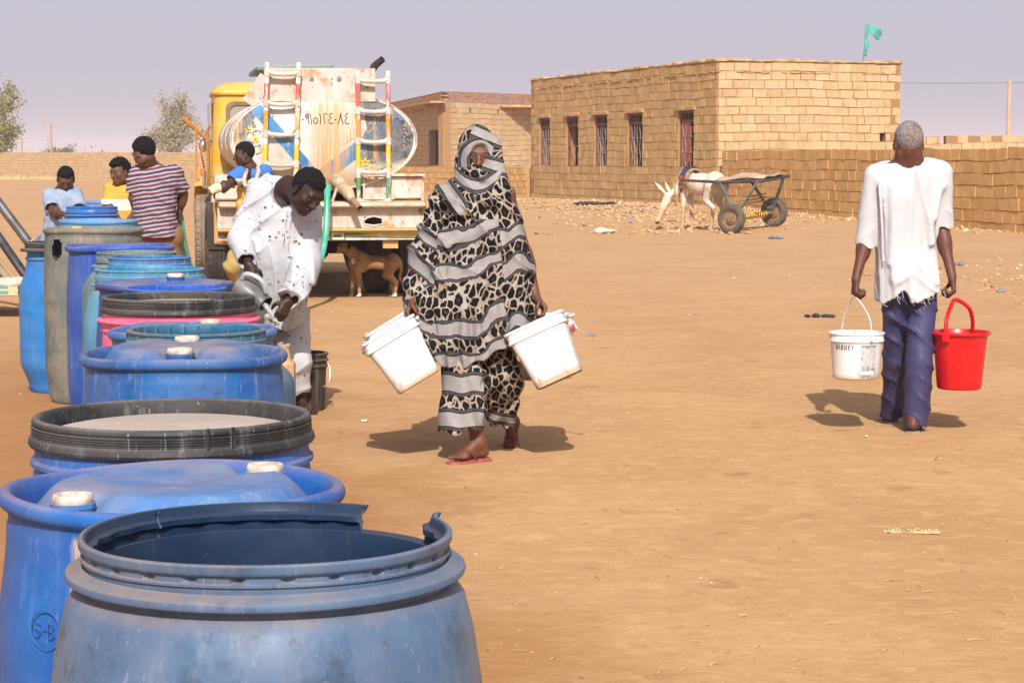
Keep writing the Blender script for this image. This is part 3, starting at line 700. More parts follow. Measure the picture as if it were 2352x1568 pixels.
def collar(a0, a1, name, bend=0.0):
    n = int((a1 - a0) / R(1.0)); prof = [(.2765, .888), (.2775, .905), (.2815, .909), (.2815, .914), (.2770, .9165), (.2770, .919), (.2770, .9215), (.2770, .924), (.2770, .9265), (.2770, .929), (.2770, .930), (.2825, .934), (.2845, .940), (.2845, .954), (.2825, .9575), (.2775, .9585), (.2735, .956), (.2725, .948), (.2700, .936), (.2640, .930), (.2640, .917), (.2695, .911), (.2695, .886)]
    zs_ = lambda z: .886 + (z - .886) * .66
    rings = []
    for k in range(n + 1):
        a = a0 + (a1 - a0) * k / n; e0 = (k / n); end = max(0, 1 - (1 - e0) * (a1 - a0) / .12); ring = []
        for r, z in prof:
            rr = r
            if .9155 < z < .932 and r > .27:
                ph = ((a / R(14.5)) % 1 - .5) * R(14.5) * .277; rr -= .009 * math.exp(-((ph / .0085) ** 2 + ((z - .9225) / .0065) ** 2) ** 2)
            if r < .267: ph = ((a / R(14.5)) % 1 - .5) * R(14.5) * .27; rr -= .005 * math.exp(-(ph / .02) ** 2)
            zz = z + .0015 * math.sin(a * 3)
            up = max(0, (z - .888) / .07); rr += bend * end ** 2 * up * .03; zz += bend * end ** 2 * up * .012
            if k in (0, n): a2 = a + .012 * math.sin(z * 300) + .02 * math.sin(z * 90)
            else: a2 = a
            ring.append((rr * math.cos(a2), rr * math.sin(a2), zs_(zz)))
        rings.append(ring)
    m = MB(); m.loft(rings, True); np_ = len(prof); m.m = [(1 if 15 <= (i % np_) else 0) if i < np_ * (len(rings) - 1) else 0 for i in range(len(m.m))]
    return m.build(name, [PL[1], M_NAVY], d1, smooth=40)
collar(R(138), R(390), 'neck_ring', .55)
collar(R(62), R(137.0), 'neck_ring', 0)
# --- the rest, near to far
PL[2] = plastic('bright_blue_plastic', (.006, .078, .33), (.014, .125, .39), .36, .16, .45, 2, .38, streak=-1.95)
PL['2h'] = plastic('sun_faded_blue_head', (.016, .135, .40), (.05, .22, .48), .38, .10, .8, 2, .5)
o = closed_drum('bright blue drum with two white bung caps and a faded top, second nearest', 388, 3.76, .902, PL[2], .311, .275, .318, .062, R(231), PL['2h'], bf=.84, bungr=.033, rt=.298)
emb = MB()                                              # moulded maker's mark on its side
ea = R(-124); M = Matrix.Translation((.3185 * math.cos(ea), .3185 * math.sin(ea), .70)) @ Matrix.Rotation(ea, 4, 'Z') @ Matrix.Rotation(R(90), 4, 'Y')
emb.tube([M @ Vector((.035 * math.cos(t), .035 * math.sin(t), 0)) for t in np.linspace(0, 2 * math.pi, 33)[:-1]], .0015, 6, closed=True)
def stroke(pts, s, ox, oy): emb.tube([M @ Vector((-(oy + q[1] * s), ox + q[0] * s, .001)) for q in pts], .0012, 5)
stroke([(1, 1.6), (.6, 2), (.2, 1.8), (.1, 1.3), (.9, .8), (.9, .3), (.5, 0), (0, .3)], .014, -.026, -.013)
stroke([(0, 1), (.6, 1)], .014, -.006, -.013)
stroke([(0, 0), (0, 2), (.7, 1.8), (.8, 1.3), (.1, 1.05), (.8, .8), (.9, .3), (.6, 0), (0, 0)], .014, .007, -.013)
emb.build('moulded_mark', PL[2], o)
PL[3] = plastic('blue_plastic_a', BLUE, None, .35, .2, .6, 4, .4)
lid_drum('blue drum under a wide dusty black lid, third from the viewer', 388, 4.42, .905, PL[3], M_BLACKPL, .302, .288, .27, .302, .0)
PL[4] = plastic('blue_plastic_b', (.007, .080, .285), (.014, .115, .33), .32, .62, .9, 5, .4); PL['4h'] = plastic('blue_head_b', (.012, .10, .30), (.035, .16, .37), .45, .42, .6, 6, .5)
closed_drum('blue drum with smeared swollen top and one bung facing the viewer', 416, 6.06, .932, PL[4], .2985, .27, .306, .075, R(-84), PL['4h'])
PL[5] = plastic('teal_ring_plastic', (.014, .095, .165), (.02, .13, .24), .35, .25, .5, 7, .38)
ring_drum('steel blue drum with a narrow toothed open neck ring, fifth from the viewer', 446, 6.68, .957, PL[5], .217, .245, .318, .27, shoulder=.10, teeth=26, ribs=(.45, .62, .8))
PL[6] = plastic('blue_plastic_c', (.008, .09, .36), (.035, .18, .42), .42, .15, .6, 8, .42); 
closed_drum('blue drum with buckled faded top just in front of the pink drum', 438, 7.32, .900, PL[6], .295, .27, .297, .062, R(80), PL[6], buck=.018)
M_PINK = plastic('pink_plastic', (.66, .10, .21), (.72, .16, .28), .18, .0, .3, 9, .4)
lid_drum('pink drum under a black ridged lid, the only pink one', 406, 7.95, .902, M_PINK, M_BLACKPL, .297, .283, .26, .305, .028, 22, rbody=.288, panel=M_PANEL2)
PL[8] = plastic('blue_ring_a', (.006, .08, .40), None, .2, .1, .4, 10, .4)
ring_drum('bright blue ringed drum mostly hidden behind the black lid of the pink drum', 398, 8.55, .975, PL[8], .205, .24, .30, .265)
PL[9] = plastic('dusty_blue', (.008, .05, .26), (.03, .09, .29), .45, .2, .5, 11, .45, dustc=(.33, .25, .19))
closed_drum('dusty blue drum whose cut lid gapes open at both sides', 374, 9.15, .955, PL[9], .30, .27, .30, .02, R(85), PL[9], buck=.020, hh=.03, nb1=1)
PL[10] = plastic('turquoise_plastic', (.02, .20, .38), (.07, .29, .44), .45, .12, .6, 12, .42)
ring_drum('turquoise drum with sloping shoulders and a wide open neck ring', 340, 9.82, .985, PL[10], .250, .270, .315, .27, shoulder=.20, teeth=20, ribs=(.5,))
PL[11] = plastic('cyan_blue_ring', (.008, .11, .37), (.03, .18, .41), .45, .15, .6, 13, .42)
ring_drum('blue drum with a square toothed neck ring behind the turquoise drum', 340, 10.5, 1.005, PL[11], .200, .225, .29, .25, teeth=18)
PL[12] = plastic('grey_teal_ring', (.07, .155, .18), (.12, .2, .22), .5, .2, .6, 14, .45)
ring_drum('grey teal drum with a low toothed ring in front of the royal blue drum', 310, 11.12, 1.005, PL[12], .205, .238, .29, .25, teeth=26)
PL[13] = plastic('royal_blue', (.008, .055, .30), (.022, .09, .35), .3, .1, .7, 15, .42, streak=None)
closed_drum('tall royal blue drum with a cut open lid beside the grey drum', 272, 11.8, 1.005, PL[13], .304, .27, .299, .02, R(70), PL[13], buck=.018, hh=.018, nb1=0)
PL[14] = plastic('grime_grey_teal', (.10, .13, .125), (.22, .19, .15), .55, .45, .9, 16, .75, dustc=(.26, .20, .14)); PL['14h'] = plastic('grime_grey_head', (.15, .15, .12), (.24, .2, .15), .6, .2, .6, 17, .8)
closed_drum('big grimy grey green drum with a black hole cut in its side', 212, 12.92, 1.062, PL[14], .306, .272, .307, .045, R(-108), PL['14h'], bungmat=M_BUNGY, hole=(R(-126), .945, .15, .066), lidgap=True, rt=.298, nb1=1)
PL[15] = plastic('sky_blue', (.010, .14, .44), (.03, .20, .48), .22, .06, .4, 18, .4)
o = lid_drum('sky blue drum with a black top ring at the left end of the line', 147, 13.5, .905, PL[15], M_BLACKPL, .288, .250, .235, .300, .012, rbody=.25)
PL[16] = plastic('light_blue_flange', (.015, .19, .46), (.07, .28, .5), .45, .05, .5, 19, .45)
closed_drum('light blue drum with a dusty cut top in front of the pale shirted boy', 224, 15.3, 1.045, PL[16], .291, .262, .295, .03, R(150), PL[16], buck=.01, bungr=.03, nb1=0)
PL[17] = plastic('blue_plastic_d', (.008, .09, .38), (.02, .15, .44), .25, .05, .4, 20, .38)
ring_drum('blue wide necked drum between the boys\' hands, without teeth', 209, 18.0, 1.092, PL[17], .215, .235, .245, .22, teeth=4, shoulder=.10)
PL[18] = plastic('pale_blue_d', (.07, .2, .42), (.12, .26, .45), .5, .05, .4, 21, .45)
closed_drum('pale dusty blue drum farthest down the line in front of the yellow shirt', 236, 19.6, 1.10, PL[18], .215, .2, .22, .02, R(40), PL[18], bungr=.025, nb1=0)
# ================================================================ the water tanker
truck = thing('tanker_truck', 'old yellow cab water tanker with a white oval tank seen from behind', 'truck', (-1.98, 21.9, 0))
truck.rotation_euler = (0, 0, R(10))
def rusty(name, base, rust=.4, sc=2.2, seed=0, rough=.55, streaks=True):
    n = NT(name, rough, spec=.3); o = n.mp(n.obj(), loc=(seed, seed * 2, 0))
    c = n.mix(n.ramp(n.noise(o, 5, 4), .3, .7), base, tuple(q * .88 for q in base))
    if streaks: c = n.mix(n.math('MULTIPLY', n.ramp(n.noise(n.mp(o, sc=(3.5, 3.5, .9)), 1.0, 6, .75), .46, .72), rust * .8), c, (.50, .27, .10))
    c = n.mix(n.math('MULTIPLY', n.ramp(n.noise(o, sc * 2, 6, .7), .52, .66), rust), c, (.42, .22, .09))
    c = n.mix(n.math('MULTIPLY', n.ramp(n.noise(n.mp(o, loc=(3, 1, 2)), sc * 4, 5, .75), .60, .68), min(1, rust * 1.5)), c, (.10, .045, .025))
    c = n.mix(n.math('MULTIPLY', n.ramp(n.sep(n.geo('Normal'))[2], .3, .9), .55), c, (.52, .33, .17))
    return n.out(c, n.ramp(n.noise(o, 8, 3), .3, .7, rough - .12, rough + .2), n.bump(n.noise(o, 5, 4), .15, .02))
T_WHITE = rusty('chalky_white_paint', (.54, .51, .48), .7); T_WHITE2 = rusty('rusty_white_panel', (.53, .495, .46), .95, 2.6, 4); T_OCH = rusty('rusted_ochre_deck', (.52, .32, .13), .6, 2, 7)
def yellow_mat():
    n = NT('cab_yellow_paint', .33, spec=.5); o = n.obj(); c = n.mix(n.ramp(n.noise(o, 2.5, 5, .6), .35, .7), (.54, .290, .014), (.60, .345, .045))
    c = n.mix(n.math('MULTIPLY', n.ramp(n.noise(o, 3, 5, .7), .46, .68), .6), c, (.56, .38, .17))
    c = n.mix(n.math('MULTIPLY', n.ramp(n.sep(n.geo('Normal'))[2], .5, 1), .45), c, (.66, .45, .19)); return n.out(c, n.ramp(n.noise(o, 7, 4), .3, .7, .25, .55))
T_YEL = yellow_mat(); T_DARK = plain('dark_chassis', (.028, .022, .018), .85, 0, .3, 4, .2, (.12, .07, .04), .6)
T_RUST = plain('bare_rust', (.22, .11, .055), .9, 0, .3, 6, .3, (.45, .28, .14), .5); T_STEEL = plain('worn_steel', (.33, .29, .25), .45, .6, .2, 9)
T_GLASS = NT('dusty_glass', .15, spec=.6); T_GLASS = T_GLASS.out((.30, .27, .24)); T_CHROME = NT('chrome', .12, 1.0); T_CHROME = T_CHROME.out((.75, .74, .72))
T_AMBER = NT('amber_lens', .2); T_AMBER = T_AMBER.out((.75, .16, .01))
# ---- tank
TY0, TY1, TZ, TA, TB, TX = .36, 4.02, 1.70, .985, .53, .05
def tank_mat():
    n = NT('painted_tank_end', .42, spec=.35); o = n.obj(); x, y, z = n.sep(o); z = n.math('SUBTRACT', z, TZ)
    c = n.mix(n.ramp(n.noise(o, 4, 4), .3, .7), (.57, .55, .525), (.48, .445, .41))
    xa = n.math('ADD', x, .075); nz = n.math('MULTIPLY', n.math('SUBTRACT', n.noise(o, 9, 4), .5), .01)
    zu = n.math('ADD', n.math('ADD', n.math('MULTIPLY', n.math('MAXIMUM', xa, 0), .76), n.math('MULTIPLY', n.math('MAXIMUM', n.math('MULTIPLY', xa, -1), 0), 1.18)), nz)
    zu = n.math('SUBTRACT', z, zu)                       # distance above the V's upper edge line
    up = n.ramp(zu, -.325, -.333, mode='LINEAR'); lo = n.ramp(zu, -.525, -.515, mode='LINEAR')
    v = n.math('MULTIPLY', up, lo); worn = n.ramp(n.noise(n.mp(o, sc=(1, 1, .5)), 11, 6, .75), .64, .58)
    v = n.math('MULTIPLY', v, n.math('ADD', .25, n.math('MULTIPLY', worn, .75)))
    # grey primer where the white has flaked: right rim and upper left rim
    e = n.math('SQRT', n.math('ADD', n.math('POWER', n.math('DIVIDE', x, TA), 2), n.math('POWER', n.math('DIVIDE', z, TB), 2)))
    pr = n.noise(n.mp(o, loc=(2, 0, 5)), 4.2, 6, .68)
    gr = n.math('MULTIPLY', n.ramp(n.math('ADD', x, n.math('MULTIPLY', n.math('SUBTRACT', pr, .5), .6)), .40, .45), n.ramp(n.math('ADD', z, n.math('MULTIPLY', pr, .2)), -.20, -.08))
    gl = n.math('MULTIPLY', n.ramp(n.math('ADD', x, n.math('MULTIPLY', n.math('SUBTRACT', pr, .5), .5)), -.76, -.84), n.ramp(z, -.12, .02))
    c = n.mix(n.math('MAXIMUM', gr, gl), c, n.mix(n.ramp(n.noise(o, 20, 4), .3, .7), (.10, .10, .105), (.18, .18, .185)))
    gr2 = n.math('MULTIPLY', n.ramp(pr, .60, .57), 1.0); c = n.mix(n.math('MULTIPLY', n.ramp(n.noise(o, 16, 5, .8), .66, .70), .6), c, (.16, .16, .17))
    c = n.mix(n.math('MULTIPLY', v, n.math('SUBTRACT', 1, n.math('MULTIPLY', gr, .75))), c, n.mix(n.ramp(n.noise(o, 5, 3), .3, .7), (.028, .16, .36), (.055, .22, .42)))
    c = n.mix(n.math('MULTIPLY', n.ramp(e, .965, .975), n.ramp(n.noise(o, 9, 4), .6, .45)), c, (.70, .69, .68))
    # rust water runs: centre strip and under the ladders
    st = n.noise(n.mp(o, sc=(16, 1, .7)), 1.0, 5, .7)
    cen = n.math('MULTIPLY', n.ramp(n.math('ABSOLUTE', n.math('SUBTRACT', x, .04)), .24, .08), n.ramp(z, .50, .34)); cen = n.math('MULTIPLY', cen, n.ramp(st, .30, .52))
    c = n.mix(n.math('MULTIPLY', cen, .85), c, (.50, .27, .085))
    s2 = n.math('MULTIPLY', n.ramp(st, .46, .66), n.ramp(n.noise(n.mp(o, sc=(3, 1, 1.2)), 1.3, 3), .42, .62)); c = n.mix(n.math('MULTIPLY', s2, .85), c, (.55, .34, .16))
    c = n.mix(n.math('MULTIPLY', n.ramp(z, -.22, -.46), .85), c, (.46, .29, .14))
    c = n.mix(n.math('MULTIPLY', n.ramp(n.noise(n.mp(o, sc=(1, 1, .6)), 7, 6, .75), .62, .68), .8), c, (.20, .10, .05))
    return n.out(c, None, n.bump(n.noise(o, 3.5, 3), .12, .03))
def tank_side_mat():
    n = NT('stained_tank_side', .4, spec=.4); o = n.obj(); x, y, z = n.sep(o); c = n.mix(n.ramp(n.noise(o, 3, 5), .35, .65), (.55, .42, .30), (.64, .54, .44))
    bl = n.math('MULTIPLY', n.ramp(n.math('ABSOLUTE', n.math('SUBTRACT', z, 1.78)), .13, .11), n.ramp(n.noise(n.mp(o, sc=(1, 1, 4)), 2, 4), .62, .4)); c = n.mix(n.math('MULTIPLY', bl, .6), c, (.17, .17, .23))
    c = n.mix(n.math('MULTIPLY', n.ramp(n.noise(n.mp(o, sc=(1, .6, 9)), 1.4, 5, .7), .5, .7), .5), c, (.48, .27, .10)); return n.out(c, None, n.bump(n.noise(o, 3, 3), .15, .03))
def t_y(x, z, lift=0.0): r2 = min(1, (x / TA) ** 2 + ((z - TZ) / TB) ** 2); return TY0 - .075 * (1 - r2) - lift
mb = MB(); N = 96; nr = 18; vs = [(0, t_y(0, TZ), TZ)]; fs = []
for i in range(1, nr + 1):
    for k in range(N): a = 2 * math.pi * k / N; x, z = TA * i / nr * math.cos(a), TZ + TB * i / nr * math.sin(a); vs.append((x, t_y(x, z), z))
fs = [[0, 1 + (k), 1 + (k + 1) % N] for k in range(N)] + [[1 + (i - 1) * N + k, 1 + i * N + k, 1 + i * N + (k + 1) % N, 1 + (i - 1) * N + (k + 1) % N] for i in range(1, nr) for k in range(N)]
mb.add(vs, fs); tend = mb.build('tank_end', tank_mat(), truck, smooth=60); tend.location = (TX, 0, 0)
mb = MB(); rings = []
for y, s in ((TY0, .985), (TY0 - .012, 1.0), (TY0 - .012, 1.012), (TY0 + .05, 1.012), (TY0 + .052, 1.0), (1.6, 1.0), (1.602, 1.008), (1.66, 1.008), (1.662, 1), (2.9, 1), (2.902, 1.008), (2.96, 1.008), (2.962, 1), (TY1, 1.0), (TY1 + .02, .9), (TY1 + .06, .5), (TY1 + .07, .02)):
    rings.append([(TA * s * math.cos(2 * math.pi * k / N), y, TZ + TB * s * math.sin(2 * math.pi * k / N)) for k in range(N)])
mb.loft(rings, False); mb.build('tank', tank_side_mat(), truck, smooth=40).location = (TX, 0, 0)
# number painted by hand, and the fading yellow script
def strokes(glyphs, x0, z0, h, rad, name, mat, slope=0.0, parent=None):
    m = MB(); x = x0
    for w, sts in glyphs:
        for st in sts:
            q = []
            for (u, v) in st:
                px, pz = x + u * h, z0 + v * h + slope * (x + u * h - x0); q.append((px, t_y(px, pz, .001), pz))
            if len(q) == 1: q = [q[0], (q[0][0] + .012, q[0][1], q[0][2] - .004)]; m.tube(q, [rad * 1.7] * 2, 6)
            else: m.tube(q, rad, 6)
        x += w * h
    return m.build(name, mat, parent or tend, smooth=60)
def arc(cx, cy, r, a0, a1, n=10, ry=None): return [(cx + r * math.cos(R(a0 + (a1 - a0) * k / n)), cy + (ry or r) * math.sin(R(a0 + (a1 - a0) * k / n))) for k in range(n + 1)]
g0 = (.32, [[(.1, .42)]]); g9 = (.42, [arc(.2, .72, .14, -20, 340) + [(.335, .6), (.36, .1), (.38, -.05)]]); g1 = (.30, [[(.05, .95), (.14, .5), (.2, 0)]]); g5 = (.52, [arc(.24, .3, .18, 90, 450, 14, .26)])
g1b = (.34, [[(.08, .95), (.2, .6), (.14, 0)]]); g2 = (.5, [[(.42, .85), (.3, .98), (.12, .9), (.16, .5), (.24, 0)]]); g4 = (.52, [[(.42, .98), (.2, .92), (.1, .74), (.3, .58), (.08, .38), (.1, .12), (.28, .02), (.46, .12)]])
g8 = (.6, [[(.28, 1.0), (.24, .6), (.05, .0)], [(.28, 1.0), (.36, .5), (.52, 0)]])
M_INK = plain('charcoal_paint', (.045, .045, .05), .7); M_OLDY = plain('faded_ochre_paint', (.62, .47, .24), .7)
strokes([g0, g9, g1, g5, g1b, g2, g4, g0, g8, g4], -.245, 1.86, .118, .0052, 'painted_number', M_INK)
scr = [(.6, [[(.1, .1), (0, -.3), (.2, -.5), (.45, -.3), (.5, .3), (.45, .7)], [(.2, .5), (.35, .6)]]), (.7, [[(.0, .2), (.2, .0), (.45, .1), (.6, .45), (.45, .6), (.35, .35), (.6, .1)]]), (.9, [[(.05, .25), (.0, .0), (.25, .0), (.28, .8), (.3, 0), (.5, 0), (.53, .85), (.56, 0), (.75, 0), (.76, .85)], [(.3, 1.05), (.45, 1.0)]]),
       (.7, [[(0, .05), (.3, 0), (.5, .3), (.3, .5), (.2, .2), (.55, 0)], [(.3, .8)]]), (.8, [[(0, .1), (.2, -.25), (.5, -.2), (.6, .1), (.55, .4)], [(.7, .0), (.75, .5)], [(.35, .3)]]), (.8, [[(.05, .45), (.35, .5), (.1, .1), (.4, -.1), (.7, .2)], [(.6, .5), (.75, .0)]])]
strokes(scr, .0, 1.52, .15, .0042, 'faded_script', M_OLDY, .62)
# flowers and scrolls painted on the end
m = MB()
def petal_flower(cx, cz, s, n=5, val=.5):
    m.av = val
    for k in range(n):
        a = 2 * math.pi * k / n + .3; q = []
        for t in range(8):
            b = 2 * math.pi * t / 8; px = cx + s * (.55 + .42 * math.cos(b)) * math.cos(a) - s * .24 * math.sin(b) * math.sin(a); pz = cz + s * (.55 + .42 * math.cos(b)) * math.sin(a) + s * .24 * math.sin(b) * math.cos(a); q.append((px, t_y(px, pz, .004), pz))
        m.add(q, [list(range(8))])
rg = random.Random(2)
for cx, cz, s in ((-.80, 1.80, .042), (-.73, 1.70, .046), (-.66, 1.58, .034), (.43, 1.46, .055), (.50, 1.40, .035)):
    petal_flower(cx, cz, s, 5, .9); petal_flower(cx, cz, s * .28, 4, .2)
    for k in range(4): a = rg.uniform(0, 6.3); petal_flower(cx + s * 1.7 * math.cos(a), cz + s * 1.7 * math.sin(a), s * .5, 2, .1)
for k in range(26):
    a = R(rg.uniform(-70, 30)); rr = rg.uniform(.86, .95); cx, cz = TA * rr * math.cos(a), TZ + TB * rr * math.sin(a); m.av = .12; s = rg.uniform(.012, .028)
    q = [(cx + s * math.cos(t), t_y(cx, cz, .003), cz + s * math.sin(t)) for t in np.linspace(0, 4.6, 9)]; m.tube(q, .0038, 4)
for k in range(40):
    a = R(rg.uniform(140, 215)); rr = rg.uniform(.70, .95); cx, cz = TA * rr * math.cos(a), TZ + TB * rr * math.sin(a); petal_flower(cx, cz, rg.uniform(.012, .026), 3, .12)
def dec_mat():
    n = NT('painted_flowers', .6); v = n.attr('val'); return n.out(n.mix(n.ramp(v, .4, .6), n.mix(n.ramp(v, .15, .19), (.055, .06, .05), (.20, .14, .05)), (.62, .47, .05)))
m.av = 0; m.build('painted_flowers', dec_mat(), tend, smooth=60)
# tray / manhole box on top
mb = MB(); mb.box((-.05, 1.9, 2.285), (1.06, 3.0, .27), None, .012); mb.box((-.02, .335, 2.275), (1.13, .012, .35)); tray = mb.build('top_tray', T_WHITE2, truck); tray.location = (TX, 0, 0)
mb = MB(); mb.box((-.30, 1.2, 2.452), (.80, 1.7, .05), (0, R(-1.5), 0), .01); mb.build('tray_lid', rusty('blue_green_lid', (.10, .26, .22), .35, 3, 2), tray)
for x in (-.13, .16): mb = MB(); mb.tube([(x, .331, 2.34), (x, .315, 2.34)], .025, 10); mb.tube([(x, .316, 2.34), (x, .306, 2.34)], .011, 8); mb.build('bolt', T_STEEL, tray)
mb = MB(); mb.beam((-.72, .37, 2.06), (-.53, .37, 2.34), .012, .20, (1, 0, 0)); mb.build('gusset', T_WHITE2, truck); mb = MB(); mb.beam((.50, .38, 2.14), (.53, .38, 2.36), .10, .012, (0, 1, 0)); mb.build('gusset', T_WHITE2, truck)
# ---- ladders
def ladder_mat():
    n = NT('banded_ladder_paint', .5); o = n.obj(); x, y, z = n.sep(o)
    c = (.66, .64, .61)
    for lo, hi, col in ((2.03, 2.28, (.46, .10, .085)), (1.72, 2.0, (.66, .26, .02)), (1.37, 1.65, (.70, .46, .015)), (.95, 1.30, (.11, .22, .10))):
        c = n.mix(n.math('MULTIPLY', n.ramp(z, lo - .006, lo + .006), n.ramp(z, hi + .006, hi - .006)), c, col)
    c = n.mix(n.math('MULTIPLY', n.ramp(n.noise(n.mp(o, sc=(24, 24, 5)), 1, 5, .75), .50, .58), .75), c, (.62, .56, .52))
    c = n.mix(n.math('MULTIPLY', n.ramp(n.noise(o, 24, 4, .7), .60, .66), .8), c, (.16, .10, .08)); return n.out(c)
M_LAD = ladder_mat()
for x0, x1, zt, zb, sk in ((-.55, -.22, 2.50, 1.0, -.05), (.40, .72, 2.42, .99, 0.0)):
    la = MB(); yy = .235
    for x in (x0, x1): la.tube([(x + sk, yy, zb), (x, yy, zt)], .026, 10)
    ld = la.build('ladder', M_LAD, truck)
    rz = np.linspace(zt - .11, zb + .12, 5) if x0 < 0 else np.linspace(zt - .10, zb + .05, 5)
    for k, z in enumerate(rz):
        r = MB(); f = (zt - z) / (zt - zb) * sk; r.tube([(x0 + f + .01, yy, z + .012), (x0 + f + .06, yy - .004, z - .004), ((x0 + x1) / 2 + f, yy - .004, z - .012), (x1 + f - .06, yy - .004, z - .006), (x1 + f - .01, yy, z + .008)], [.036, .026, .024, .026, .036], 10)
        for xx in (x0 + f, x1 + f): r.tube([(xx, yy, z - .035), (xx, yy, z + .04)], .033, 10)
        r.build('rung', T_WHITE, ld)
    for z in (zt - .35, zb + .45):
        for x in (x0, x1): mb = MB(); mb.tube([(x, yy, z), (x, t_y(x - TX, z), z)], .014, 6); mb.build('ladder_stay', T_RUST, ld)
# ---- rear deck and bumper
mb = MB(); mb.box((0, .75, 1.035), (2.14, 1.5, .03)); mb.build('deck', T_OCH, truck, smooth=0)
mb = MB(); mb.box((.79, .42, 1.19), (.64, .06, .24), None, .01); mb.box((.79, .40, 1.325), (.66, .12, .025)); mb.box((.47, .40, 1.19), (.02, .12, .26)); mb.box((.62, .33, 1.085), (.34, .10, .055), None, .01); mb.box((1.10, .8, 1.15), (.03, .9, .20)); mb.build('side_locker', T_WHITE2, truck, smooth=30)
mb = MB(); mb.box((-.86, .52, 1.20), (.5, .5, .26), None, .01); mb.build('side_locker', T_WHITE2, truck, smooth=30)
rb = MB(); yb = 0.0
rb.box((0, yb + .02, 1.015), (2.16, .20, .05), None, .015)
# the panel has a torn hole: four pieces round it
hx0, hx1, hz0, hz1 = .44, .63, .80, .89
for (xa, xb, za, zb) in ((-1.09, hx0, .775, .99), (hx1, 1.09, .775, .99), (hx0, hx1, hz1, .99), (hx0, hx1, .775, hz0)): rb.box(((xa + xb) / 2, yb + .06, (za + zb) / 2), (xb - xa, .02, zb - za))
rb.tube([(hx0, yb + .05, hz0 + .01), (hx0 - .01, yb + .045, .85), (hx0 + .03, yb + .05, hz1 - .01), (.54, yb + .05, hz1 + .006), (hx1, yb + .048, hz1 - .015), (hx1 + .005, yb + .05, hz0 + .01), (.54, yb + .05, hz0 - .006)], .012, 6, closed=True)
bp = rb.build('bumper', T_WHITE2, truck, smooth=30)
mb = MB(); mb.box((0, yb + .0, .755), (2.20, .16, .035), None, .01); mb.box((1.10, yb + .06, .87), (.03, .22, .36), None, .008); mb.build('bumper_lip', T_OCH, bp)
def stripe_mat():
    n = NT('striped_bumper_plate', .6); o = n.obj(); x, y, z = n.sep(o); wob = n.math('MULTIPLY', n.math('SINE', n.math('MULTIPLY', x, 5)), .006); zz = n.math('SUBTRACT', z, wob)
    c = n.mix(n.ramp(n.noise(o, 6, 5, .7), .42, .64), (.66, .60, .52), (.48, .28, .13))
    g = n.math('MULTIPLY', n.ramp(zz, .682, .686), n.ramp(zz, .722, .718)); c = n.mix(n.math('MULTIPLY', g, n.ramp(n.noise(o, 9, 4, .7), .62, .5)), c, n.mix(n.ramp(x, .35, .55), (.12, .22, .08), (.52, .50, .03)))
    k = n.math('MULTIPLY', n.ramp(zz, .664, .668), n.ramp(zz, .678, .674)); c = n.mix(n.math('MULTIPLY', k, n.ramp(x, .2, .4)), c, (.07, .08, .09)); return n.out(c)
mb = MB(); mb.box((0, yb + .03, .690), (2.18, .03, .095), None, .006); bpl = mb.build('bumper_plate', stripe_mat(), bp)
# white block letters outlined on green
let = {'H': ['a', 'b', 'm'], 'I': ['c'], 'N': ['a', 'b', 'd'], 'O': ['o']}
M_LET = plain('letter_white', (.66, .63, .58), .6, 0, .15, 20, .1, (.45, .28, .14), .5); M_LETG = plain('letter_green', (.11, .21, .09), .6, 0, .2, 20, .1, (.45, .3, .15), .4)
for ch, lx in (('H', -.40), ('I', -.22), ('N', -.10), ('O', .09)):
    m = MB(); w, h, t = (.13 if ch != 'I' else .05), .075, .022; m.box((lx + w / 2, yb + .0125, .69), (w + .03, .006, .088)); g = m.build('letter_ground', M_LETG, bpl, smooth=0)
    m = MB(); y = yb + .0085
    if ch in 'HN': m.box((lx + t / 2, y, .69), (t, .004, h)); m.box((lx + w - t / 2, y, .69), (t, .004, h))
    if ch == 'H': m.box((lx + w / 2, y, .69), (w - 2 * t, .004, t))
    if ch == 'N': m.beam((lx + t, y, .69 + h / 2 - .008), (lx + w - t, y, .69 - h / 2 + .008), t * .9, .004, (0, 1, 0))
    if ch == 'I': m.box((lx + w / 2, y, .69), (t, .004, h))
    if ch == 'O':
        for q in ((lx + t / 2, t, h, .69), (lx + w - t / 2, t, h, .69)): m.box((q[0], y, q[3]), (q[1], .004, q[2]))
        for z in (.69 + h / 2 - t / 2, .69 - h / 2 + t / 2): m.box((lx + w / 2, y, z), (w - 2 * t, .004, t))
    m.build('letter', M_LET, bpl, smooth=0)
for x in (.72, 1.02): mb = MB(); mb.box((x, yb + .12, .60), (.16 if x < .9 else .05, .10, .09)); mb.build('tow_bracket', T_OCH, truck, smooth=0)
# ---- outlets, exhaust
mb = MB(); mb.tube([(.17, .40, 1.27), (.20, .24, 1.235), (.225, .14, 1.20)], [.085, .07, .062], 14); mb.tube([(.225, .145, 1.20), (.235, .10, 1.187)], .072, 14); mb.tube([(.235, .10, 1.187), (.265, -.02, 1.14), (.30, -.14, 1.07)], [.06, .066, .035], 14); mb.build('outlet_valve', plain('earth_stained_pipe', (.47, .34, .22), .8, 0, .2, 8, .2, (.12, .08, .05), .5), truck)
mb = MB(); mb.tube([(.30, -.14, 1.07), (.36, -.30, .985)], [.034, .030], 12, False); mb.tube([(.36, -.30, .985), (.30, -.14, 1.07)], [.024, .026], 12, False); mb.build('outlet_nozzle', T_RUST, truck)
mb = MB(); mb.tube([(.04, .40, 1.26), (.045, .2, 1.25), (.047, .10, 1.21), (.047, .07, 1.16)], [.05, .048, .046, .05], 12); mb.build('hose_coupling', T_RUST, truck)
mb = MB(); mb.beam((.10, .1, 1.02), (.16, .12, 1.2), .03, .02); mb.build('valve_lever', T_WHITE2, truck, smooth=0)
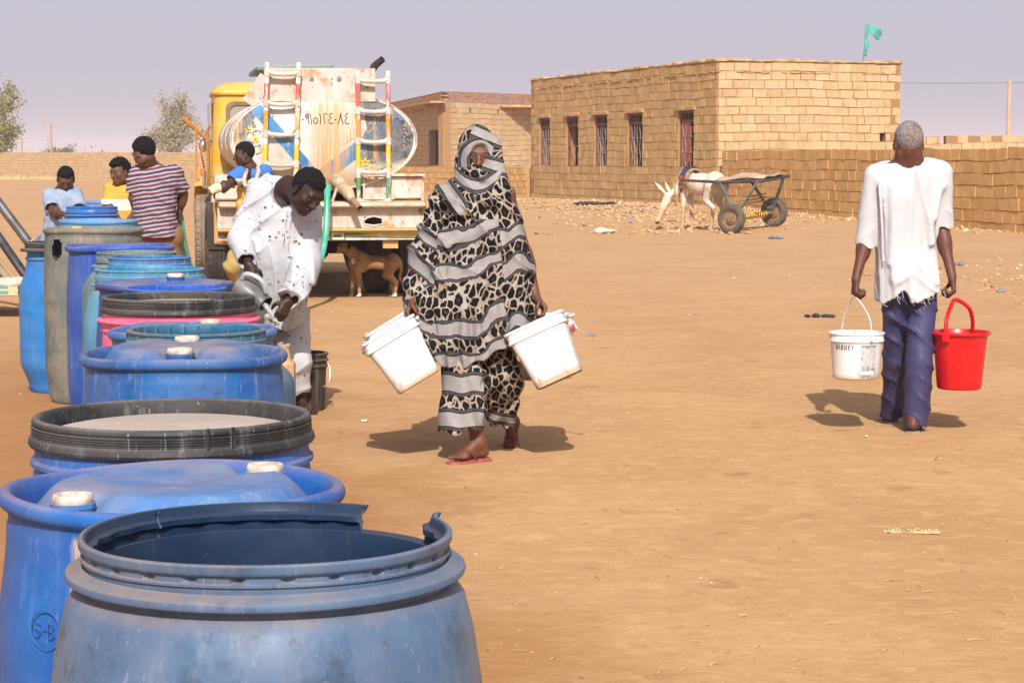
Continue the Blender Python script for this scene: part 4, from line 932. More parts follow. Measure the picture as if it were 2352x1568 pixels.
mb = MB(); mb.tube([(.93, 4.14, 1.2), (.93, 4.14, 2.35), (.94, 4.12, 2.52), (1.0, 4.06, 2.64), (1.09, 3.98, 2.72)], [.046] * 4 + [.042], 14, False); mb.tube([(1.09, 3.98, 2.72), (.98, 4.07, 2.63), (.94, 4.12, 2.5)], .035, 12, False); mb.build('exhaust_stack', T_DARK, truck)
# ---- chassis
mb = MB()
for x in (-.42, .42): mb.box((x, 3.3, .80), (.09, 6.4, .22))
for y in (.4, 1.9, 3.0, 4.0): mb.box((0, y, .80), (.82, .10, .16))
mb.box((0, 1.4, .50), (.34, .30, .30), None, .08); mb.tube([(-1.0, 1.4, .52), (1.0, 1.4, .52)], .075, 12); mb.tube([(-1.0, 5.3, .50), (1.0, 5.3, .50)], .06, 12); mb.tube([(0, 1.4, .52), (0, 4.6, .7)], .05, 10); mb.box((0, 5.0, .9), (.7, 1.2, .5))
for y in (1.0, 2.6, 3.7): mb.box((0, y, 1.11), (1.7, .10, .18))
mb.box((0, 2.6, .90), (1.9, 3.4, .10)); mb.box((0, 3.5, .70), (1.7, 2.2, .55)); mb.box((0, 5.0, .60), (1.5, 1.6, .55)); mb.box((0, .95, .98), (1.9, .9, .06))  # solid boxes added to block light reaching the ground under the tanker
mb.build('chassis_and_shade_boxes', T_DARK, truck, smooth=30)
mb = MB(); mb.box((-.85, 2.7, .95), (.46, .9, .36), None, .02); mb.build('fuel_tank', T_WHITE2, truck)
mb = MB(); mb.box((-.93, 1.05, .80), (.34, .35, .46), None, .015); mb.build('tool_box', T_OCH, truck)
# ---- wheels
def tyre(m, c, Rr, w, axis=0.0, treads=True, n=144):
    prof = []; hw = w / 2
    sid = [(Rr * .58, -hw * .72), (Rr * .64, -hw * .92), (Rr * .78, -hw * 1.0), (Rr * .90, -hw * .97), (Rr * .965, -hw * .88)]
    tr = [(Rr * (.985 + .015 * math.cos(t * 1.2)), t * hw * .84) for t in np.linspace(-1, 1, 41)]
    prof = sid + tr + [(r, -x) for r, x in sid[::-1]]
    M = Matrix.Translation(c) @ Matrix.Rotation(axis, 4, 'Z') @ Matrix.Rotation(R(90), 4, 'Y')
    grv = [(-.55, .05), (-.18, .05), (.18, .05), (.55, .05)]
    def rf(r, x, a, i):
        if treads and 5 <= i <= 45:
            u = x / (hw * .84); z = .055 * (abs(((a * 42 / (2 * math.pi)) % 1) * 2 - 1) * 2 - 1)
            for g, gw in grv:
                if abs(u - g - z) < gw: return (r - Rr * .022, x)
            if abs(u) > .78 and ((a * 42 / (2 * math.pi)) % 1) < .3: return (r - Rr * .025, x)
        return (r, x)
    m.lathe(prof, n * 2 if treads else n, M, rf)
    return M
M_TYRE = plain('dusty_tyre', (.19, .150, .112), .9, 0, .25, 6, .2, (.28, .20, .13), .6); M_TYRED = plain('black_tyre', (.035, .032, .03), .9, 0, .25, 6, .2, (.13, .10, .07), .5)
def wheel(parent, c, Rr, w, axis, rimmat, tmat, lugs=8, n=144):
    m = MB(); M = tyre(m, c, Rr, w, axis, True, n); wh = m.build('wheel', tmat, parent, smooth=40)
    m = MB(); hw = w / 2; m.lathe([(Rr * .60, -hw * .74), (Rr * .57, -hw * .78), (Rr * .53, -hw * .5), (Rr * .30, -hw * .35), (Rr * .28, -hw * .8), (Rr * .16, -hw * .95), (0, -hw * .97)], 40, M); m.lathe([(0, hw * .5), (Rr * .2, hw * .5), (Rr * .5, hw * .3), (Rr * .57, hw * .78), (Rr * .6, hw * .74)], 40, M); m.build('rim', rimmat, wh)
    m = MB()
    for k in range(lugs):
        a = 2 * math.pi * k / lugs; q = M @ Vector((Rr * .42 * math.cos(a), Rr * .42 * math.sin(a), -hw * .4)); q2 = M @ Vector((Rr * .42 * math.cos(a), Rr * .42 * math.sin(a), -hw * .55)); m.tube([q, q2], .018, 6)
    tag(m.build('wheel_nuts', T_RUST, wh)); return wh
for x in (-1.04, -.72, .72, 1.04): wheel(truck, Vector((x, 1.45, .51)), .51, .27, 0, T_RUST, M_TYRED, n=110)
wheel(truck, Vector((-1.03, 5.25, .52)), .52, .34, R(-2), T_RUST, M_TYRE); wheel(truck, Vector((.95, 5.3, .52)), .52, .31, R(9), T_YEL, M_TYRE, n=90)
for x in (-1.0, 1.0): mb = MB(); mb.box((x * .88, .92, .72), (.55, .012, .40)); mb.build('mudflap', T_DARK, truck, smooth=0)
# ---- cab
CX, CW, CY0, CY1 = -.06, .94, 4.22, 5.75
def cab_ring(z, wx, y0, y1, r):
    q = []
    for (cx, cy, a0) in ((CX + wx - r, y0 + r, -90), (CX + wx - r, y1 - r, 0), (CX - wx + r, y1 - r, 90), (CX - wx + r, y0 + r, 180)):
        for k in range(7): a = R(a0 + 15 * k); q.append((cx + r * math.cos(a), cy + r * math.sin(a), z))
    return q
mb = MB(); mb.loft([cab_ring(.86, CW, CY0, CY1, .06), cab_ring(1.25, CW + .01, CY0, CY1 + .05, .10), cab_ring(1.6, CW, CY0, CY1 + .02, .12), cab_ring(2.0, CW - .02, CY0, CY1 - .1, .14), cab_ring(2.30, CW - .035, CY0 + .015, CY1 - .24, .16)]); cab = mb.build('cab', T_YEL, truck, smooth=50)
mb = MB(); mb.loft([cab_ring(2.28, CW - .01, CY0 - .02, CY1 - .20, .17), cab_ring(2.305, CW + .0, CY0 - .03, CY1 - .18, .17), cab_ring(2.33, CW - .01, CY0 - .02, CY1 - .20, .17), cab_ring(2.39, CW - .06, CY0 + .03, CY1 - .28, .2), cab_ring(2.44, CW - .18, CY0 + .14, CY1 - .42, .22), cab_ring(2.455, CW - .4, CY0 + .4, CY1 - .6, .1)]); mb.build('roof', T_YEL, cab, smooth=50)
def rrect(cx, cz, w, h, r, y, n=6):
    q = []
    for sx, sz, a0 in ((1, -1, -90), (1, 1, 0), (-1, 1, 90), (-1, -1, 180)):
        for k in range(n + 1): a = R(a0 + 90 * k / n); q.append((cx + sx * (w / 2 - r) + r * math.cos(a), y, cz + sz * (h / 2 - r) + r * math.sin(a)))
    return q
for cx in (-.52, .38):
    mb = MB(); mb.loft([rrect(cx, 2.02, .62, .36, .10, CY0 - .012), rrect(cx, 2.02, .60, .34, .10, CY0 - .022), rrect(cx, 2.02, .52, .26, .08, CY0 - .020), rrect(cx, 2.02, .51, .25, .08, CY0 + .004)], False); wn = mb.build('rear_window', plain('window_rubber', (.18, .12, .05), .7), cab, smooth=40)
    mb = MB(); mb.add(rrect(cx, 2.02, .52, .26, .08, CY0 - .004), [list(range(28))]); mb.build('pane', T_GLASS, wn, smooth=0)
mb = MB(); mb.box((CX - CW - .004, 4.95, 1.95), (.03, .85, .5), None, .01); sw = mb.build('side_window', T_GLASS, cab)
mb = MB(); mb.box((CX - CW - .012, 4.95, 1.28), (.03, .95, .74), None, .012); dr = mb.build('door', T_YEL, cab)
mb = MB(); mb.tube([(CX - CW - .03, 4.62, 1.48), (CX - CW - .06, 4.66, 1.48), (CX - CW - .06, 4.80, 1.48), (CX - CW - .03, 4.84, 1.48)], .012, 8); mb.build('handle', T_CHROME, dr)
mb = MB(); mb.tube([(CX - CW - .0, 4.30, 1.28), (CX - CW - .05, 4.34, 1.30), (CX - CW - .05, 4.34, 1.85), (CX - CW - .02, 4.30, 1.9)], .016, 8); mb.build('grab_rail', plain('grab_rail_rust', (.35, .17, .05), .7), cab)
mb = MB(); mb.box((0, 6.15, 1.25), (1.55, .95, .75), None, .12); mb.build('bonnet', T_YEL, truck)
def fender(sx):
    m = MB(); rings = []
    for k in range(13):
        a = R(-25 + 122 * k / 12); rr = .63; x0, x1 = sx * .78 + CX * 0, sx * 1.19
        c = (5.3 + rr * math.cos(a) * 1.02, .56 + rr * math.sin(a) * .94 + .06)
        rings.append([(x0, c[0], c[1]), (x1 - sx * .05, c[0], c[1]), (x1, c[0] + .015 * math.cos(a), c[1] - .03), (x1, c[0] + .05 * math.cos(a), c[1] - .07 * max(.2, math.sin(a))), (x1 - sx * .02, c[0] + .05 * math.cos(a), c[1] - .06 * max(.2, math.sin(a))), (x0, c[0] + .03 * math.cos(a), c[1] - .03 * max(.2, math.sin(a)))])
    m.loft(rings); m.box((sx * 1.0, 5.86, .98), (.40, .30, .55), None, .10); return m.build('fender', T_YEL, truck, smooth=50)
for sx in (-1, 1): fender(sx)
mb = MB(); mb.tube([(-1.06, 4.72, 1.13), (-1.05, 4.70, 1.36)], [.045, .03], 10); mb.tube([(-1.09, 4.70, 1.15), (-1.085, 4.68, 1.34)], [.03, .02], 8); mb.build('fender_mirror', T_CHROME, truck)
mb = MB(); mb.tube([(-1.04, 5.9, 1.3), (-1.10, 5.85, 1.62), (-1.02, 5.8, 1.85)], .012, 6); mb.tube([(-1.02, 5.8, 1.75), (-1.32, 5.7, 2.02)], [.02, .032], 8); mb.tube([(-1.16, 5.6, 1.2), (-1.16, 5.6, 1.95)], .012, 6); mb.build('mirror_arm', plain('orange_rusty_arm', (.45, .18, .03), .6), truck)
mb = MB(); mb.ball((-1.07, 5.62, 1.66), (.06, .05, .085)); mb.build('mirror', T_CHROME, truck)
mb = MB(); mb.box((-1.10, 5.0, 1.33), (.06, .06, .09), None, .012); mb.build('indicator', T_AMBER, truck)
mb = MB(); mb.ball((-.78, 4.05, 1.22), (.17, .16, .13)); mb.build('air_cleaner', T_WHITE2, truck)
# ---- the delivery hose
M_HOSE = plain('green_hose', (.035, .36, .25), .35, 0, .15, 5, .05, (.30, .40, .30), .5)
hpts = [P(754, 428, 21.75), P(752, 445, 21.6), P(751, 490, 21.5), P(747, 545, 21.4), P(735, 600, 21.2), P(716, 635, 20.9), P(690, 662, 20.3)]
hpts += [np.array((-2.1, 19.7, .10)), np.array((-2.45, 19.3, .05)), np.array((-2.75, 18.9, .05)), np.array((-2.82, 18.4, .05)), np.array((-2.72, 18.0, .08))]
hand = P(412, 497, 17.25); hpts += [P(452, 668, 17.75), P(436, 618, 17.5), P(424, 572, 17.35), P(416, 530, 17.25), hand, P(400, 490, 17.30), P(372, 494, 17.42), P(340, 494, 17.40), P(325, 497, 17.35)]
def spline(pts, n=8):
    p = [Vector(q) for q in pts]; p = [p[0] * 2 - p[1]] + p + [p[-1] * 2 - p[-2]]; out = []
    for i in range(1, len(p) - 2):
        for k in range(n):
            t = k / n; a, b, c, d = p[i - 1], p[i], p[i + 1], p[i + 2]
            out.append(.5 * ((2 * b) + (c - a) * t + (2 * a - 5 * b + 4 * c - d) * t * t + (3 * b - a - 3 * c + d) * t ** 3))
    return out + [p[-2]]
mb = MB(); mb.tube(spline(hpts), .034, 12); tag(mb.build('hose', M_HOSE, smooth=180), 'long green hose from the tanker outlet across the ground to the striped boy\'s hand', 'hose')
# ================================================================ smooth solids for bodies and clothes
class SDF:
    def __init__(s, lo, hi, h):
        s.h = h; s.lo = np.array(lo, float) - 3 * h; n = np.ceil((np.array(hi, float) - s.lo) / h).astype(int) + 4
        s.ax = [(s.lo[i] + h * np.arange(n[i])).astype(np.float32) for i in range(3)]; s.D = np.full(n, .3, np.float32)
    def win(s, lo, hi):
        sl = []
        for i in range(3):
            a = int(np.floor((lo[i] - s.lo[i]) / s.h)); b = int(np.ceil((hi[i] - s.lo[i]) / s.h)) + 1
            a = max(0, a); b = min(s.D.shape[i], b)
            if a >= b: return None
            sl.append(slice(a, b))
        return tuple(sl), s.ax[0][sl[0]][:, None, None], s.ax[1][sl[1]][None, :, None], s.ax[2][sl[2]][None, None, :]
    def op(s, lo, hi, f, k=.02, mode='add'):
        w = s.win(np.array(lo) - k - 3 * s.h, np.array(hi) + k + 3 * s.h)
        if w is None: return
        sl, X, Y, Z = w; d = f(X, Y, Z).astype(np.float32); a = s.D[sl]
        k = max(k, 1e-4)
        if mode == 'add': hh = np.maximum(k - np.abs(a - d), 0) / k; s.D[sl] = np.minimum(a, d) - hh * hh * k * .25
        else: d = -d; hh = np.maximum(k - np.abs(a - d), 0) / k; s.D[sl] = np.maximum(a, d) + hh * hh * k * .25
    def cap(s, a, b, ra, rb=None, k=.02, mode='add', flat=None):
        """tapered limb from a to b; flat=(axis, factor) squashes it along one axis"""
        a = np.array(a, float); b = np.array(b, float); rb = ra if rb is None else rb; r = max(ra, rb); ba = b - a; L2 = float(ba @ ba) + 1e-9
        fx = np.array((1., 1., 1.))
        def f(X, Y, Z):
            px, py, pz = X - a[0], Y - a[1], Z - a[2]; t = np.clip((px * ba[0] + py * ba[1] + pz * ba[2]) / L2, 0, 1)
            qx, qy, qz = px - t * ba[0], py - t * ba[1], pz - t * ba[2]
            if flat is not None:
                n, q = np.array(flat[0], float), flat[1]; n = n / np.linalg.norm(n); dn = qx * n[0] + qy * n[1] + qz * n[2]; e = (1 / q - 1) * dn
                qx, qy, qz = qx + e * n[0], qy + e * n[1], qz + e * n[2]
                return (np.sqrt(qx * qx + qy * qy + qz * qz) - (ra + (rb - ra) * t)) * (q if q < 1 else 1 / q) ** .5
            return np.sqrt(qx * qx + qy * qy + qz * qz) - (ra + (rb - ra) * t)
        m = r * (max(1, flat[1]) if flat is not None else 1)
        s.op(np.minimum(a, b) - m, np.maximum(a, b) + m, f, k, mode)
    def ell(s, c, r, F=None, k=.02, mode='add'):
        """ellipsoid; F = 3 unit axes as rows"""
        c = np.array(c, float); r = np.array(r, float); F = np.eye(3) if F is None else np.array(F, float)
        ext = np.sqrt(((F * r[:, None]) ** 2).sum(0))
        def f(X, Y, Z):
            px, py, pz = X - c[0], Y - c[1], Z - c[2]; u = [(px * F[i][0] + py * F[i][1] + pz * F[i][2]) / r[i] for i in range(3)]
            k0 = np.sqrt(u[0] ** 2 + u[1] ** 2 + u[2] ** 2); k1 = np.sqrt((u[0] / r[0]) ** 2 + (u[1] / r[1]) ** 2 + (u[2] / r[2]) ** 2)
            return k0 * (k0 - 1) / np.maximum(k1, 1e-6)
        s.op(c - ext, c + ext, f, k, mode)
    def loft(s, tab, k=.03, n=2.3, fold=None, mode='add'):
        """upright draped form: rows (z, x_left, x_right, y_front, y_back)"""
        t = np.array(sorted([list(q) for q in tab]), float); z = t[:, 0]
        cx = (t[:, 1] + t[:, 2]) / 2; cy = (t[:, 3] + t[:, 4]) / 2; wx = (t[:, 2] - t[:, 1]) / 2; wy = (t[:, 4] - t[:, 3]) / 2
        def f(X, Y, Z):
            zz = np.clip(Z, z[0], z[-1]); I = lambda q: np.interp(zz, z, q)
            dx, dy = X - I(cx), Y - I(cy); a, b = I(wx), I(wy)
            if fold is not None: g = 1 + fold(X, Y, Z, np.arctan2(dy, dx)); a = a * g; b = b * g
            q = ((np.abs(dx) / a) ** n + (np.abs(dy) / b) ** n) ** (1 / n); r = np.sqrt(dx * dx + dy * dy)
            d = np.where(q < .05, -np.minimum(a, b), r * (1 - 1 / np.maximum(q, .05)))
            over = np.maximum(Z - z[-1], z[0] - Z); return np.maximum(d, over)
        lo = np.array((t[:, 1].min() - .03, t[:, 3].min() - .03, z[0])); hi = np.array((t[:, 2].max() + .03, t[:, 4].max() + .03, z[-1])); s.op(lo, hi, f, k, mode)
    def cut(s, f, soft=.004):
        """keep only where f < 0"""
        X, Y, Z = s.ax[0][:, None, None], s.ax[1][None, :, None], s.ax[2][None, None, :]; s.D = np.maximum(s.D, np.broadcast_to(f(X, Y, Z), s.D.shape).astype(np.float32))
    def wrinkle(s, f, band=.06):
        idx = np.nonzero(np.abs(s.D) < band); s.D[idx] += f(s.ax[0][idx[0]], s.ax[1][idx[1]], s.ax[2][idx[2]]).astype(np.float32)
    def mesh(s):
        D = s.D; ins = D < 0; c = [ins[:-1, :-1, :-1], ins[1:, :-1, :-1], ins[:-1, 1:, :-1], ins[1:, 1:, :-1], ins[:-1, :-1, 1:], ins[1:, :-1, 1:], ins[:-1, 1:, 1:], ins[1:, 1:, 1:]]
        any_ = np.zeros_like(c[0]); all_ = np.ones_like(c[0])
        for q in c: any_ |= q; all_ &= q
        act = any_ & ~all_; I, J, K = np.nonzero(act); idx = np.full(act.shape, -1, np.int64); idx[I, J, K] = np.arange(len(I))
        off = [(0, 0, 0), (1, 0, 0), (0, 1, 0), (1, 1, 0), (0, 0, 1), (1, 0, 1), (0, 1, 1), (1, 1, 1)]; v = [D[I + o[0], J + o[1], K + o[2]] for o in off]
        acc = np.zeros((len(I), 3)); cnt = np.zeros(len(I))
        for a, b in ((0, 1), (2, 3), (4, 5), (6, 7), (0, 2), (1, 3), (4, 6), (5, 7), (0, 4), (1, 5), (2, 6), (3, 7)):
            m = (v[a] < 0) != (v[b] < 0); t = np.where(m, v[a] / np.where(m, v[a] - v[b], 1), 0); oa, ob = np.array(off[a]), np.array(off[b])
            acc += m[:, None] * (oa + t[:, None] * (ob - oa)); cnt += m
        V = s.lo + (np.stack([I, J, K], 1) + acc / cnt[:, None]) * s.h; Q = []
        for axn in range(3):
            sl0 = [slice(1, -1)] * 3; sl1 = [slice(1, -1)] * 3; sl0[axn] = slice(0, -1); sl1[axn] = slice(1, None)
            a = ins[tuple(sl0)]; b = ins[tuple(sl1)]; e = np.nonzero(a != b); sg = a[e]; p = [e[i] + (0 if i == axn else 1) for i in range(3)]
            u, w = [(1, 2), (2, 0), (0, 1)][axn]
            def cell(du, dw): q = [x.copy() for x in p]; q[u] = q[u] - du; q[w] = q[w] - dw; return idx[q[0], q[1], q[2]]
            q = np.stack([cell(1, 1), cell(0, 1), cell(0, 0), cell(1, 0)], 1); q[~sg] = q[~sg][:, ::-1]; Q.append(q)
        Q = np.concatenate(Q); Q = Q[(Q >= 0).all(1)]; return V, Q

def unit(v): v = np.array(v, float); return v / np.linalg.norm(v)
def frame(f, u):
    f = unit(f); u = np.array(u, float); u = unit(u - f * (u @ f)); s = np.cross(f, u); return np.stack([s, f, u])     # rows: right-hand side, forward, up
def head_prims(S, c, F, hs=1.0, hair=False, eyes=True):
    def at(x, y, z): return c + hs * (F[0] * x + F[1] * y + F[2] * z)
    def E(p, r, k=.02, mode='add', Fr=None): S.ell(at(*p), np.array(r) * hs, F if Fr is None else Fr, k * hs, mode)
    E((0, -.012, .028), (.074, .094, .088)); E((0, .034, -.03), (.060, .060, .085), .03); E((0, .040, -.082), (.046, .046, .034), .03); E((0, .070, -.103), (.020, .018, .016), .02)
    for sx in (-1, 1):
        E((sx * .040, .058, -.022), (.026, .026, .026), .02); E((sx * .058, .0, -.065), (.014, .035, .03), .03)
        E((sx * .031, .103, .004), (.018, .012, .011), .014, 'sub')
        E((sx * .031, .080, .003), (.0135, .0125, .0125), .003)
        Fe = np.stack([unit(F[0] + sx * -.35 * F[1]), unit(F[1] + sx * .35 * F[0]), F[2]])
        E((sx * .080, -.004, -.012), (.010, .021, .033), .008, 'add', Fe); E((sx * .087, -.002, -.008), (.006, .012, .020), .006, 'sub', Fe)
        E((sx * .011, .100, -.036), (.0085, .010, .008), .008)
    S.cap(at(-.036, .083, .022), at(.036, .083, .022), .012 * hs, None, .018 * hs)
    S.cap(at(0, .090, .008), at(0, .112, -.030), .008 * hs, .013 * hs, .012 * hs)
    E((0, .094, -.060), (.023, .011, .0065), .006); E((0, .092, -.074), (.020, .011, .0075), .006); S.cap(at(-.022, .101, -.067), at(.022, .101, -.067), .002 * hs, None, .004 * hs, 'sub')
def head_tint(V, c, F, hs=1.0):
    """columns: eye white, dark (iris, brow), lips"""
    L = (V - c) @ F.T / hs; t = np.zeros((len(V), 3))
    lip = (((L[:, 0] / .024) ** 2 + ((L[:, 2] + .067) / .0135) ** 2) < 1) & (L[:, 1] > .085); t[lip, 2] = 1
    for sx in (-1, 1):
        br = (np.abs(L[:, 0] - sx * .033) < .020) & (np.abs(L[:, 2] - .026 + .15 * np.abs(L[:, 0] - sx * .03)) < .0042) & (L[:, 1] > .07); t[br, 1] = .8
        e = (((L[:, 0] - sx * .031) / .0125) ** 2 + ((L[:, 2] - .001) / .0042) ** 2 < 1) & (L[:, 1] > .078); t[e, 0] = 1
        e = (np.hypot(L[:, 0] - sx * .031, L[:, 2] - .002) < .0052) & (L[:, 1] > .078); t[e, 1] = 1
    return t
def hand_prims(S, w, d, n, th, curl=.5, sz=1.0, spread=.0, thumb_in=.6):
    """w wrist, d towards the knuckles, n palm facing, th towards the thumb"""
    d = unit(d); n = np.array(n, float); n = unit(n - d * (n @ d)); t = np.cross(d, n); t = t if t @ np.array(th, float) > 0 else -t
    def at(a, b, c): return w + sz * (d * a + n * b + t * c)
    for k, c in enumerate((.028, .010, -.009, -.027)):
        S.cap(at(.012, 0, c * .6), at(.082 - .004 * abs(k - 1), -.002, c), .0135 * sz, .0115 * sz, .016 * sz)
        kn = at(.084 - .004 * abs(k - 1), -.002, c * 1.04); ln = ((.040, .024, .020), (.044, .027, .021), (.041, .026, .020), (.032, .019, .018))[k]; a = curl * (.85 + .07 * k); ang = .15 + a * .9
        for i in range(3):
            dd = d * math.cos(ang) + n * math.sin(ang) + t * spread * (1.5 - k) * .2; e = kn + unit(dd) * ln[i] * sz; S.cap(kn, e, (.0092 - .0009 * i) * sz, (.0085 - .0011 * i) * sz, .004 * sz); kn = e; ang += a * (1.15, .85, 0)[i]
    b = at(.018, .006, .022); e = b + sz * .042 * unit(t * .75 + d * .65 + n * .35); S.cap(b, e, .015 * sz, .011 * sz, .014 * sz)
    e2 = e + sz * .030 * unit(d * .8 + n * (.4 + thumb_in) - t * (thumb_in * .6 - .25)); S.cap(e, e2, .0105 * sz, .0095 * sz, .006 * sz); e3 = e2 + sz * .024 * unit(d * .6 + n * (.5 + thumb_in) - t * thumb_in); S.cap(e2, e3, .0095 * sz, .0075 * sz, .005 * sz)
def foot_prims(S, ank, toe, up, sz=1.0):
    toe = unit(toe); up = np.array(up, float); up = unit(up - toe * (up @ toe)); t = np.cross(toe, up)
    def at(a, b, c): return ank + sz * (toe * a + up * b + t * c)
    S.cap(at(-.012, .0, 0), at(-.035, -.055, 0), .036 * sz, .028 * sz, .02); S.cap(at(0, -.01, 0), at(.10, -.062, .0), .036 * sz, .022 * sz, .03); S.cap(at(-.03, -.062, 0), at(.11, -.068, 0), .026 * sz, .020 * sz, .02)
    S.cap(at(.10, -.066, -.028), at(.11, -.066, .028), .019 * sz, .019 * sz, .02)
    return at, t
def toes(S, at, sz, big):
    for k in range(5):
        c = big * (.034 - .0165 * k); S.cap(at(.11, -.070, c), at(.158 - .009 * k - (.0 if k else -.004), -.076, c * 1.03), (.0125 if k == 0 else .0088) * sz, (.0115 if k == 0 else .0075) * sz, .006)
def limb(S, a, b, c, r0, r1, r2, bulge=.0, k=.03):
    S.cap(a, b, r0, r1, k); S.cap(b, c, r1 * 1.02, r2, k)
def torso(S, J, sc=1.0, fat=1.0):
    ax = unit(J['neck'] - J['pelvis']); lat = J['shR'] - J['shL']; lat = unit(lat - ax * (lat @ ax)); F = np.stack([lat, np.cross(ax, lat), ax])
    S.ell(J['chest'], np.array((.150, .105 * fat, .185)) * sc, F, .05); S.ell((J['chest'] + J['pelvis']) / 2, np.array((.128, .095 * fat, .17)) * sc, F, .05); S.ell(J['pelvis'], np.array((.155, .110, .12)) * sc, F, .05)
    S.cap(J['shL'], J['shR'], .05 * sc, None, .05); m = (J['shL'] + J['shR']) / 2
    for q in ('shL', 'shR'): S.cap(J['neck'] + ax * .02, J[q] * .75 + m * .25, .045 * sc, .035 * sc, .04)
def bounds(pts, pad): p = np.array([q for q in pts], float); return p.min(0) - pad, p.max(0) + pad
def person_body(J, head, hs, sc, hands, feet, h=.006, extra=None):
    c, F = head; pts = [v for v in J.values()] + [c]; lo, hi = bounds(pts, .26); lo[2] = max(lo[2], -.03); S = SDF(lo, hi, h); torso(S, J, sc)
    S.cap(c - F[1] * .02 * hs - F[2] * .05 * hs, J['neck'], .050 * sc, .056 * sc, .03)
    for s in 'LR':
        limb(S, J['sh' + s], J['el' + s], J['wr' + s], .050 * sc, .038 * sc, .026 * sc); limb(S, J['hip' + s], J['kn' + s], J['an' + s], .085 * sc, .055 * sc, .036 * sc)
        S.ell((J['kn' + s] * .68 + J['an' + s] * .32), (.050 * sc, .052 * sc, .10 * sc), None, .03)
        d = J['wr' + s] - J['el' + s]; S.ell(J['el' + s] + d * .28, (.039 * sc, .039 * sc, .07 * sc), None, .03)
    for hd in hands: hand_prims(S, *hd)
    for ft in feet:
        at, t = foot_prims(S, ft[0], ft[1], ft[2], ft[3]); toes(S, at, ft[3], ft[4])
    head_prims(S, c, F, hs)
    if extra: extra(S)
    V, Q = S.mesh(); return V, Q
def skin_mat(name, col, lip=None):
    n = NT(name, .55, spec=.38); v = n.attr('tint', 'Vector'); o = n.geo('Position')
    c = n.mix(n.ramp(n.noise(o, 30, 4), .3, .7), tuple(q * .86 for q in col), tuple(q * 1.12 for q in col))
    lp = lip or (col[0] * 1.25, col[1] * .95, col[2] * .95)
    w, dk, lp_ = n.sep(v); c = n.mix(n.math('MULTIPLY', lp_, .8), c, lp); c = n.mix(n.ramp(w, .35, .75), c, (.24, .20, .175)); c = n.mix(n.ramp(dk, .3, .7), c, (.010, .008, .007))
    return n.out(c, n.ramp(n.noise(o, 60, 2), .3, .7, .46, .64), n.bump(n.noise(o, 220, 2), .12, .002))
def hair_cap(c, F, hs, mat, parent, thick=.010, front=.045, name='hair', curl=.004, low=-.03, top=.0):
    """close cropped hair following the skull down to ears and nape"""
    lo, hi = c - .2, c + .2; S = SDF(lo, hi, .0045); e = np.array((0, -.012, .028)); S.ell(c + hs * (F[0] * e[0] + F[1] * e[1] + F[2] * e[2]), hs * (np.array((.074, .094, .088)) + thick), F, .001)
    if top: S.ell(c + hs * (F[1] * .01 + F[2] * .07), hs * np.array((.07, .085, .055 + top)), F, .03)
    S.wrinkle(lambda x, y, z: curl * 2 * (vnoise(x * 95, y * 95, z * 95) - .5) + curl * (vnoise(x * 40, y * 40, z * 40) - .5))
    def keep(X, Y, Z):
        l = [(X - c[0]) * F[i][0] + (Y - c[1]) * F[i][1] + (Z - c[2]) * F[i][2] for i in range(3)]; x, y, z = [q / hs for q in l]
        line = np.where(y > .02, front + .10 * np.clip((y - .055), -.035, .04) + .0 * x, low + np.clip(y + .03, -.06, .05) * .9 + np.clip(-(y + .05), 0, .1) * -.35)
        return (line + .009 * (vnoise(X * 70, Y * 70, Z * 70) - .5) - z) * .8
    S.D += (thick * .95 * (1 - sstep(.0, .030, -np.broadcast_to(keep(S.ax[0][:, None, None], S.ax[1][None, :, None], S.ax[2][None, None, :]), S.D.shape)))).astype(np.float32)
    S.cut(keep); V, Q = S.mesh(); return link_mesh(name, V, Q, mat, parent, world=True, smooth=180)
def cloth_mat(name, col, scale=6, weave=True, rough=.85, var=.08):
    n = NT(name, rough, spec=.15); o = n.geo('Position'); c = n.mix(n.ramp(n.noise(o, scale, 4), .3, .7), tuple(q * (1 - var) for q in col), tuple(min(.9, q * (1 + var)) for q in col))
    return n.out(c, None, n.bump(n.math('ADD', n.math('MULTIPLY', n.noise(o, 14, 4, .6), .8), n.math('MULTIPLY', n.noise(o, 160, 2), .08)), .35, .012))
def px_tab(rows, d, front, back):
    """rows of (y, xl, xr[, front, back]) measured off the figure at distance d -> metres"""
    out = []
    for r in rows:
        l, q = P(r[1], r[0], d), P(r[2], r[0], d); f, b = (r[3], r[4]) if len(r) > 3 else (front, back); out.append((l[2], l[0], q[0], d - f, d + b))
    return out
def add_mesh(name, S, mat, parent, attrs=None, smooth=180, label=None):
    V, Q = S.mesh(); a = {k: f(V) for k, f in (attrs or {}).items()}; return link_mesh(name, V, Q, mat, parent, world=True, smooth=smooth, attrs=a, label=label)
def print_uv(V, d):
    """flat x, height coordinates on the cloth, scaled as they measure on a figure standing at distance d"""
    k = FPX / d; return 1176 + V[:, 0] * k, 364 + (EYE - V[:, 2]) * k
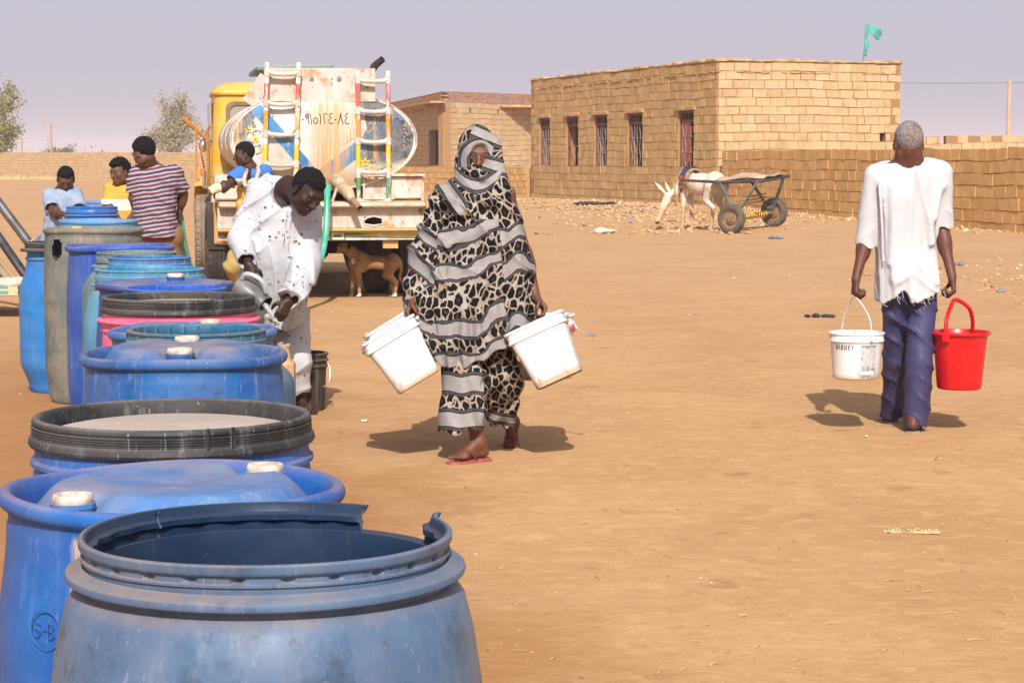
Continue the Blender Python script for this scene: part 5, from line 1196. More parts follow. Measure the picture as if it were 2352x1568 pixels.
# ================================================================ the woman with the buckets
WD = 10.42
woman = thing('person', 'woman in leopard print wrap and pink flip flops, striding with buckets in both hands', 'person', G(1085, 1050))
J = dict(neck=P(1096, 425, 10.46), chest=P(1088, 505, 10.46), pelvis=P(1082, 672, 10.48), shR=P(1024, 455, 10.44), shL=P(1160, 448, 10.50),
         elR=P(978, 590, 10.42), wrR=P(950, 690, 10.34), elL=P(1205, 585, 10.52), wrL=P(1231, 683, 10.40), hipR=P(1055, 695, 10.46), hipL=P(1118, 695, 10.50),
         knR=P(1068, 870, 10.30), anR=P(1098, 1013, 10.30), knL=P(1143, 850, 10.46), anL=P(1176, 970, 10.84))
wf = unit((.04, -1, -.14)); WF = frame(wf, (.05, 0, 1)); WC = P(1099, 356, 10.47)
toeR = unit((-.80, -.58, -.02)); toeL = unit((-.06, -.60, -.72)); upL = (.0, -.72, .6)
S_feet = {}
def wx(S): pass
hands = [(J['wrR'], (-.35, -.3, -.9), (1, -.2, -.3), (0, -1, 0), .95, .92), (J['wrL'], (.55, -.25, -.72), (-.4, -.4, -.8), (-.3, -1, .2), .9, .92)]
feet = [(J['anR'], toeR, (0, 0, 1), .93, 1), (J['anL'], toeL, upL, .93, -1)]
V, Q = person_body(J, (WC, WF), .98, .93, hands, feet, .0058)
M_SKW = skin_mat('brown_skin', (.135, .050, .026), (.16, .045, .035))
link_mesh('body', V, Q, M_SKW, woman, world=True, smooth=180, attrs={'tint': head_tint(V, WC, WF, .98)})
# ---- the wrap
rows = [(850, 975, 1192, .185, .16), (815, 968, 1196, .195, .165), (790, 960, 1202, .20, .17), (765, 952, 1208, .20, .17), (738, 944, 1214, .20, .17), (706, 940, 1217, .20, .17), (680, 950, 1219, .19, .17), (640, 967, 1219, .185, .165), (600, 981, 1217, .18, .16), (560, 990, 1210, .18, .15), (520, 996, 1202, .175, .15), (490, 1001, 1190, .165, .14), (465, 1010, 1180, .15, .135), (446, 1026, 1170, .13, .13), (432, 1048, 1158, .10, .11)]
Xp = lambda x: (x - 1176) / FPX * WD
def wfold(X, Y, Z, A):
    a = A; g = a * 7 + Z * 5.5 + 1.2 * np.sin(Z * 4); f = (.13 * (np.abs(np.sin(g)) - .6) + .04 * np.sin(a * 19 - Z * 6)) * sstep(1.25, .55, Z)
    f = f + .03 * np.sin(X * 95 + Z * 4) * sstep(Xp(1128), Xp(1160), X) * (Y < WD) ; return f
S = SDF((Xp(900), WD - .34, .40), (Xp(1260), WD + .34, 1.72), .0062)
S.loft(px_tab(rows, WD, .2, .17), .03, 2.15, wfold)
# hood, the cloth round neck and chin, and the free end hanging from the head down her left side
hc = P(1100, 352, 10.48)
S.ell(hc, (.098, .132, .130), None, .03); S.ell(P(1092, 340, 10.49), (.085, .125, .115), None, .03)
S.cap(P(1098, 395, 10.45), P(1094, 440, 10.44), .094, .13, .05); S.ell(P(1098, 415, 10.40), (.085, .075, .05), None, .03)
S.cap(P(1135, 330, 10.44), P(1143, 420, 10.38), .034, .050, .03); S.cap(P(1143, 420, 10.38), P(1170, 560, 10.36), .052, .066, .04); S.cap(P(1170, 560, 10.36), P(1186, 745, 10.33), .066, .060, .04)
S.cap(P(1058, 370, 10.46), P(1062, 430, 10.44), .030, .04, .03)
S.cap(J['shR'], J['elR'], .075, .075, .05); S.cap(J['elR'], P(950, 685, 10.38), .075, .055, .06)
# swags of the cloth pulled across the chest
for (a, b, r) in (((1012, 452), (1062, 492), .016), ((1062, 492), (1118, 452), .016), ((1020, 500), (1125, 470), .010), ((1030, 560), (1130, 520), .010), ((1000, 590), (1020, 760), .012)):
    S.cap(P(*a, WD - .165), P(*b, WD - .165), r, None, .035)
# the opening for the face, its lower edge slanting across nose and mouth
Fo = frame((0.02, -1, -.05), (.10, 0, 1)); S.ell(P(1100, 366, 10.31), (.060, .09, .068), Fo, .012, 'sub'); S.ell(P(1104, 350, 10.33), (.047, .075, .046), Fo, .02, 'sub')
S.cap(P(1070, 388, 10.345), P(1106, 412, 10.325), .011, .014, .012); S.cap(P(1106, 412, 10.325), P(1134, 402, 10.345), .014, .012, .012)
hem_x = np.array([Xp(q) for q in (930, 945, 962, 985, 1005, 1030, 1060, 1110, 1150, 1172, 1190, 1215)]); hem_z = np.array([P(1100, q, WD)[2] for q in (735, 745, 770, 800, 826, 838, 839, 818, 796, 785, 762, 745)])
S.wrinkle(lambda x, y, z: -.024 * (1 - np.abs(np.sin((x * .75 + z * 1.0) * 17 + 2.5 * vnoise(x * 4, y * 4, z * 4)))) ** 2 * sstep(.2, .6, vnoise(x * 4, y * 4, z * 3)) * (z < 1.30) - .006 * (vnoise(x * 24, y * 24, z * 18) - .5) - .010 * np.sin(z * 60 + x * 50 - 25 * np.abs(x + .16)) * np.exp(-((z - 1.30) / .10) ** 2))
S.cut(lambda X, Y, Z: (np.interp(X, hem_x, hem_z) + .008 * np.sin(X * 60) - Z))
def inner(X, Y, Z): return (((X - Xp(1085)) / .185) ** 2 + ((Y - WD) / .13) ** 2 - 1) * .1
S.op((Xp(1000), WD - .14, .40), (Xp(1175), WD + .14, .60), lambda X, Y, Z: np.maximum(inner(X, Y, Z), Z - .62), .01, 'sub')
V, Q = S.mesh()
def wrap_bands(V):
    """signed distance to the pale bands (negative inside) in print units; and the print coordinates"""
    x, y = print_uv(V, WD); nz = vnoise(x / 38, y / 38, 1.7); n2 = vnoise(x / 15, y / 15, 9.1)
    ye = y + 44 * sstep(1066, 1172, x) + np.where(x < 1003 - .06 * (y - 600), (1003 - x) * .75 - 12, 0) + 26 * (nz - .5) + 8 * (n2 - .5)
    ye = np.where((x > 1141 + .075 * (y - 430)) & (y > 440), ye - 34 - 10 * np.sin((x - 1140) / 11.0), ye)
    bd = np.full(len(V), 99.0)
    for c, w in ((543, 15), (622, 16), (752, 16), (824, 14), (890, 15)): bd = np.minimum(bd, np.where(y > 500, np.abs(ye - c) - w, 99))
    def seg(a, b, w):
        a, b = np.array(a, float), np.array(b, float); p = np.stack([x, y], 1) - (a + b) / 2; d = b - a; L = np.hypot(*d); d = d / L
        return np.where(np.abs(p @ d) < L / 2 + 6, np.abs(p[:, 0] * -d[1] + p[:, 1] * d[0]) + 5 * (nz - .5) - w, 99)
    fr = V[:, 1] < WD + .05
    for a, b, w in (((1008, 404), (1062, 480), 13), ((1090, 300), (1150, 326), 10), ((1114, 374), (1180, 392), 12)): bd = np.minimum(bd, np.where(fr, seg(a, b, w), 99))
    vy = y - 424 + ((x - 1098) / 30.0) ** 2 * 9; bd = np.minimum(bd, np.where(fr & (x > 1040) & (x < 1150 - .5 * (y - 400)) & (y > 384), np.abs(vy + 4 * (nz - .5)) - 11, 99))
    # the pale edge bound over the forehead
    r = np.hypot((x - 1102) / 1.0, (y - 372) / 1.15); bd = np.minimum(bd, np.where(fr & (y < 384) & (x < 1134 + .2 * (340 - y)), np.abs(r - 36 + 3 * (n2 - .5)) - 9, 99))
    # the dark border that crosses under the nose
    return bd, x, y
bd, x, y = wrap_bands(V)
pat = np.stack([x * .01 + .12 * np.sin(y * .02), y * .0072, V[:, 1] * 2.2], 1)
def leopard_mat():
    n = NT('leopard_print_cotton', .9, spec=.1); b = n.attr('bd'); uv = n.attr('pat', 'Vector'); o = n.geo('Position')
    wob = n.node('ShaderNodeTexNoise', {'Vector': uv, 'Scale': 9.0, 'Detail': 2.0}).outputs['Color']
    uvw = n.node('ShaderNodeVectorMath', {0: uv, 1: n.node('ShaderNodeVectorMath', {0: wob, 'Scale': .09}, operation='SCALE').outputs[0]}, operation='ADD').outputs[0]
    e = n.vor(uvw, 5.9, 'DISTANCE_TO_EDGE', rnd=.9); f = n.vor(uvw, 5.9, 'F1', rnd=.9)
    spot = n.ramp(n.math('SUBTRACT', e, n.math('MULTIPLY', n.math('SUBTRACT', f, .30), .16)), .032, .066); tan = n.mix(n.ramp(n.noise(uv, 5, 3), .35, .65), (.275, .20, .14), (.34, .30, .265))
    blk = n.mix(n.math('MULTIPLY', n.ramp(f, .22, .08), .8), (.008, .008, .010), (.065, .052, .045))
    c = n.mix(spot, tan, blk)
    x, y, z = n.sep(uv)
    lace = n.math('MULTIPLY', n.ramp(b, -2.0, -1.0), n.ramp(b, 8.0, 6.5)); teeth = n.math('MULTIPLY', n.math('SINE', n.math('MULTIPLY', x, 330)), n.math('ADD', .6, n.math('SINE', n.math('MULTIPLY', y, 420)))); l2 = n.math('ABSOLUTE', n.math('SUBTRACT', b, 3.5))
    lc = n.mix(n.math('MULTIPLY', n.ramp(teeth, .1, .5), n.ramp(l2, 4.0, 1.5)), (.010, .010, .013), (.20, .19, .20)); c = n.mix(lace, c, lc)
    pale = n.mix(n.ramp(n.noise(n.mp(o, sc=(2, 2, 14)), 20, 3), .35, .7), (.245, .225, .22), (.315, .29, .283)); c = n.mix(n.ramp(b, -1.0, -2.4), c, pale)
    return n.out(c, None, n.bump(n.math('ADD', n.math('MULTIPLY', n.noise(n.mp(o, sc=(1, 1, .35)), 26, 4, .6), .6), n.math('MULTIPLY', n.noise(o, 260, 2), .05)), .45, .012))
M_LEO = leopard_mat()
link_mesh('wrap', V, Q, M_LEO, woman, world=True, smooth=180, attrs={'bd': bd, 'pat': pat})
# ---- loose trousers of the same print
S = SDF((Xp(990), 10.05, .15), (Xp(1215), 11.1, .80), .006)
S.cap(P(1064, 720, 10.42), P(1063, 990, 10.30), .105, .105, .03, flat=((0, 1, 0), .95)); S.cap(P(1064, 860, 10.33), P(1062, 990, 10.29), .106, .112, .03)
S.cap(P(1128, 720, 10.48), P(1147, 860, 10.46), .10, .105, .04); S.cap(P(1147, 860, 10.46), P(1146, 985, 10.66), .105, .080, .04); S.ell(P(1166, 880, 10.50), (.06, .08, .11), None, .04)
S.wrinkle(lambda x, y, z: -.010 * np.sin(x * 70 + 2.5 * np.sin(z * 14)) * sstep(.62, .3, z) * (x > Xp(1108)) - .008 * np.sin(x * 55 + y * 30 + z * 9) * (x < Xp(1112)) - .014 * np.sin(z * 62 - x * 38) * vnoise(x * 9, y * 9, z * 9) * (x > Xp(1105)))
hz = P(1060, 980, 10.3)[2]
S.cut(lambda X, Y, Z: np.where(X < Xp(1112), hz + .012 * np.sin(X * 55 + 1) - .02 * (X < Xp(1062)), P(1150, 975, 10.66)[2] - .35 * (X - Xp(1150)) + .012 * np.sin(X * 80)) - Z)
S.cap(P(1063, 1000, 10.29), P(1063, 940, 10.31), .088, .080, .01, 'sub'); S.cap(P(1146, 995, 10.68), P(1147, 950, 10.6), .060, .052, .01, 'sub')
V, Q = S.mesh(); x, y = print_uv(V, WD); bd = np.full(len(V), 99.0); left = x < 1113
for c, w in ((873, 19), (953, 17)): bd = np.minimum(bd, np.where(left, np.abs(y + 2 * np.sin(x / 9) - c) - w, 99))
bd = np.minimum(bd, np.where(~left, np.abs(y - 968 - .25 * (x - 1150)) - 9, 99))
pat = np.stack([x * .0105, y * .0075 + 3, V[:, 1] * 2.2], 1); link_mesh('trousers', V, Q, M_LEO, woman, world=True, smooth=180, attrs={'bd': bd, 'pat': pat})
# ---- flip flops
M_FLIP = plain('pink_rubber', (.36, .075, .075), .55, 0, .2, 12, .1, (.35, .2, .12), .4); M_STRAP = plain('dark_red_strap', (.16, .012, .018), .3)
def flipflop(parent, ank, toe, up, sz, big, sole=M_FLIP, strap=M_STRAP, bead=True):
    toe = unit(toe); up = np.array(up, float); up = unit(up - toe * (up @ toe)); t = np.cross(toe, up)
    def at(a, b, c): return ank + sz * (toe * a + up * b + t * c)
    prof = [(-.072, .014), (-.065, .028), (-.04, .034), (0, .033), (.05, .036), (.09, .044), (.13, .046), (.16, .038), (.178, .022), (.184, .006)]
    out = [(a, w + (.006 if a > .05 else 0)) for a, w in prof] + [(a, -w) for a, w in prof[::-1]]
    if big < 0: out = [(a, -c) for a, c in out][::-1]
    m = MB(); m.loft([[at(a, b, c * s) for a, c in out] for b, s in ((-.105, .97), (-.103, 1.0), (-.091, 1.0), (-.089, .97))]); so = m.build('sandal', sole, parent, world=True, smooth=40)
    m = MB(); pst = at(.128, -.092, .014 * big); top = at(.095, -.036, .010 * big)
    for c in (-1, 1): m.tube(spline([pst, at(.118, -.052, .012 * big), top, at(.07, -.050, c * .034), at(.035, -.088, c * .040)], 6), .0045, 8)
    if bead:
        for k in range(3): m.ball(at(.105 - k * .014, -.034 + k * .006, .011 * big), .0075, None, 8, 6)
    m.build('strap', strap, so, world=True)
flipflop(woman, J['anR'] + np.array((0, 0, .0)), toeR, (0, 0, 1), .98, 1); flipflop(woman, J['anL'], toeL, upL, .98, -1)
# ================================================================ the old man walking away
oman = thing('person', 'grey haired barefaced man seen from behind in ragged white shirt and indigo trousers', 'person', G(2090, 985))
oman['label'] = 'grey haired man seen from behind in ragged white shirt and indigo trousers'
D0 = 11.5; J = dict(neck=P(2088, 368, 11.47), chest=P(2085, 455, 11.48), pelvis=P(2088, 645, 11.5), shL=P(2014, 402, 11.5), shR=P(2158, 394, 11.48),
         elL=P(1990, 545, 11.52), wrL=P(1966, 640, 11.42), elR=P(2163, 530, 11.5), wrR=P(2187, 636, 11.40), hipL=P(2060, 690, 11.52), hipR=P(2118, 690, 11.5),
         knL=P(2056, 825, 11.62), anL=P(2050, 930, 11.86), knR=P(2110, 830, 11.44), anR=P(2098, 950, 11.44))
OC = P(2087, 328, 11.46); OF = frame((.03, 1, -.18), (0, .1, 1))
def ribs(S): pass
hands = [(J['wrL'], (-.05, -.05, -1), (1, .2, 0), (0, 1, .1), 1.05, .98), (J['wrR'], (.12, -.05, -1), (-1, .2, 0), (0, 1, .1), 1.0, .98)]
V, Q = person_body(J, (OC, OF), .97, .94, hands, [(J['anL'], (-.12, 1, 0), (0, 0, 1), .98, 1), (J['anR'], (.25, 1, 0), (0, 0, 1), .98, -1)], .0058)
M_SKO = skin_mat('dark_brown_skin', (.105, .036, .022)); link_mesh('body', V, Q, M_SKO, oman, world=True, smooth=180, attrs={'tint': head_tint(V, OC, OF, .97)})
def grey_hair():
    n = NT('cropped_grey_hair', .95, spec=.1); o = n.geo('Position'); c = n.mix(n.ramp(n.noise(o, 90, 3, .7), .3, .7), (.13, .112, .108), (.285, .258, .252)); c = n.mix(n.math('MULTIPLY', n.ramp(n.noise(o, 14, 3), .5, .68), .6), c, (.15, .075, .055)); return n.out(c, None, n.bump(n.noise(o, 160, 3), .7, .006))
hair_cap(OC, OF, .97, grey_hair(), oman, .006, .05, curl=.002, low=-.055)
rows = [(362, 2040, 2132, .06, .06), (372, 2018, 2158, .07, .08), (388, 2003, 2168, .10, .11), (410, 1999, 2172, .12, .125), (450, 2002, 2166, .13, .13), (500, 2008, 2156, .13, .125), (560, 2012, 2147, .13, .125), (620, 2014, 2154, .14, .13), (660, 2015, 2166, .145, .135), (700, 2016, 2172, .145, .135)]
S = SDF((P(1950, 400, D0)[0], D0 - .25, .72), (P(2205, 400, D0)[0], D0 + .25, 1.58), .006)
Xo = lambda x: (x - 1176) / FPX * D0
def ofold(X, Y, Z, A): return .030 * np.sin(A * 11 + Z * 1.5) * sstep(1.2, .82, Z) + .010 * np.sin(A * 23 - Z * 3)
S.loft(px_tab(rows, D0, .13, .13), .03, 2.2, ofold)
S.cap(J['shL'] + (0, 0, -.01), P(1987, 566, 11.5), .072, .056, .03); S.cap(J['shR'] + (0, 0, -.01), P(2161, 524, 11.5), .072, .060, .03)
# a pleat hanging from the nape, gathers at the armpit
for a, b, r in (((2112, 400), (2092, 690), .010), ((2128, 405), (2140, 560), .006), ((2020, 420), (2030, 600), .007), ((2050, 430), (2058, 640), .005), ((2160, 430), (2150, 500), .010), ((2110, 600), (2150, 650), .007), ((2060, 640), (2100, 610), .006)):
    S.cap(P(*a, D0 - .118), P(*b, D0 - .125), r, r * .3, .06)
S.ell(P(2050, 350, 11.46), (.150, .12, .058), frame((0, 1, 0), (-.16, 0, 1)), .02, 'sub'); S.cap(J['neck'], P(2088, 330, 11.46), .072, .09, .02, 'sub')
S.wrinkle(lambda x, y, z: -.012 * (1 - np.abs(np.sin((x * 1.0 + .22 * z) * 21 + 2 * vnoise(x * 3, y * 3, z * 2)))) ** 2 * sstep(.35, .7, vnoise(x * 3 + 5, y * 3, z * 1.5)) - .012 * (1 - np.abs(np.sin((z * 1.0 + np.abs(x - Xo(2085)) * .8) * 24 + 2 * vnoise(x * 4, y * 4, z * 4)))) ** 2 * (sstep(1.0, .85, z) + .6 * (np.abs(x - Xo(2085)) > .19)) * vnoise(x * 5, y * 5, z * 5) - .002 * (vnoise(x * 25, y * 25, z * 15) - .5))
hx = np.array([Xo(q) for q in (2010, 2030, 2052, 2062, 2074, 2084, 2100, 2118, 2135, 2150, 2168, 2180)]); hz = np.array([P(2085, q, D0)[2] for q in (690, 694, 678, 664, 668, 690, 692, 683, 676, 668, 672, 660)])
S.cut(lambda X, Y, Z: np.where(np.abs(X - Xo(2085)) < Xo(2085) - Xo(2010), np.interp(X, hx, hz) + .014 * (vnoise(X * 70, Y * 30, 0) - .5) + .003 * np.sin(X * 210), -9) - Z)
S.cut(lambda X, Y, Z: np.where(X < Xo(2012), P(1985, 566, D0)[2] + .012 * np.sin(X * 60) - .12 * (X - Xo(1988)), np.where(X > Xo(2152), P(2161, 524, D0)[2] + .008 * np.sin(X * 70), -9)) - Z - np.where((X > Xo(2152)) & (Z < .98), 9, 0) * 0)
S.cap(P(1986, 575, 11.5), P(1992, 540, 11.5), .047, .044, .006, 'sub'); S.cap(P(2162, 534, 11.5), P(2161, 500, 11.5), .051, .046, .006, 'sub')
S.op((Xo(2020), D0 - .13, .72), (Xo(2165), D0 + .13, .86), lambda X, Y, Z: np.maximum((((X - Xo(2092)) / .155) ** 2 + ((Y - D0) / .115) ** 2 - 1) * .09, Z - .86), .005, 'sub')
M_WSHIRT = cloth_mat('worn_white_cotton', (.49, .485, .51), 3)
add_mesh('shirt', S, M_WSHIRT, oman)
mb = MB(); rg = random.Random(5)                           # loose threads at the torn hem
for k in range(11):
    x = rg.uniform(2022, 2165); z0 = float(np.interp(Xo(x), hx, hz)); yy = D0 - .135; L = rg.uniform(.012, .04); mb.tube([(Xo(x), yy, z0 + .01), (Xo(x) + rg.uniform(-.015, .015), yy - .006, z0 - L * .5), (Xo(x) + rg.uniform(-.02, .02), yy, z0 - L)], .0016, 4)
mb.build('hem_thread', M_WSHIRT, oman, world=True)
S = SDF((Xo(2010), D0 - .2, .0), (Xo(2165), D0 + .62, .92), .006)
S.cap(P(2066, 672, 11.5), P(2112, 672, 11.5), .088, .088, .04); S.cap(J['hipL'], J['knL'], .076, .060, .012); S.cap(J['knL'], P(2050, 975, 11.87), .060, .055, .012); S.cap(J['hipR'], J['knR'], .078, .068, .012); S.cap(J['knR'], P(2101, 990, 11.46), .068, .061, .012)
S.wrinkle(lambda x, y, z: -.016 * (1 - np.abs(np.sin(z * 26 + x * 20 + 2 * vnoise(x * 6, y * 6, z * 5)))) ** 2 * sstep(.25, .6, vnoise(x * 7, y * 7, z * 5 + 4)) * (.35 + sstep(.25, .62, z)) * 1.6 * (z < .79) - .010 * (1 - np.abs(np.sin(x * 34 + y * 20 + z * 3))) ** 2 * sstep(.55, .15, z) - .004 * (z < .8))
S.cut(lambda X, Y, Z: np.where(Y > 11.68, .030, .026) + .01 * np.sin(X * 40) - Z); S.cap(P(2052, 990, 11.87), P(2053, 950, 11.83), .050, .044, .006, 'sub'); S.cap(P(2099, 1005, 11.46), P(2100, 965, 11.46), .054, .05, .006, 'sub')
n = NT('indigo_trousers', .55, spec=.3); o = n.geo('Position'); M_INDIGO = n.out(n.mix(n.ramp(n.noise(o, 7, 4), .3, .7), (.030, .030, .082), (.052, .048, .122)), None, n.bump(n.noise(n.mp(o, sc=(1, 1, .5)), 26, 3), .3, .01))
add_mesh('trousers', S, M_INDIGO, oman)
M_SOLE = plain('worn_grey_sole', (.30, .24, .18), .9, 0, .2, 12, .2); M_BLKS = plain('black_strap', (.02, .02, .022), .5)
flipflop(oman, J['anL'], (-.12, 1, 0), (0, 0, 1), 1.04, 1, M_SOLE, M_BLKS, False); flipflop(oman, J['anR'], (.25, 1, 0), (0, 0, 1), 1.04, -1, M_SOLE, M_BLKS, False)

# ================================================================ the young man bending over the drums
kman = thing('person', 'young man in white patterned robe bending over the drums and pouring from a grey jug', 'person', G(680, 950))
D1_ = 12.05; J = dict(neck=P(662, 432, 11.98), chest=P(640, 500, 12.08), pelvis=P(638, 650, 12.35), shR=P(594, 446, 12.05), shL=P(706, 486, 12.08), elR=P(552, 548, 12.0), wrR=P(572, 608, 11.74),
         elL=P(704, 602, 12.0), wrL=P(662, 692, 11.74), hipR=P(606, 690, 12.4), hipL=P(668, 690, 12.32), knR=P(600, 830, 12.35), anR=P(606, 905, 12.42), knL=P(674, 822, 12.2), anL=P(688, 911, 12.28))
KF = frame((.50, -.60, -.62), (.50, -.28, .72)); KC = P(706, 438, 11.80)
hands = [(J['wrR'], (.12, -.25, -.95), (.3, .85, -.15), (1, -.1, -.4), 1.15, 1.0), (J['wrL'], (-.40, -.25, -.8), (-.5, .6, -.2), (-.6, -.6, .2), .45, 1.0)]
V, Q = person_body(J, (KC, KF), 1.03, 1.0, hands, [(J['anR'], (.1, -1, 0), (0, 0, 1), 1, 1), (J['anL'], (.45, -.8, 0), (0, 0, 1), 1, -1)], .006)
M_SKK = skin_mat('very_dark_skin', (.036, .015, .011)); link_mesh('body', V, Q, M_SKK, kman, world=True, smooth=180, attrs={'tint': np.where(head_tint(V, KC, KF, 1.03) == 1, 2, head_tint(V, KC, KF, 1.03))})
n = NT('black_hair', .9, spec=.2); o = n.geo('Position'); M_HAIR = n.out((.008, .007, .007), None, n.bump(n.noise(o, 170, 3), 1.0, .008))
hair_cap(KC, KF, 1.03, M_HAIR, kman, .011, .052, curl=.004, low=-.055)
S = SDF((P(505, 500, D1_)[0], 11.6, .30), (P(760, 500, D1_)[0], 12.75, 1.42), .0068); Xk = lambda x: (x - 1176) / FPX * D1_
rows = [(404, 606, 642, .02, .10), (416, 592, 668, .06, .14), (432, 580, 696, .10, .15), (460, 571, 710, .13, .16), (500, 570, 716, .15, .17), (550, 566, 710, .14, .21), (600, 558, 704, .12, .26), (650, 546, 704, .08, .34), (700, 552, 698, .03, .38), (760, 566, 694, .0, .40)]
S.cap(J['shR'], J['elR'], .070, .066, .05); S.cap(J['elR'], P(568, 598, 11.77), .068, .058, .03); S.cap(J['shL'], J['elL'], .088, .082, .05); S.cap(J['elL'], P(672, 682, 11.76), .082, .072, .03)
cR = unit(J['wrR'] - J['elR']); cL = unit(J['wrL'] - J['elL']); eR = P(566, 600, 11.765); eL = P(668, 690, 11.755)
def cuff(e, c, rr): 
    def f(X, Y, Z):
        d = (X - e[0]) * c[0] + (Y - e[1]) * c[1] + (Z - e[2]) * c[2]; r2 = (X - e[0]) ** 2 + (Y - e[1]) ** 2 + (Z - e[2]) ** 2; return np.where(r2 < rr * rr, d, -1)
    return f
S.cut(cuff(eR, cR, .14)); S.cut(cuff(eL, cL, .13)); S.cap(eR + cR * .02, eR - cR * .05, .046, .042, .005, 'sub'); S.cap(eL + cL * .02, eL - cL * .05, .058, .052, .005, 'sub')
S.loft(px_tab(rows, D1_, .15, .2), .04, 2.2, lambda X, Y, Z, A: .018 * np.sin(A * 9 + Z * 3) * sstep(1.1, .6, Z))
S.wrinkle(lambda x, y, z: -.024 * (1 - np.abs(np.sin((z - (x - Xk(640)) * .6) * 23 + 2.2 * vnoise(x * 4, y * 4, z * 4)))) ** 2 * sstep(.3, .7, vnoise(x * 4 + 3, y * 4, z * 4)) - .022 * (1 - np.abs(np.sin(x * 27 + 1.2 * np.sin(z * 6)))) ** 2 * sstep(1.1, .75, z) - .003 * (vnoise(x * 22, y * 22, z * 22) - .5))
# neck opening with the placket slit
Fn = frame((.25, -.8, .55), (-.15, .3, .9)); S.ell(P(654, 440, 11.90), (.082, .10, .098), Fn, .01, 'sub'); S.cap(J['neck'], KC, .075, .10, .01, 'sub')
for a, b in (((660, 478), (650, 560)), ((672, 476), (660, 565))): S.cap(P(*a, 11.895), P(*b, 11.885), .004, None, .012)
S.cut(lambda X, Y, Z: P(640, 752, 12.1)[2] + .02 * np.sin(X * 30) - Z)
def robe_mat():
    n = NT('white_printed_cotton', .85, spec=.15); o = n.geo('Position'); x, y, z = n.sep(o)
    uv = n.comb(n.math('ADD', x, n.math('MULTIPLY', y, .45)), n.math('ADD', z, n.math('MULTIPLY', n.noise(o, 6, 2), .02)), 0.0)
    v = n.t.nodes.new('ShaderNodeTexVoronoi'); v.distance = 'CHEBYCHEV'; v.inputs['Scale'].default_value = 31; n.put(v.inputs['Vector'], uv); d = v.outputs['Distance']; rc = n.sep(v.outputs['Color'])
    ring = n.math('MULTIPLY', n.ramp(d, .10, .115), n.ramp(d, .225, .21)); keep = n.math('MULTIPLY', n.ramp(rc[0], .30, .32), n.ramp(n.noise(uv, 11, 1), .50, .52)); m = n.math('MULTIPLY', ring, keep)
    v2 = n.t.nodes.new('ShaderNodeTexVoronoi'); v2.inputs['Scale'].default_value = 24; n.put(v2.inputs['Vector'], n.mp(uv, loc=(3.1, 1.7, 0))); dots = n.ramp(v2.outputs['Distance'], .13, .09)
    base = n.mix(n.ramp(n.noise(o, 5, 3), .3, .7), (.43, .425, .45), (.51, .505, .53)); c = n.mix(n.math('MULTIPLY', n.math('MAXIMUM', m, n.math('MULTIPLY', dots, .7)), .9), base, n.mix(rc[1], (.03, .03, .04), (.10, .10, .06)))
    return n.out(c, None, n.bump(n.noise(o, 20, 4, .6), .35, .012))
M_ROBE = robe_mat(); add_mesh('robe', S, M_ROBE, kman)
S = SDF((Xk(560), 11.9, .05), (Xk(725), 12.75, .78), .007); S.cap(P(668, 730, 12.28), P(676, 825, 12.18), .105, .088, .03); S.cap(P(676, 825, 12.18), P(683, 905, 12.26), .088, .070, .03); S.cap(P(606, 730, 12.4), P(602, 830, 12.35), .10, .088, .03); S.cap(P(602, 830, 12.35), P(606, 910, 12.4), .088, .07, .03)
S.wrinkle(lambda x, y, z: -.018 * (1 - np.abs(np.sin(z * 24 - x * 14 + 2 * vnoise(x * 6, y * 6, z * 6)))) ** 2 * vnoise(x * 8, y * 8, z * 8) - .010 * (1 - np.abs(np.sin(x * 30 + z * 3)))); S.cut(lambda X, Y, Z: P(680, 905, 12.25)[2] + .015 * np.sin(X * 45) - Z)
add_mesh('trousers', S, M_ROBE, kman)
S = SDF(P(640, 470, 11.95) - .2, P(640, 440, 11.95) + .2, .006); S.ell(J['chest'] + np.array((.02, -.02, .03)), (.165, .125, .18), frame((.1, -.85, .4), (.15, -.3, .9)), .02); S.ell(P(656, 424, 11.88), (.078, .11, .086), Fn, .01, 'sub'); S.cap(J['neck'], KC, .072, .10, .01, 'sub'); add_mesh('undershirt', S, plain('black_vest', (.02, .02, .022), .9), kman)
flipflop(kman, J['anL'], (.45, -.8, 0), (0, 0, 1), 1.05, -1, plain('ochre_sandal', (.42, .25, .05), .6), plain('brown_strap', (.10, .04, .02), .6), False); flipflop(kman, J['anR'], (.1, -1, 0), (0, 0, 1), 1.05, 1, M_SOLE, M_BLKS, False)

# ================================================================ the man in the blue shirt leaning on the tanker
bman = thing('person', 'man in blue and yellow shirt leaning on the tanker with a bandaged hand', 'person', G(575, 690))
D2_ = 21.15; J = dict(neck=P(577, 388, 21.20), chest=P(578, 430, 21.20), pelvis=P(572, 530, 21.35), shR=P(549, 402, 21.00), shL=P(606, 398, 21.30), elR=P(520, 428, 20.85), wrR=P(497, 433, 20.80), elL=P(628, 440, 21.55), wrL=P(615, 480, 21.45),
         hipR=P(562, 555, 21.30), hipL=P(580, 555, 21.45), knR=P(535, 610, 21.00), anR=P(552, 668, 21.25), knL=P(590, 615, 21.45), anL=P(592, 668, 21.60))
BF = frame((-.93, -.22, -.2), (-.1, 0, 1)); BC = P(561, 354, 21.17)
V, Q = person_body(J, (BC, BF), 1.0, .95, [(J['wrR'], (-.8, -.1, -.6), (.2, .2, -1), (0, -1, 0), .6, 1), (J['wrL'], (0, 0, -1), (1, 0, 0), (0, -1, 0), .5, 1)], [(J['anR'], (-.8, -.6, 0), (0, 0, 1), 1, 1), (J['anL'], (-.4, -1, 0), (0, 0, 1), 1, -1)], .009)
M_SKB = skin_mat('umber_skin', (.062, .026, .019)); link_mesh('body', V, Q, M_SKB, bman, world=True, smooth=180, attrs={'tint': head_tint(V, BC, BF)})
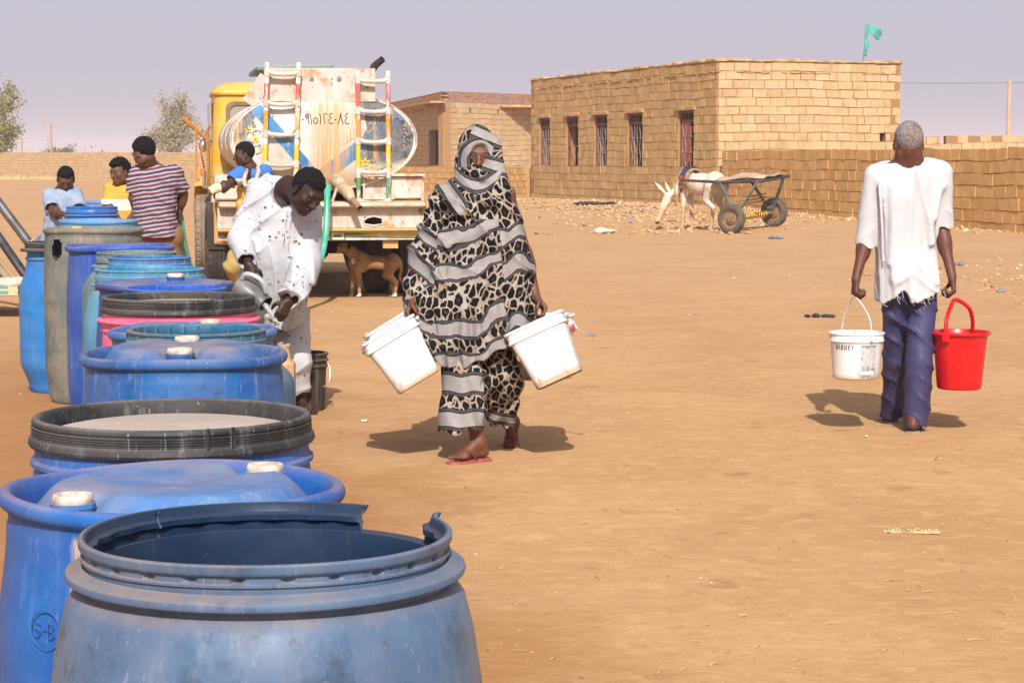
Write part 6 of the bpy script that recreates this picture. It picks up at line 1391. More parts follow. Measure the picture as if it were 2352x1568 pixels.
hair_cap(BC, BF, 1.0, M_HAIR, bman, .010, .05, curl=.003, low=-.05)
S = SDF(P(515, 540, D2_) - .35, P(630, 380, D2_) + .35, .009); rows = [(382, 566, 596, .05, .06), (390, 553, 604, .10, .10), (400, 546, 612, .13, .13), (430, 545, 612, .15, .14), (480, 542, 608, .16, .17), (530, 542, 604, .17, .2)]
S.cap(J['shR'], J['shR'] * .35 + J['elR'] * .65, .085, .072, .04); S.cap(J['shL'], J['elL'], .085, .07, .04)
e = J['shR'] * .42 + J['elR'] * .58; c = unit(J['elR'] - J['shR']); S.cut(cuff(e, c, .14)); S.cap(e + c * .02, e - c * .05, .055, .05, .005, 'sub')
S.loft(px_tab(rows, D2_ + .05, .13, .13), .03, 2.2, lambda X, Y, Z, A: .02 * np.sin(A * 8 + Z * 3)); S.cap(J['neck'], BC, .072, .1, .01, 'sub')
S.wrinkle(lambda x, y, z: -.012 * np.sin(z * 45 + x * 30) * vnoise(x * 6, y * 6, z * 6)); zA, zB = P(575, 410, D2_)[2], P(575, 426, D2_)[2]
def band_shirt(name, stops, rough=.85, scale=1.0):
    n = NT(name, rough, spec=.15); o = n.geo('Position'); x, y, z = n.sep(o); z = n.math('ADD', z, n.math('MULTIPLY', n.math('SUBTRACT', n.noise(o, 8, 2), .5), .02)); c = stops[0][1]
    for h, col in stops[1:]: c = n.mix(n.ramp(z, h + .004, h - .004), c, col)
    return n.out(c, None, n.bump(n.noise(o, 20, 4), .3, .012))
add_mesh('shirt', S, band_shirt('blue_white_yellow_shirt', [(9, (.05, .16, .46)), (zA, (.62, .58, .52)), (zB, (.62, .36, .08))]), bman)
mb = MB(); mb.tube(spline([P(565, 396, 20.97), P(561, 412, 20.93), P(563, 425, 20.91), P(572, 432, 20.90), P(582, 424, 20.91), P(590, 408, 20.95), P(594, 392, 21.05), P(588, 383, 21.25), P(570, 384, 21.25), P(565, 396, 20.97)], 5), .021, 8); mb.build('neck_cloth', plain('cream_towel', (.52, .40, .32), .9, 0, .15, 10, .3), bman, world=True)
mb = MB(); d = unit(J['wrR'] - J['elR']); mb.tube([J['wrR'] - d * .04, J['wrR'] + d * .01, J['wrR'] + d * .07 + (0, 0, -.02)], [.045, .050, .046], 12); mb.build('bandage', plain('white_bandage', (.66, .55, .36), .9, 0, .2, 8, .3), bman, world=True)
S = SDF(P(515, 660, D2_) - .3, P(610, 500, D2_) + .45, .009); S.cap(J['pelvis'], J['pelvis'] + (0, 0, .1), .15, .14, .03)
for s in 'RL': S.cap(J['hip' + s], J['kn' + s], .105, .09, .03); S.cap(J['kn' + s], J['an' + s], .09, .07, .03)
S.wrinkle(lambda x, y, z: -.012 * np.sin(z * 40 + x * 40) * vnoise(x * 6, y * 6, z * 6)); add_mesh('trousers', S, cloth_mat('khaki_cotton', (.36, .25, .09)), bman)

# ================================================================ three boys at the far end of the drums
def boy(label, D, J, C, F, hs, sc, skin, rows, hands, shirt, trs, trmat, sleeves, neckcut=True, tail=None, hairkw={}, collar=None, gnd=None, h=.008):
    t = thing('person', label, 'person', gnd); ft = [(J['an' + s], (0.1 if s == 'R' else -.1, tail or -1, 0), (0, 0, 1), sc, 1) for s in 'RL']
    V, Q = person_body(J, (C, F), hs, sc, hands, ft, .0075); link_mesh('body', V, Q, skin, t, world=True, smooth=180, attrs={'tint': head_tint(V, C, F, hs)})
    hair_cap(C, F, hs, M_HAIR, t, **hairkw)
    tab = px_tab(rows, D, .12, .12); a = np.array(tab); S = SDF((a[:, 1].min() - .25, D - .35, a[:, 0].min()), (a[:, 2].max() + .25, D + .35, a[:, 0].max() + .05), h)
    for s, f, r0, r1 in sleeves:
        a, b = J['sh' + s], J['sh' + s] + (J['el' + s] - J['sh' + s]) * f; S.cap(a, b + unit(b - a) * .04, r0, r1, .04); c = unit(b - a)
        S.cut(cuff(b, c, .13)); S.cap(b + c * .02, b - c * .05, r1 - .013, r1 - .018, .005, 'sub')
    S.loft(tab, .03, 2.2, lambda X, Y, Z, A: .022 * np.sin(A * 9 + Z * 2) * sstep(1.3, .9, Z) + .012 * np.sin(A * 17 - Z * 5))
    S.cap(J['neck'] + (0, 0, .01), C, .062 * sc, .09, .01, 'sub')
    S.wrinkle(lambda x, y, z: -.016 * (1 - np.abs(np.sin((z + .5 * x) * 20 + 2 * vnoise(x * 5, y * 5, z * 5)))) ** 2 * sstep(.3, .7, vnoise(x * 5, y * 5, z * 5)) - .002 * (vnoise(x * 25, y * 25, z * 25) - .5))
    sh = add_mesh('shirt', S, shirt, t)
    if collar is not None:
        S = SDF(J['neck'] - .14, J['neck'] + .16, .006); up = unit(C - J['neck']); S.cap(J['neck'] - up * .005, J['neck'] + up * .035, .078 * sc, .066 * sc, .01); S.cap(J['neck'] - up * .05, J['neck'] + up * .10, .060 * sc, .057 * sc, .004, 'sub'); S.cut(lambda X, Y, Z: (X - J['neck'][0] - up[0] * .035) * up[0] + (Y - J['neck'][1] - up[1] * .035) * up[1] + (Z - J['neck'][2] - up[2] * .035) * up[2])
        add_mesh('collar', S, collar, sh)
    S = SDF(J['pelvis'] - (.35, .35, J['pelvis'][2]), J['pelvis'] + (.35, .35, .2), .009); S.cap(J['hipL'] + (0, 0, .06), J['hipR'] + (0, 0, .06), .125 * sc, None, .03)
    for s in 'RL': S.cap(J['hip' + s], J['kn' + s], .10 * sc, .088 * sc, .03); S.cap(J['kn' + s], J['an' + s] * (1 - trs) + J['kn' + s] * trs, .088 * sc, .075 * sc, .02)
    S.wrinkle(lambda x, y, z: -.010 * np.sin(z * 48 + x * 40) * vnoise(x * 7, y * 7, z * 7)); add_mesh('trousers', S, trmat, t); return t
def legs(J, cx, y, d, sc, w=22):
    """standing legs under a pelvis"""
    p = J['pelvis']; g = lambda dx, z, dy=0: np.array((p[0] + dx, p[1] + dy, z))
    J.update(hipR=g(-.09 * sc, p[2] - .05), hipL=g(.09 * sc, p[2] - .05), knR=g(-.10 * sc, p[2] * .53, -.03), knL=g(.10 * sc, p[2] * .53, -.03), anR=g(-.10 * sc, .085), anL=g(.10 * sc, .085)); return J
M_SKC = skin_mat('boy_brown_skin', (.085, .036, .023)); M_SKD = skin_mat('boy_tan_skin', (.115, .050, .030))
D = 19.0; J = legs(dict(neck=P(143, 438, 19.02), chest=P(140, 475, 19.05), pelvis=P(132, 560, 19.15), shR=P(116, 450, 19.00), shL=P(172, 448, 19.02), elR=P(121, 486, 18.82), wrR=P(153, 494, 18.62), elL=P(184, 486, 18.90), wrL=P(196, 500, 18.65)), 132, 560, 19.15, .86)
J['anR'][2] = J['anL'][2] = .08
boy('boy in pale blue collared shirt looking down beside the drums, leftmost of the three boys', D, J, P(151, 411, 18.95), frame((.16, -.78, -.55), (.12, -.45, .85)), .93, .88, M_SKC, [(432, 134, 168, .06, .07), (440, 116, 178, .10, .10), (455, 108, 182, .12, .12), (490, 106, 182, .13, .13), (525, 100, 182, .14, .15), (556, 92, 180, .15, .16)],
    [(J['wrR'], (.8, -.5, -.4), (.2, -.2, -1), (0, -1, 0), .5, .85), (J['wrL'], (.5, -.7, -.4), (-.2, -.2, -1), (0, 1, 0), .5, .85)], cloth_mat('pale_blue_shirt', (.25, .30, .41), 9, var=.14), .3, cloth_mat('blue_denim', (.09, .17, .33), 12, var=.3), [('R', .8, .074, .072), ('L', .8, .074, .072)], hairkw=dict(thick=.010, front=.05, curl=.004, low=-.05), collar=cloth_mat('pale_blue_collar', (.27, .32, .43)), gnd=G(130, 700))
D = 18.6; J = legs(dict(neck=P(281, 426, 18.62), chest=P(280, 462, 18.65), pelvis=P(278, 550, 18.70), shR=P(256, 436, 18.60), shL=P(308, 436, 18.65), elR=P(250, 478, 18.50), wrR=P(266, 496, 18.30), elL=P(316, 480, 18.60), wrL=P(300, 500, 18.35)), 278, 550, 18.7, .86)
zA, zB = P(280, 457, D)[2], P(280, 483, D)[2]
boy('boy in mustard shirt with a white band, curly haired, between the other two boys', D, J, P(276, 394, 18.55), frame((-.62, -.76, -.22), (-.1, -.1, 1)), .93, .88, M_SKD, [(424, 268, 296, .06, .06), (433, 254, 308, .10, .10), (448, 249, 314, .12, .12), (490, 249, 312, .13, .13), (540, 248, 312, .14, .14)],
    [(J['wrR'], (.5, -.6, -.5), (.2, -.2, -1), (0, -1, 0), .5, .85), (J['wrL'], (-.5, -.6, -.5), (-.2, -.2, -1), (0, -1, 0), .5, .85)], band_shirt('mustard_white_shirt', [(9, (.56, .30, .055)), (zA, (.62, .56, .47)), (zB, (.58, .31, .06))]), .3, cloth_mat('grey_trousers', (.16, .15, .15)), [('R', .95, .068, .066), ('L', .8, .068, .066)], hairkw=dict(thick=.012, front=.058, curl=.011, low=-.035, top=.012), collar=cloth_mat('mustard_collar', (.52, .27, .05)), gnd=G(278, 690))
D = 17.0; J = legs(dict(neck=P(346, 384, 17.00), chest=P(352, 430, 17.00), pelvis=P(364, 545, 17.05), shL=P(316, 402, 17.00), shR=P(398, 400, 17.02), elL=P(307, 455, 17.00), wrL=P(322, 494, 17.24), elR=P(420, 446, 17.10), wrR=P(413, 486, 17.16)), 364, 545, 17.05, .98, 30)
J['anR'][2] = J['anL'][2] = .085
def stripes():
    n = NT('striped_jersey', .85, spec=.15); o = n.geo('Position'); x, y, z = n.sep(o); z = n.math('ADD', n.math('ADD', z, n.math('MULTIPLY', x, -.16)), n.math('MULTIPLY', n.math('SUBTRACT', n.noise(o, 7, 2), .5), .03))
    u = n.math('FRACT', n.math('MULTIPLY', z, 1 / .068)); c = (.37, .32, .345)
    for a, b, col in ((.05, .36, (.052, .042, .085)), (.36, .42, (.26, .20, .25)), (.56, .86, (.13, .048, .065))):
        c = n.mix(n.math('MULTIPLY', n.ramp(u, a - .02, a + .02), n.ramp(u, b + .02, b - .02)), c, col)
    return n.out(c, None, n.bump(n.noise(o, 20, 4), .35, .012))
M_STRIPE = stripes()
def vstripes():
    n = NT('striped_collar', .85); o = n.geo('Position'); x, y, z = n.sep(o); u = n.math('FRACT', n.math('MULTIPLY', x, 1 / .035)); return n.out(n.mix(n.ramp(u, .45, .55), (.58, .52, .56), n.mix(n.ramp(x, -2.7, -2.66), (.09, .06, .15), (.26, .06, .08))))
boy('boy in striped jersey and brown shorts seen from behind, holding the green hose', D, J, P(331, 350, 16.92), frame((-.72, .52, -.42), (-.28, .15, .95)), 1.0, .98, M_SKD, [(378, 330, 366, .06, .06), (388, 314, 392, .09, .10), (402, 304, 410, .12, .12), (440, 303, 406, .13, .13), (490, 308, 402, .13, .13), (545, 317, 408, .14, .14)],
    [(J['wrR'], (-.1, -.1, -1), (-.9, .3, 0), (0, 1, 0), 1.0, .95), (J['wrL'], (.5, .5, -.6), (.3, .6, -.5), (0, 0, 1), .9, .95)], M_STRIPE, .55, cloth_mat('brown_twill', (.20, .115, .055), 8), [('R', .82, .075, .072), ('L', .82, .075, .072)], tail=1, hairkw=dict(thick=.013, front=.045, curl=.003, low=-.045), collar=vstripes(), gnd=G(364, 690))
# ================================================================ the dog under the tanker
def animal_mesh(S, name, mat, parent, attrs=None): V, Q = S.mesh(); return link_mesh(name, V, Q, mat, parent, world=True, smooth=180, attrs={k: f(V) for k, f in (attrs or {}).items()})
dog = thing('dog', 'lean tan dog with white patches standing in the shade under the tanker', 'dog', G(850, 682)); DD = 22.72
p = lambda x, y, o=0.0: P(x, y, DD + o)
S = SDF(p(762, 690) - (.05, .35, .0), p(940, 550) + (.05, .35, .1), .0065)
S.ell(p(826, 604), (.125, .078, .112), frame((0, 1, 0), (-.25, 0, 1)), .04); S.ell(p(866, 603), (.15, .062, .076), frame((0, 1, 0), (.12, 0, 1)), .05); S.ell(p(902, 602), (.085, .075, .10), None, .05)
S.cap(p(824, 592), p(806, 577), .075, .055, .04); S.cap(p(806, 577), p(791, 567), .058, .050, .03)
S.ell(p(789, 566), (.062, .050, .052), None, .02); S.cap(p(784, 569), p(772, 574), .034, .020, .02); S.ell(p(771, 572), (.011, .012, .011), None, .005); S.cap(p(783, 577), p(775, 579), .018, .012, .01)
for s in (-.045, .045):
    S.cap(p(797, 560, s), p(804, 569, s * 1.5), .017, .010, .012, flat=((0, 1, 0), .5)); S.ell(p(783, 565, s * .8), (.008, .010, .008), None, .004, 'sub')
S.cap(p(820, 615, -.055), p(824, 640, -.055), .046, .027, .03); S.cap(p(824, 640, -.055), p(826, 677, -.055), .026, .018, .02); S.cap(p(826, 678, -.055), p(821, 681, -.055), .020, .016, .01)
S.cap(p(814, 615, .055), p(812, 640, .055), .050, .030, .03); S.cap(p(812, 640, .055), p(808, 677, .055), .026, .018, .02); S.cap(p(808, 678, .055), p(803, 681, .055), .020, .016, .01)
for s, dx in ((-.055, 0), (.06, -9)):
    S.cap(p(902 + dx, 604, s), p(895 + dx, 632, s), .060, .036, .03); S.cap(p(895 + dx, 632, s), p(911 + dx * .6, 648, s), .036, .021, .015); S.cap(p(911 + dx * .6, 648, s), p(908 + dx * .6, 677, s), .020, .016, .01); S.cap(p(908 + dx * .6, 679, s), p(901 + dx * .6, 681.5, s), .019, .015, .01)
tl = [Vector(p(*q)) for q in ((914, 594), (920, 604), (921, 620), (918, 634), (921, 644), (931, 641))]; tl = spline(tl, 4)
for i in range(len(tl) - 1): S.cap(np.array(tl[i]), np.array(tl[i + 1]), .020 - .0004 * i, .019 - .0004 * i, .008)
def dogmat():
    n = NT('tan_dog_coat', .8, spec=.2); o = n.geo('Position'); w = n.attr('white'); c = n.mix(n.ramp(n.noise(n.mp(o, sc=(1, 1, 1)), 9, 4), .3, .7), (.25, .135, .065), (.37, .225, .12)); c = n.mix(n.ramp(w, .8, 1.2), c, (.58, .53, .47)); c = n.mix(n.ramp(w, -.2, -.8), c, (.035, .022, .018)); return n.out(c, None, n.bump(n.noise(n.mp(o, sc=(1, 1, .5)), 130, 3), .5, .006))
def dog_white_and_sun(V):
    w = np.zeros(len(V)); 
    for q, r in (((890, 574), (.14, .1, .014)), ((812, 600), (.03, .2, .05)), ((806, 655), (.03, .2, .05)), ((908, 676), (.05, .2, .03)), ((825, 676), (.05, .2, .03))):  # the strip along the back is sunlight put into the coat colour
        c = p(*q); d = np.sqrt((((V - c) / r) ** 2).sum(1)); w = np.maximum(w, (1.6 - d) * 1.2)
    for q, r in (((771, 573), (.022, .05, .018)), ((783, 565), (.012, .2, .010)), ((802, 566), (.02, .3, .03))):
        c = p(*q); d = np.sqrt((((V - c) / r) ** 2).sum(1)); w = np.where(d < 1, -1, w)
    return w
animal_mesh(S, 'body', dogmat(), dog, {'white': dog_white_and_sun})

# ================================================================ the donkey and its two wheeled cart
dk = thing('donkey', 'white donkey grazing with lowered head in front of the cart by the brown wall', 'donkey', (3.95, 43.7, 0)); 
dv = unit((-.68, .73, 0)); lt = np.array((-dv[1], dv[0], 0)); base = np.array((4.28, 43.35, 0))       # rump; lt points to its left (towards the viewer)
q = lambda a, l, z: base + dv * a + lt * l * 1.05 + np.array((0, 0, z * 1.07))
S = SDF(np.array((2.4, 42.4, 0)), np.array((4.8, 45.0, 1.5)), .012); Fd = np.stack([dv, lt, np.array((0, 0, 1.))])
S.ell(q(.10, 0, .93), (.24, .21, .24), Fd, .06); S.ell(q(.48, 0, .90), (.42, .225, .235), Fd, .08); S.ell(q(.86, 0, .93), (.24, .185, .26), Fd, .06); S.ell(q(.92, 0, 1.08), (.16, .08, .09), Fd, .06)
hd0 = q(1.10, .12, .74); S.cap(q(.95, .0, 1.02), hd0, .15, .095, .06); S.cap(q(.98, .02, .86), hd0, .13, .09, .05)
pol = q(1.20, .24, .66); muz = q(1.22, .52, .17); S.cap(pol, pol * .55 + muz * .45, .088, .078, .04); S.cap(pol * .55 + muz * .45, muz, .074, .050, .03); S.ell(muz + (0, 0, .01), (.058, .062, .055), None, .03); S.ell(pol * .8 + muz * .2 + lt * -.04, (.08, .09, .10), None, .03)
for s in (-1, 1): e0 = pol + np.array((s * .05, .02, .06)); e1 = e0 + np.array((-.16 + s * .06, .05, .24)); S.cap(e0, e0 * .5 + e1 * .5, .024, .042, .02, flat=((0.2, 1, 0), .5)); S.cap(e0 * .5 + e1 * .5, e1, .042, .010, .01, flat=((0.2, 1, 0), .5))
for a, s, k in ((.86, .11, .04), (.92, -.11, -.10)):
    S.cap(q(a, s, .80), q(a + k * .4, s, .48), .095, .052, .05); S.cap(q(a + k * .4, s, .48), q(a + k, s, .12), .046, .034, .02); S.cap(q(a + k, s, .12), q(a + k + .03, s, .04), .036, .050, .015)
for a, s, k in ((.10, .12, .0), (.02, -.12, .06)):
    S.cap(q(a, s, .86), q(a + .12, s, .60), .15, .085, .05); S.cap(q(a + .12, s, .60), q(a - .06 + k, s, .45), .075, .050, .03); S.cap(q(a - .06 + k, s, .45), q(a - .02 + k, s, .12), .044, .034, .02); S.cap(q(a - .02 + k, s, .12), q(a + .02 + k, s, .04), .036, .05, .015)
S.cap(q(-.14, 0, 1.0), q(-.20, 0, .72), .035, .03, .02); S.cap(q(-.20, 0, .72), q(-.17, 0, .45), .03, .045, .02)
def dkmat():
    n = NT('white_donkey_coat', .85, spec=.15); o = n.geo('Position'); z = n.sep(o)[2]; v = n.attr('dark'); c = n.mix(n.ramp(n.noise(o, 4, 5, .65), .38, .66), (.62, .55, .48), (.52, .40, .29)); c = n.mix(n.ramp(n.math('ADD', z, n.math('MULTIPLY', n.noise(o, 6, 3), .25)), .75, .5), c, (.46, .31, .18)); c = n.mix(n.ramp(v, .3, .7), c, (.10, .085, .08)); return n.out(c, None, n.bump(n.noise(o, 60, 3), .4, .01))
def dkd(V):
    w = np.zeros(len(V))
    for c, r in ((muz + (0, -.04, -.03), .05), (pol * .72 + muz * .28 + lt * .06 + (.06, 0, 0), .024), (pol * .72 + muz * .28 + lt * .06 + (-.07, 0, 0), .024)): w = np.maximum(w, (np.linalg.norm(V - c, axis=1) < r) * 1.0)
    return w
animal_mesh(S, 'body', dkmat(), dk, {'dark': dkd})
# harness: pad, girth, halter rope
har = thing('donkey_harness', 'worn saddle pad with red and blue patches strapped on the white donkey', 'harness', q(.78, 0, 1.15))
def girth(a, r0, r1, w, th, nme, mat, a0=-20, a1=200):
    m = MB(); rg_ = []
    for k in range(17):
        t = R(a0 + (a1 - a0) * k / 16); c = q(a, r0 * math.cos(t), .92 + r1 * math.sin(t)); c2 = q(a, (r0 + th) * math.cos(t), .92 + (r1 + th) * math.sin(t)); rg_.append([c - dv * w, c + dv * w, c2 + dv * w, c2 - dv * w])
    m.loft(rg_); return m.build(nme, mat, har, world=True, smooth=40)
girth(.76, .225, .26, .11, .03, 'pad', plain('tan_felt_pad', (.38, .20, .10), .9, 0, .2, 6, .3)); girth(.80, .250, .285, .065, .035, 'saddle', plain('indigo_saddle_cloth', (.035, .03, .10), .85), 15, 165); girth(.86, .235, .27, .02, .02, 'strap', plain('dark_leather', (.05, .03, .02), .6), -60, 240)
for s in (-1, 1): m = MB(); c = q(.80, s * .262, 1.03); m.box(c, (.09, .05, .09), (0, 0, math.atan2(dv[1], dv[0])), .01); m.build('patch', plain('red_patch', (.42, .05, .05), .8), har, world=True)
m = MB(); m.beam(q(.80, -.13, 1.235), q(.80, .13, 1.235), .08, .05, bev=.01); m.beam(q(.86, 0, 1.25), q(.78, .04, 1.34), .03, .02); m.build('saddle_frame', plain('dark_saddle_wood', (.05, .035, .03), .7), har, world=True)
m = MB(); m.tube(spline([Vector(q(.95, .22, 1.05)), Vector(q(1.0, .24, .85)), Vector(q(.96, .22, .60)), Vector(q(.90, .20, .35))], 6), .012, 6); m.tube(spline([Vector(q(.88, .20, 1.12)), Vector(q(1.08, .20, .95)), Vector(q(1.05, .16, .72)), Vector(q(.98, .05, .62))], 6), .02, 6); m.build('rope', plain('yellow_straw_rope', (.42, .31, .09), .9), har, world=True)
cart = thing('donkey_cart', 'two wheeled donkey cart of old pipes with a tan hide on top', 'cart', (4.87, 42.2, 0)); w1, w2 = np.array((4.38, 41.75)), np.array((5.38, 42.95)); ax = unit((*(w2 - w1), 0)); axa = math.atan2(ax[1], ax[0])
RUB = plain('dusty_cart_tyre', (.085, .070, .058), .9, 0, .2, 9, .2, (.26, .18, .11), .6); RIMC = plain('rusty_cart_rim', (.20, .115, .06), .8, 0, .3, 12, .3, (.33, .21, .12), .5)
def cart_wheel(parent, c, r, w, axang, n=64):
    m = MB(); M = Matrix.Translation(c) @ Matrix.Rotation(axang, 4, 'Z') @ Matrix.Rotation(R(90), 4, 'Y'); h = w / 2
    m.lathe([(r * .66, -h * .7), (r * .72, -h * .95), (r * .86, -h), (r * .96, -h * .8)] + [(r * (1 - .012 * (k % 2)), h * t) for k, t in enumerate(np.linspace(-.7, .7, 9))] + [(r * .96, h * .8), (r * .86, h), (r * .72, h * .95), (r * .66, h * .7)], n, M); wh = m.build('wheel', RUB, parent, world=True)
    m = MB()
    for s in (-1, 1): m.lathe([(r * .68, s * h * .72), (r * .64, s * h * .75), (r * .60, s * h * .35), (r * .42, s * h * .25), (r * .36, s * h * .6), (r * .22, s * h * .65), (r * .20, s * h * .95), (0, s * h * 1.0)], 36, M)
    m.build('rim', RIMC, wh, world=True); return wh
z1, z2 = on(*w1) + .285, on(*w2) + .285
cart_wheel(cart, Vector((*w1, z1)), .29, .17, axa); cart_wheel(cart, Vector((*w2, z2)), .29, .17, axa)
PIPE = plain('dark_blue_pipe', (.055, .06, .085), .5, .3, .3, 9, .2, (.20, .14, .09), .5); TEAL = plain('teal_angle_iron', (.06, .11, .11), .6, 0, .3, 9, .2, (.22, .15, .09), .6); WOOD = plain('grey_slat_wood', (.30, .21, .13), .9, 0, .25, 9, .3)
m = MB(); a_, b_ = np.array((*w1, z1)), np.array((*w2, z2)); m.tube([a_, b_], .035, 10); axl = m.build('axle', RIMC, cart, world=True)
m = MB(); 
for k in range(11): c = a_ + (b_ - a_) * (.20 + .58 * k / 10); m.tube([c + np.array((ax[0] * .02 * math.cos(t * 2), ax[1] * .02 * math.cos(t * 2), 0)) + .052 * (np.array((0, 0, 1)) * math.cos(t) + np.cross(ax, (0, 0, 1)) * math.sin(t)) for t in np.linspace(0, 6.28, 13)], .014, 5)
tag(m.build('rope_binding', plain('yellow_rope', (.60, .38, .05), .8), axl, world=True))
fw = np.array((-.70, .715, 0)); mid = (a_ + b_) / 2; zr = 1.08
rn = [P(1757, 416, 41.55), P(1660, 419, 42.3), np.array(q(.78, .30, .98))]; rf = [P(1813, 405, 42.5), P(1728, 410, 43.3), np.array(q(.80, -.30, .98))]
for rr in (rn, rf): m = MB(); m.tube(rr, [.034, .034, .028], 10); m.build('shaft', PIPE, cart, world=True)
m = MB()
for a0, b0 in ((P(1740, 417, 41.6), a_ + ax * .12), (P(1800, 408, 42.6), b_ - ax * .10), (P(1655, 420, 42.35), a_ + ax * .14 + (0, 0, .06)), (P(1722, 411, 43.3), b_ - ax * .12)): m = MB(); m.beam(a0, b0, .055, .035); m.build('strut', TEAL, cart, world=True, smooth=0)
m = MB()
for t in (.05, .3, .55, .8, 1.0): m.tube([rn[0] + (rn[1] - rn[0]) * t, rf[0] + (rf[1] - rf[0]) * t], .020, 8)
for t in (.25, .5, .75): m.beam(rn[0] * (1 - t) + rf[0] * t - (0, 0, .02), rn[1] * (1 - t) + rf[1] * t - (0, 0, .02), .03, .03)
m.build('cross_bar', PIPE, cart, world=True)
m = MB()
for t, zz in ((.2, .70), (.45, .62), (.7, .56)): m.beam(a_ + ax * .2 + fw * .15 * t + (0, 0, zz - .3), b_ - ax * .2 + fw * .1 + (0, 0, zz - .32), .07, .02)
m.build('slat', WOOD, cart, world=True, smooth=0)
# the hide: a stiff sheet lying over the pipes, drooping at the front
hv = []; nu, nv = 26, 14; A0, A1 = rn[0] + (rn[1] - rn[0]) * .1, rf[0] + (rf[1] - rf[0]) * .1; B0, B1 = np.array(q(-.05, .36, .98)), np.array(q(-.12, -.30, 1.02))
for i in range(nu):
    for j in range(nv):
        u, v = i / (nu - 1), j / (nv - 1); c0 = A0 * (1 - u) + B0 * u; c1 = A1 * (1 - u) + B1 * u; g = 1 - .35 * (2 * u - 1) ** 6; vv = .5 + (v - .5) * g * 1.12; c = c0 * (1 - vv) + c1 * vv
        z = .03 + .03 * math.sin(u * 7 + v * 3) + .02 * math.sin(v * 9) - .22 * max(0, u - .72) ** 2 * 8 * (1 - .3 * v) - .10 * max(0, .18 - v) * 5 * (u > .55) * (u - .55) * 2; hv.append(c + np.array((0, 0, z)))
hide = link_mesh('hide_cover', hv, [[i * nv + j, (i + 1) * nv + j, (i + 1) * nv + j + 1, i * nv + j + 1] for i in range(nu - 1) for j in range(nv - 1)], plain('tan_hide', (.44, .32, .22), .9, 0, .15, 4, .3, (.33, .22, .13), .4), cart, world=True, smooth=180)
so = hide.modifiers.new('thick', 'SOLIDIFY'); so.thickness = .03

# ================================================================ the tipped cart at the left edge
tc = thing('handcart', 'wooden cart tipped back with its steel shafts in the air, cut by the left edge', 'cart', (-5.0, 20.4, 0)); d_ = 20.3
STL = plain('rubbed_steel_pipe', (.20, .20, .215), .35, .75, .25, 8, .1, (.10, .08, .07), .5)
m = MB(); m.tube([P(74, 568, 19.9), P(0, 470, 19.9), P(-130, 300, 19.9)], .045, 12); m.build('shaft', STL, tc, world=True); m = MB(); m.tube([P(58, 632, 20.5), P(-10, 535, 20.5), P(-140, 350, 20.5)], .045, 12); m.build('shaft', STL, tc, world=True)
m = MB(); 
for t in range(4): m.tube([P(68 + t, 562 - t * 1.5, 19.9) + .055 * np.array((math.cos(k) * .6, math.sin(k), math.cos(k) * .6)) for k in np.linspace(0, 6.28, 11)], .010, 5)
m.build('binding', plain('pale_binding', (.50, .36, .2), .9), tc, world=True)
m = MB(); m.box(P(-75, 662, 20.2), (1.05, 1.1, .05), (0, 0, .05)); m.beam(P(-160, 668, 19.62), P(42, 668, 19.62), .04, .09); m.build('bed', plain('bed_board', (.28, .19, .11), .9, 0, .25, 6, .3), tc, world=True, smooth=0)
def edge_mat():
    n = NT('painted_edge_board', .7); o = n.geo('Position'); x, y, z = n.sep(o); t = n.math('FRACT', n.math('MULTIPLY', x, 5.5)); z2 = n.math('FRACT', n.math('MULTIPLY', z, 19)); k = n.math('MULTIPLY', n.ramp(t, .45, .5), n.ramp(z2, .3, .4)); c = n.mix(k, (.50, .42, .24), (.10, .26, .25)); return n.out(n.mix(n.math('MULTIPLY', n.ramp(n.noise(o, 18, 4), .5, .65), .6), c, (.35, .24, .13)))
m = MB(); m.beam(P(-160, 668, 19.585), P(42, 668, 19.585), .02, .085); m.build('edge_board', edge_mat(), tc, world=True, smooth=0)
m = MB(); m.box(P(-28, 618, 20.35), (.32, .03, .55), (0, R(-38), 0)); m.box(P(-2, 612, 20.1), (.05, .05, .56), (0, R(-38), 0)); m.build('side_board', plain('side_board_wood', (.36, .27, .17), .9, 0, .25, 6, .3), tc, world=True, smooth=0)
c = P(-42, 672, 20.4); cart_wheel(tc, Vector((c[0], 20.35, .29)), .29, .16, R(8), 48); cart_wheel(tc, Vector((c[0] - .9, 20.25, .29)), .29, .16, R(8), 32)
sk = thing('sack', 'grubby white cloth bundle lying on the bed of the tipped cart', 'cloth', P(8, 655, 19.9)); m = MB(); rg = random.Random(9)
for x, y, r in ((-4, 651, .10), (20, 652, .11), (42, 648, .09), (8, 656, .09)): m.ball(P(x, y, 19.85), (r * 1.3, r, r * .6), None, 14, 8, .10, rg)
mm = m.build('cloth', cloth_mat('grubby_white_cloth', (.50, .44, .36), 12, var=.2), sk, world=True, smooth=180); r_ = mm.modifiers.new('one', 'REMESH'); r_.mode = 'VOXEL'; r_.voxel_size = .02
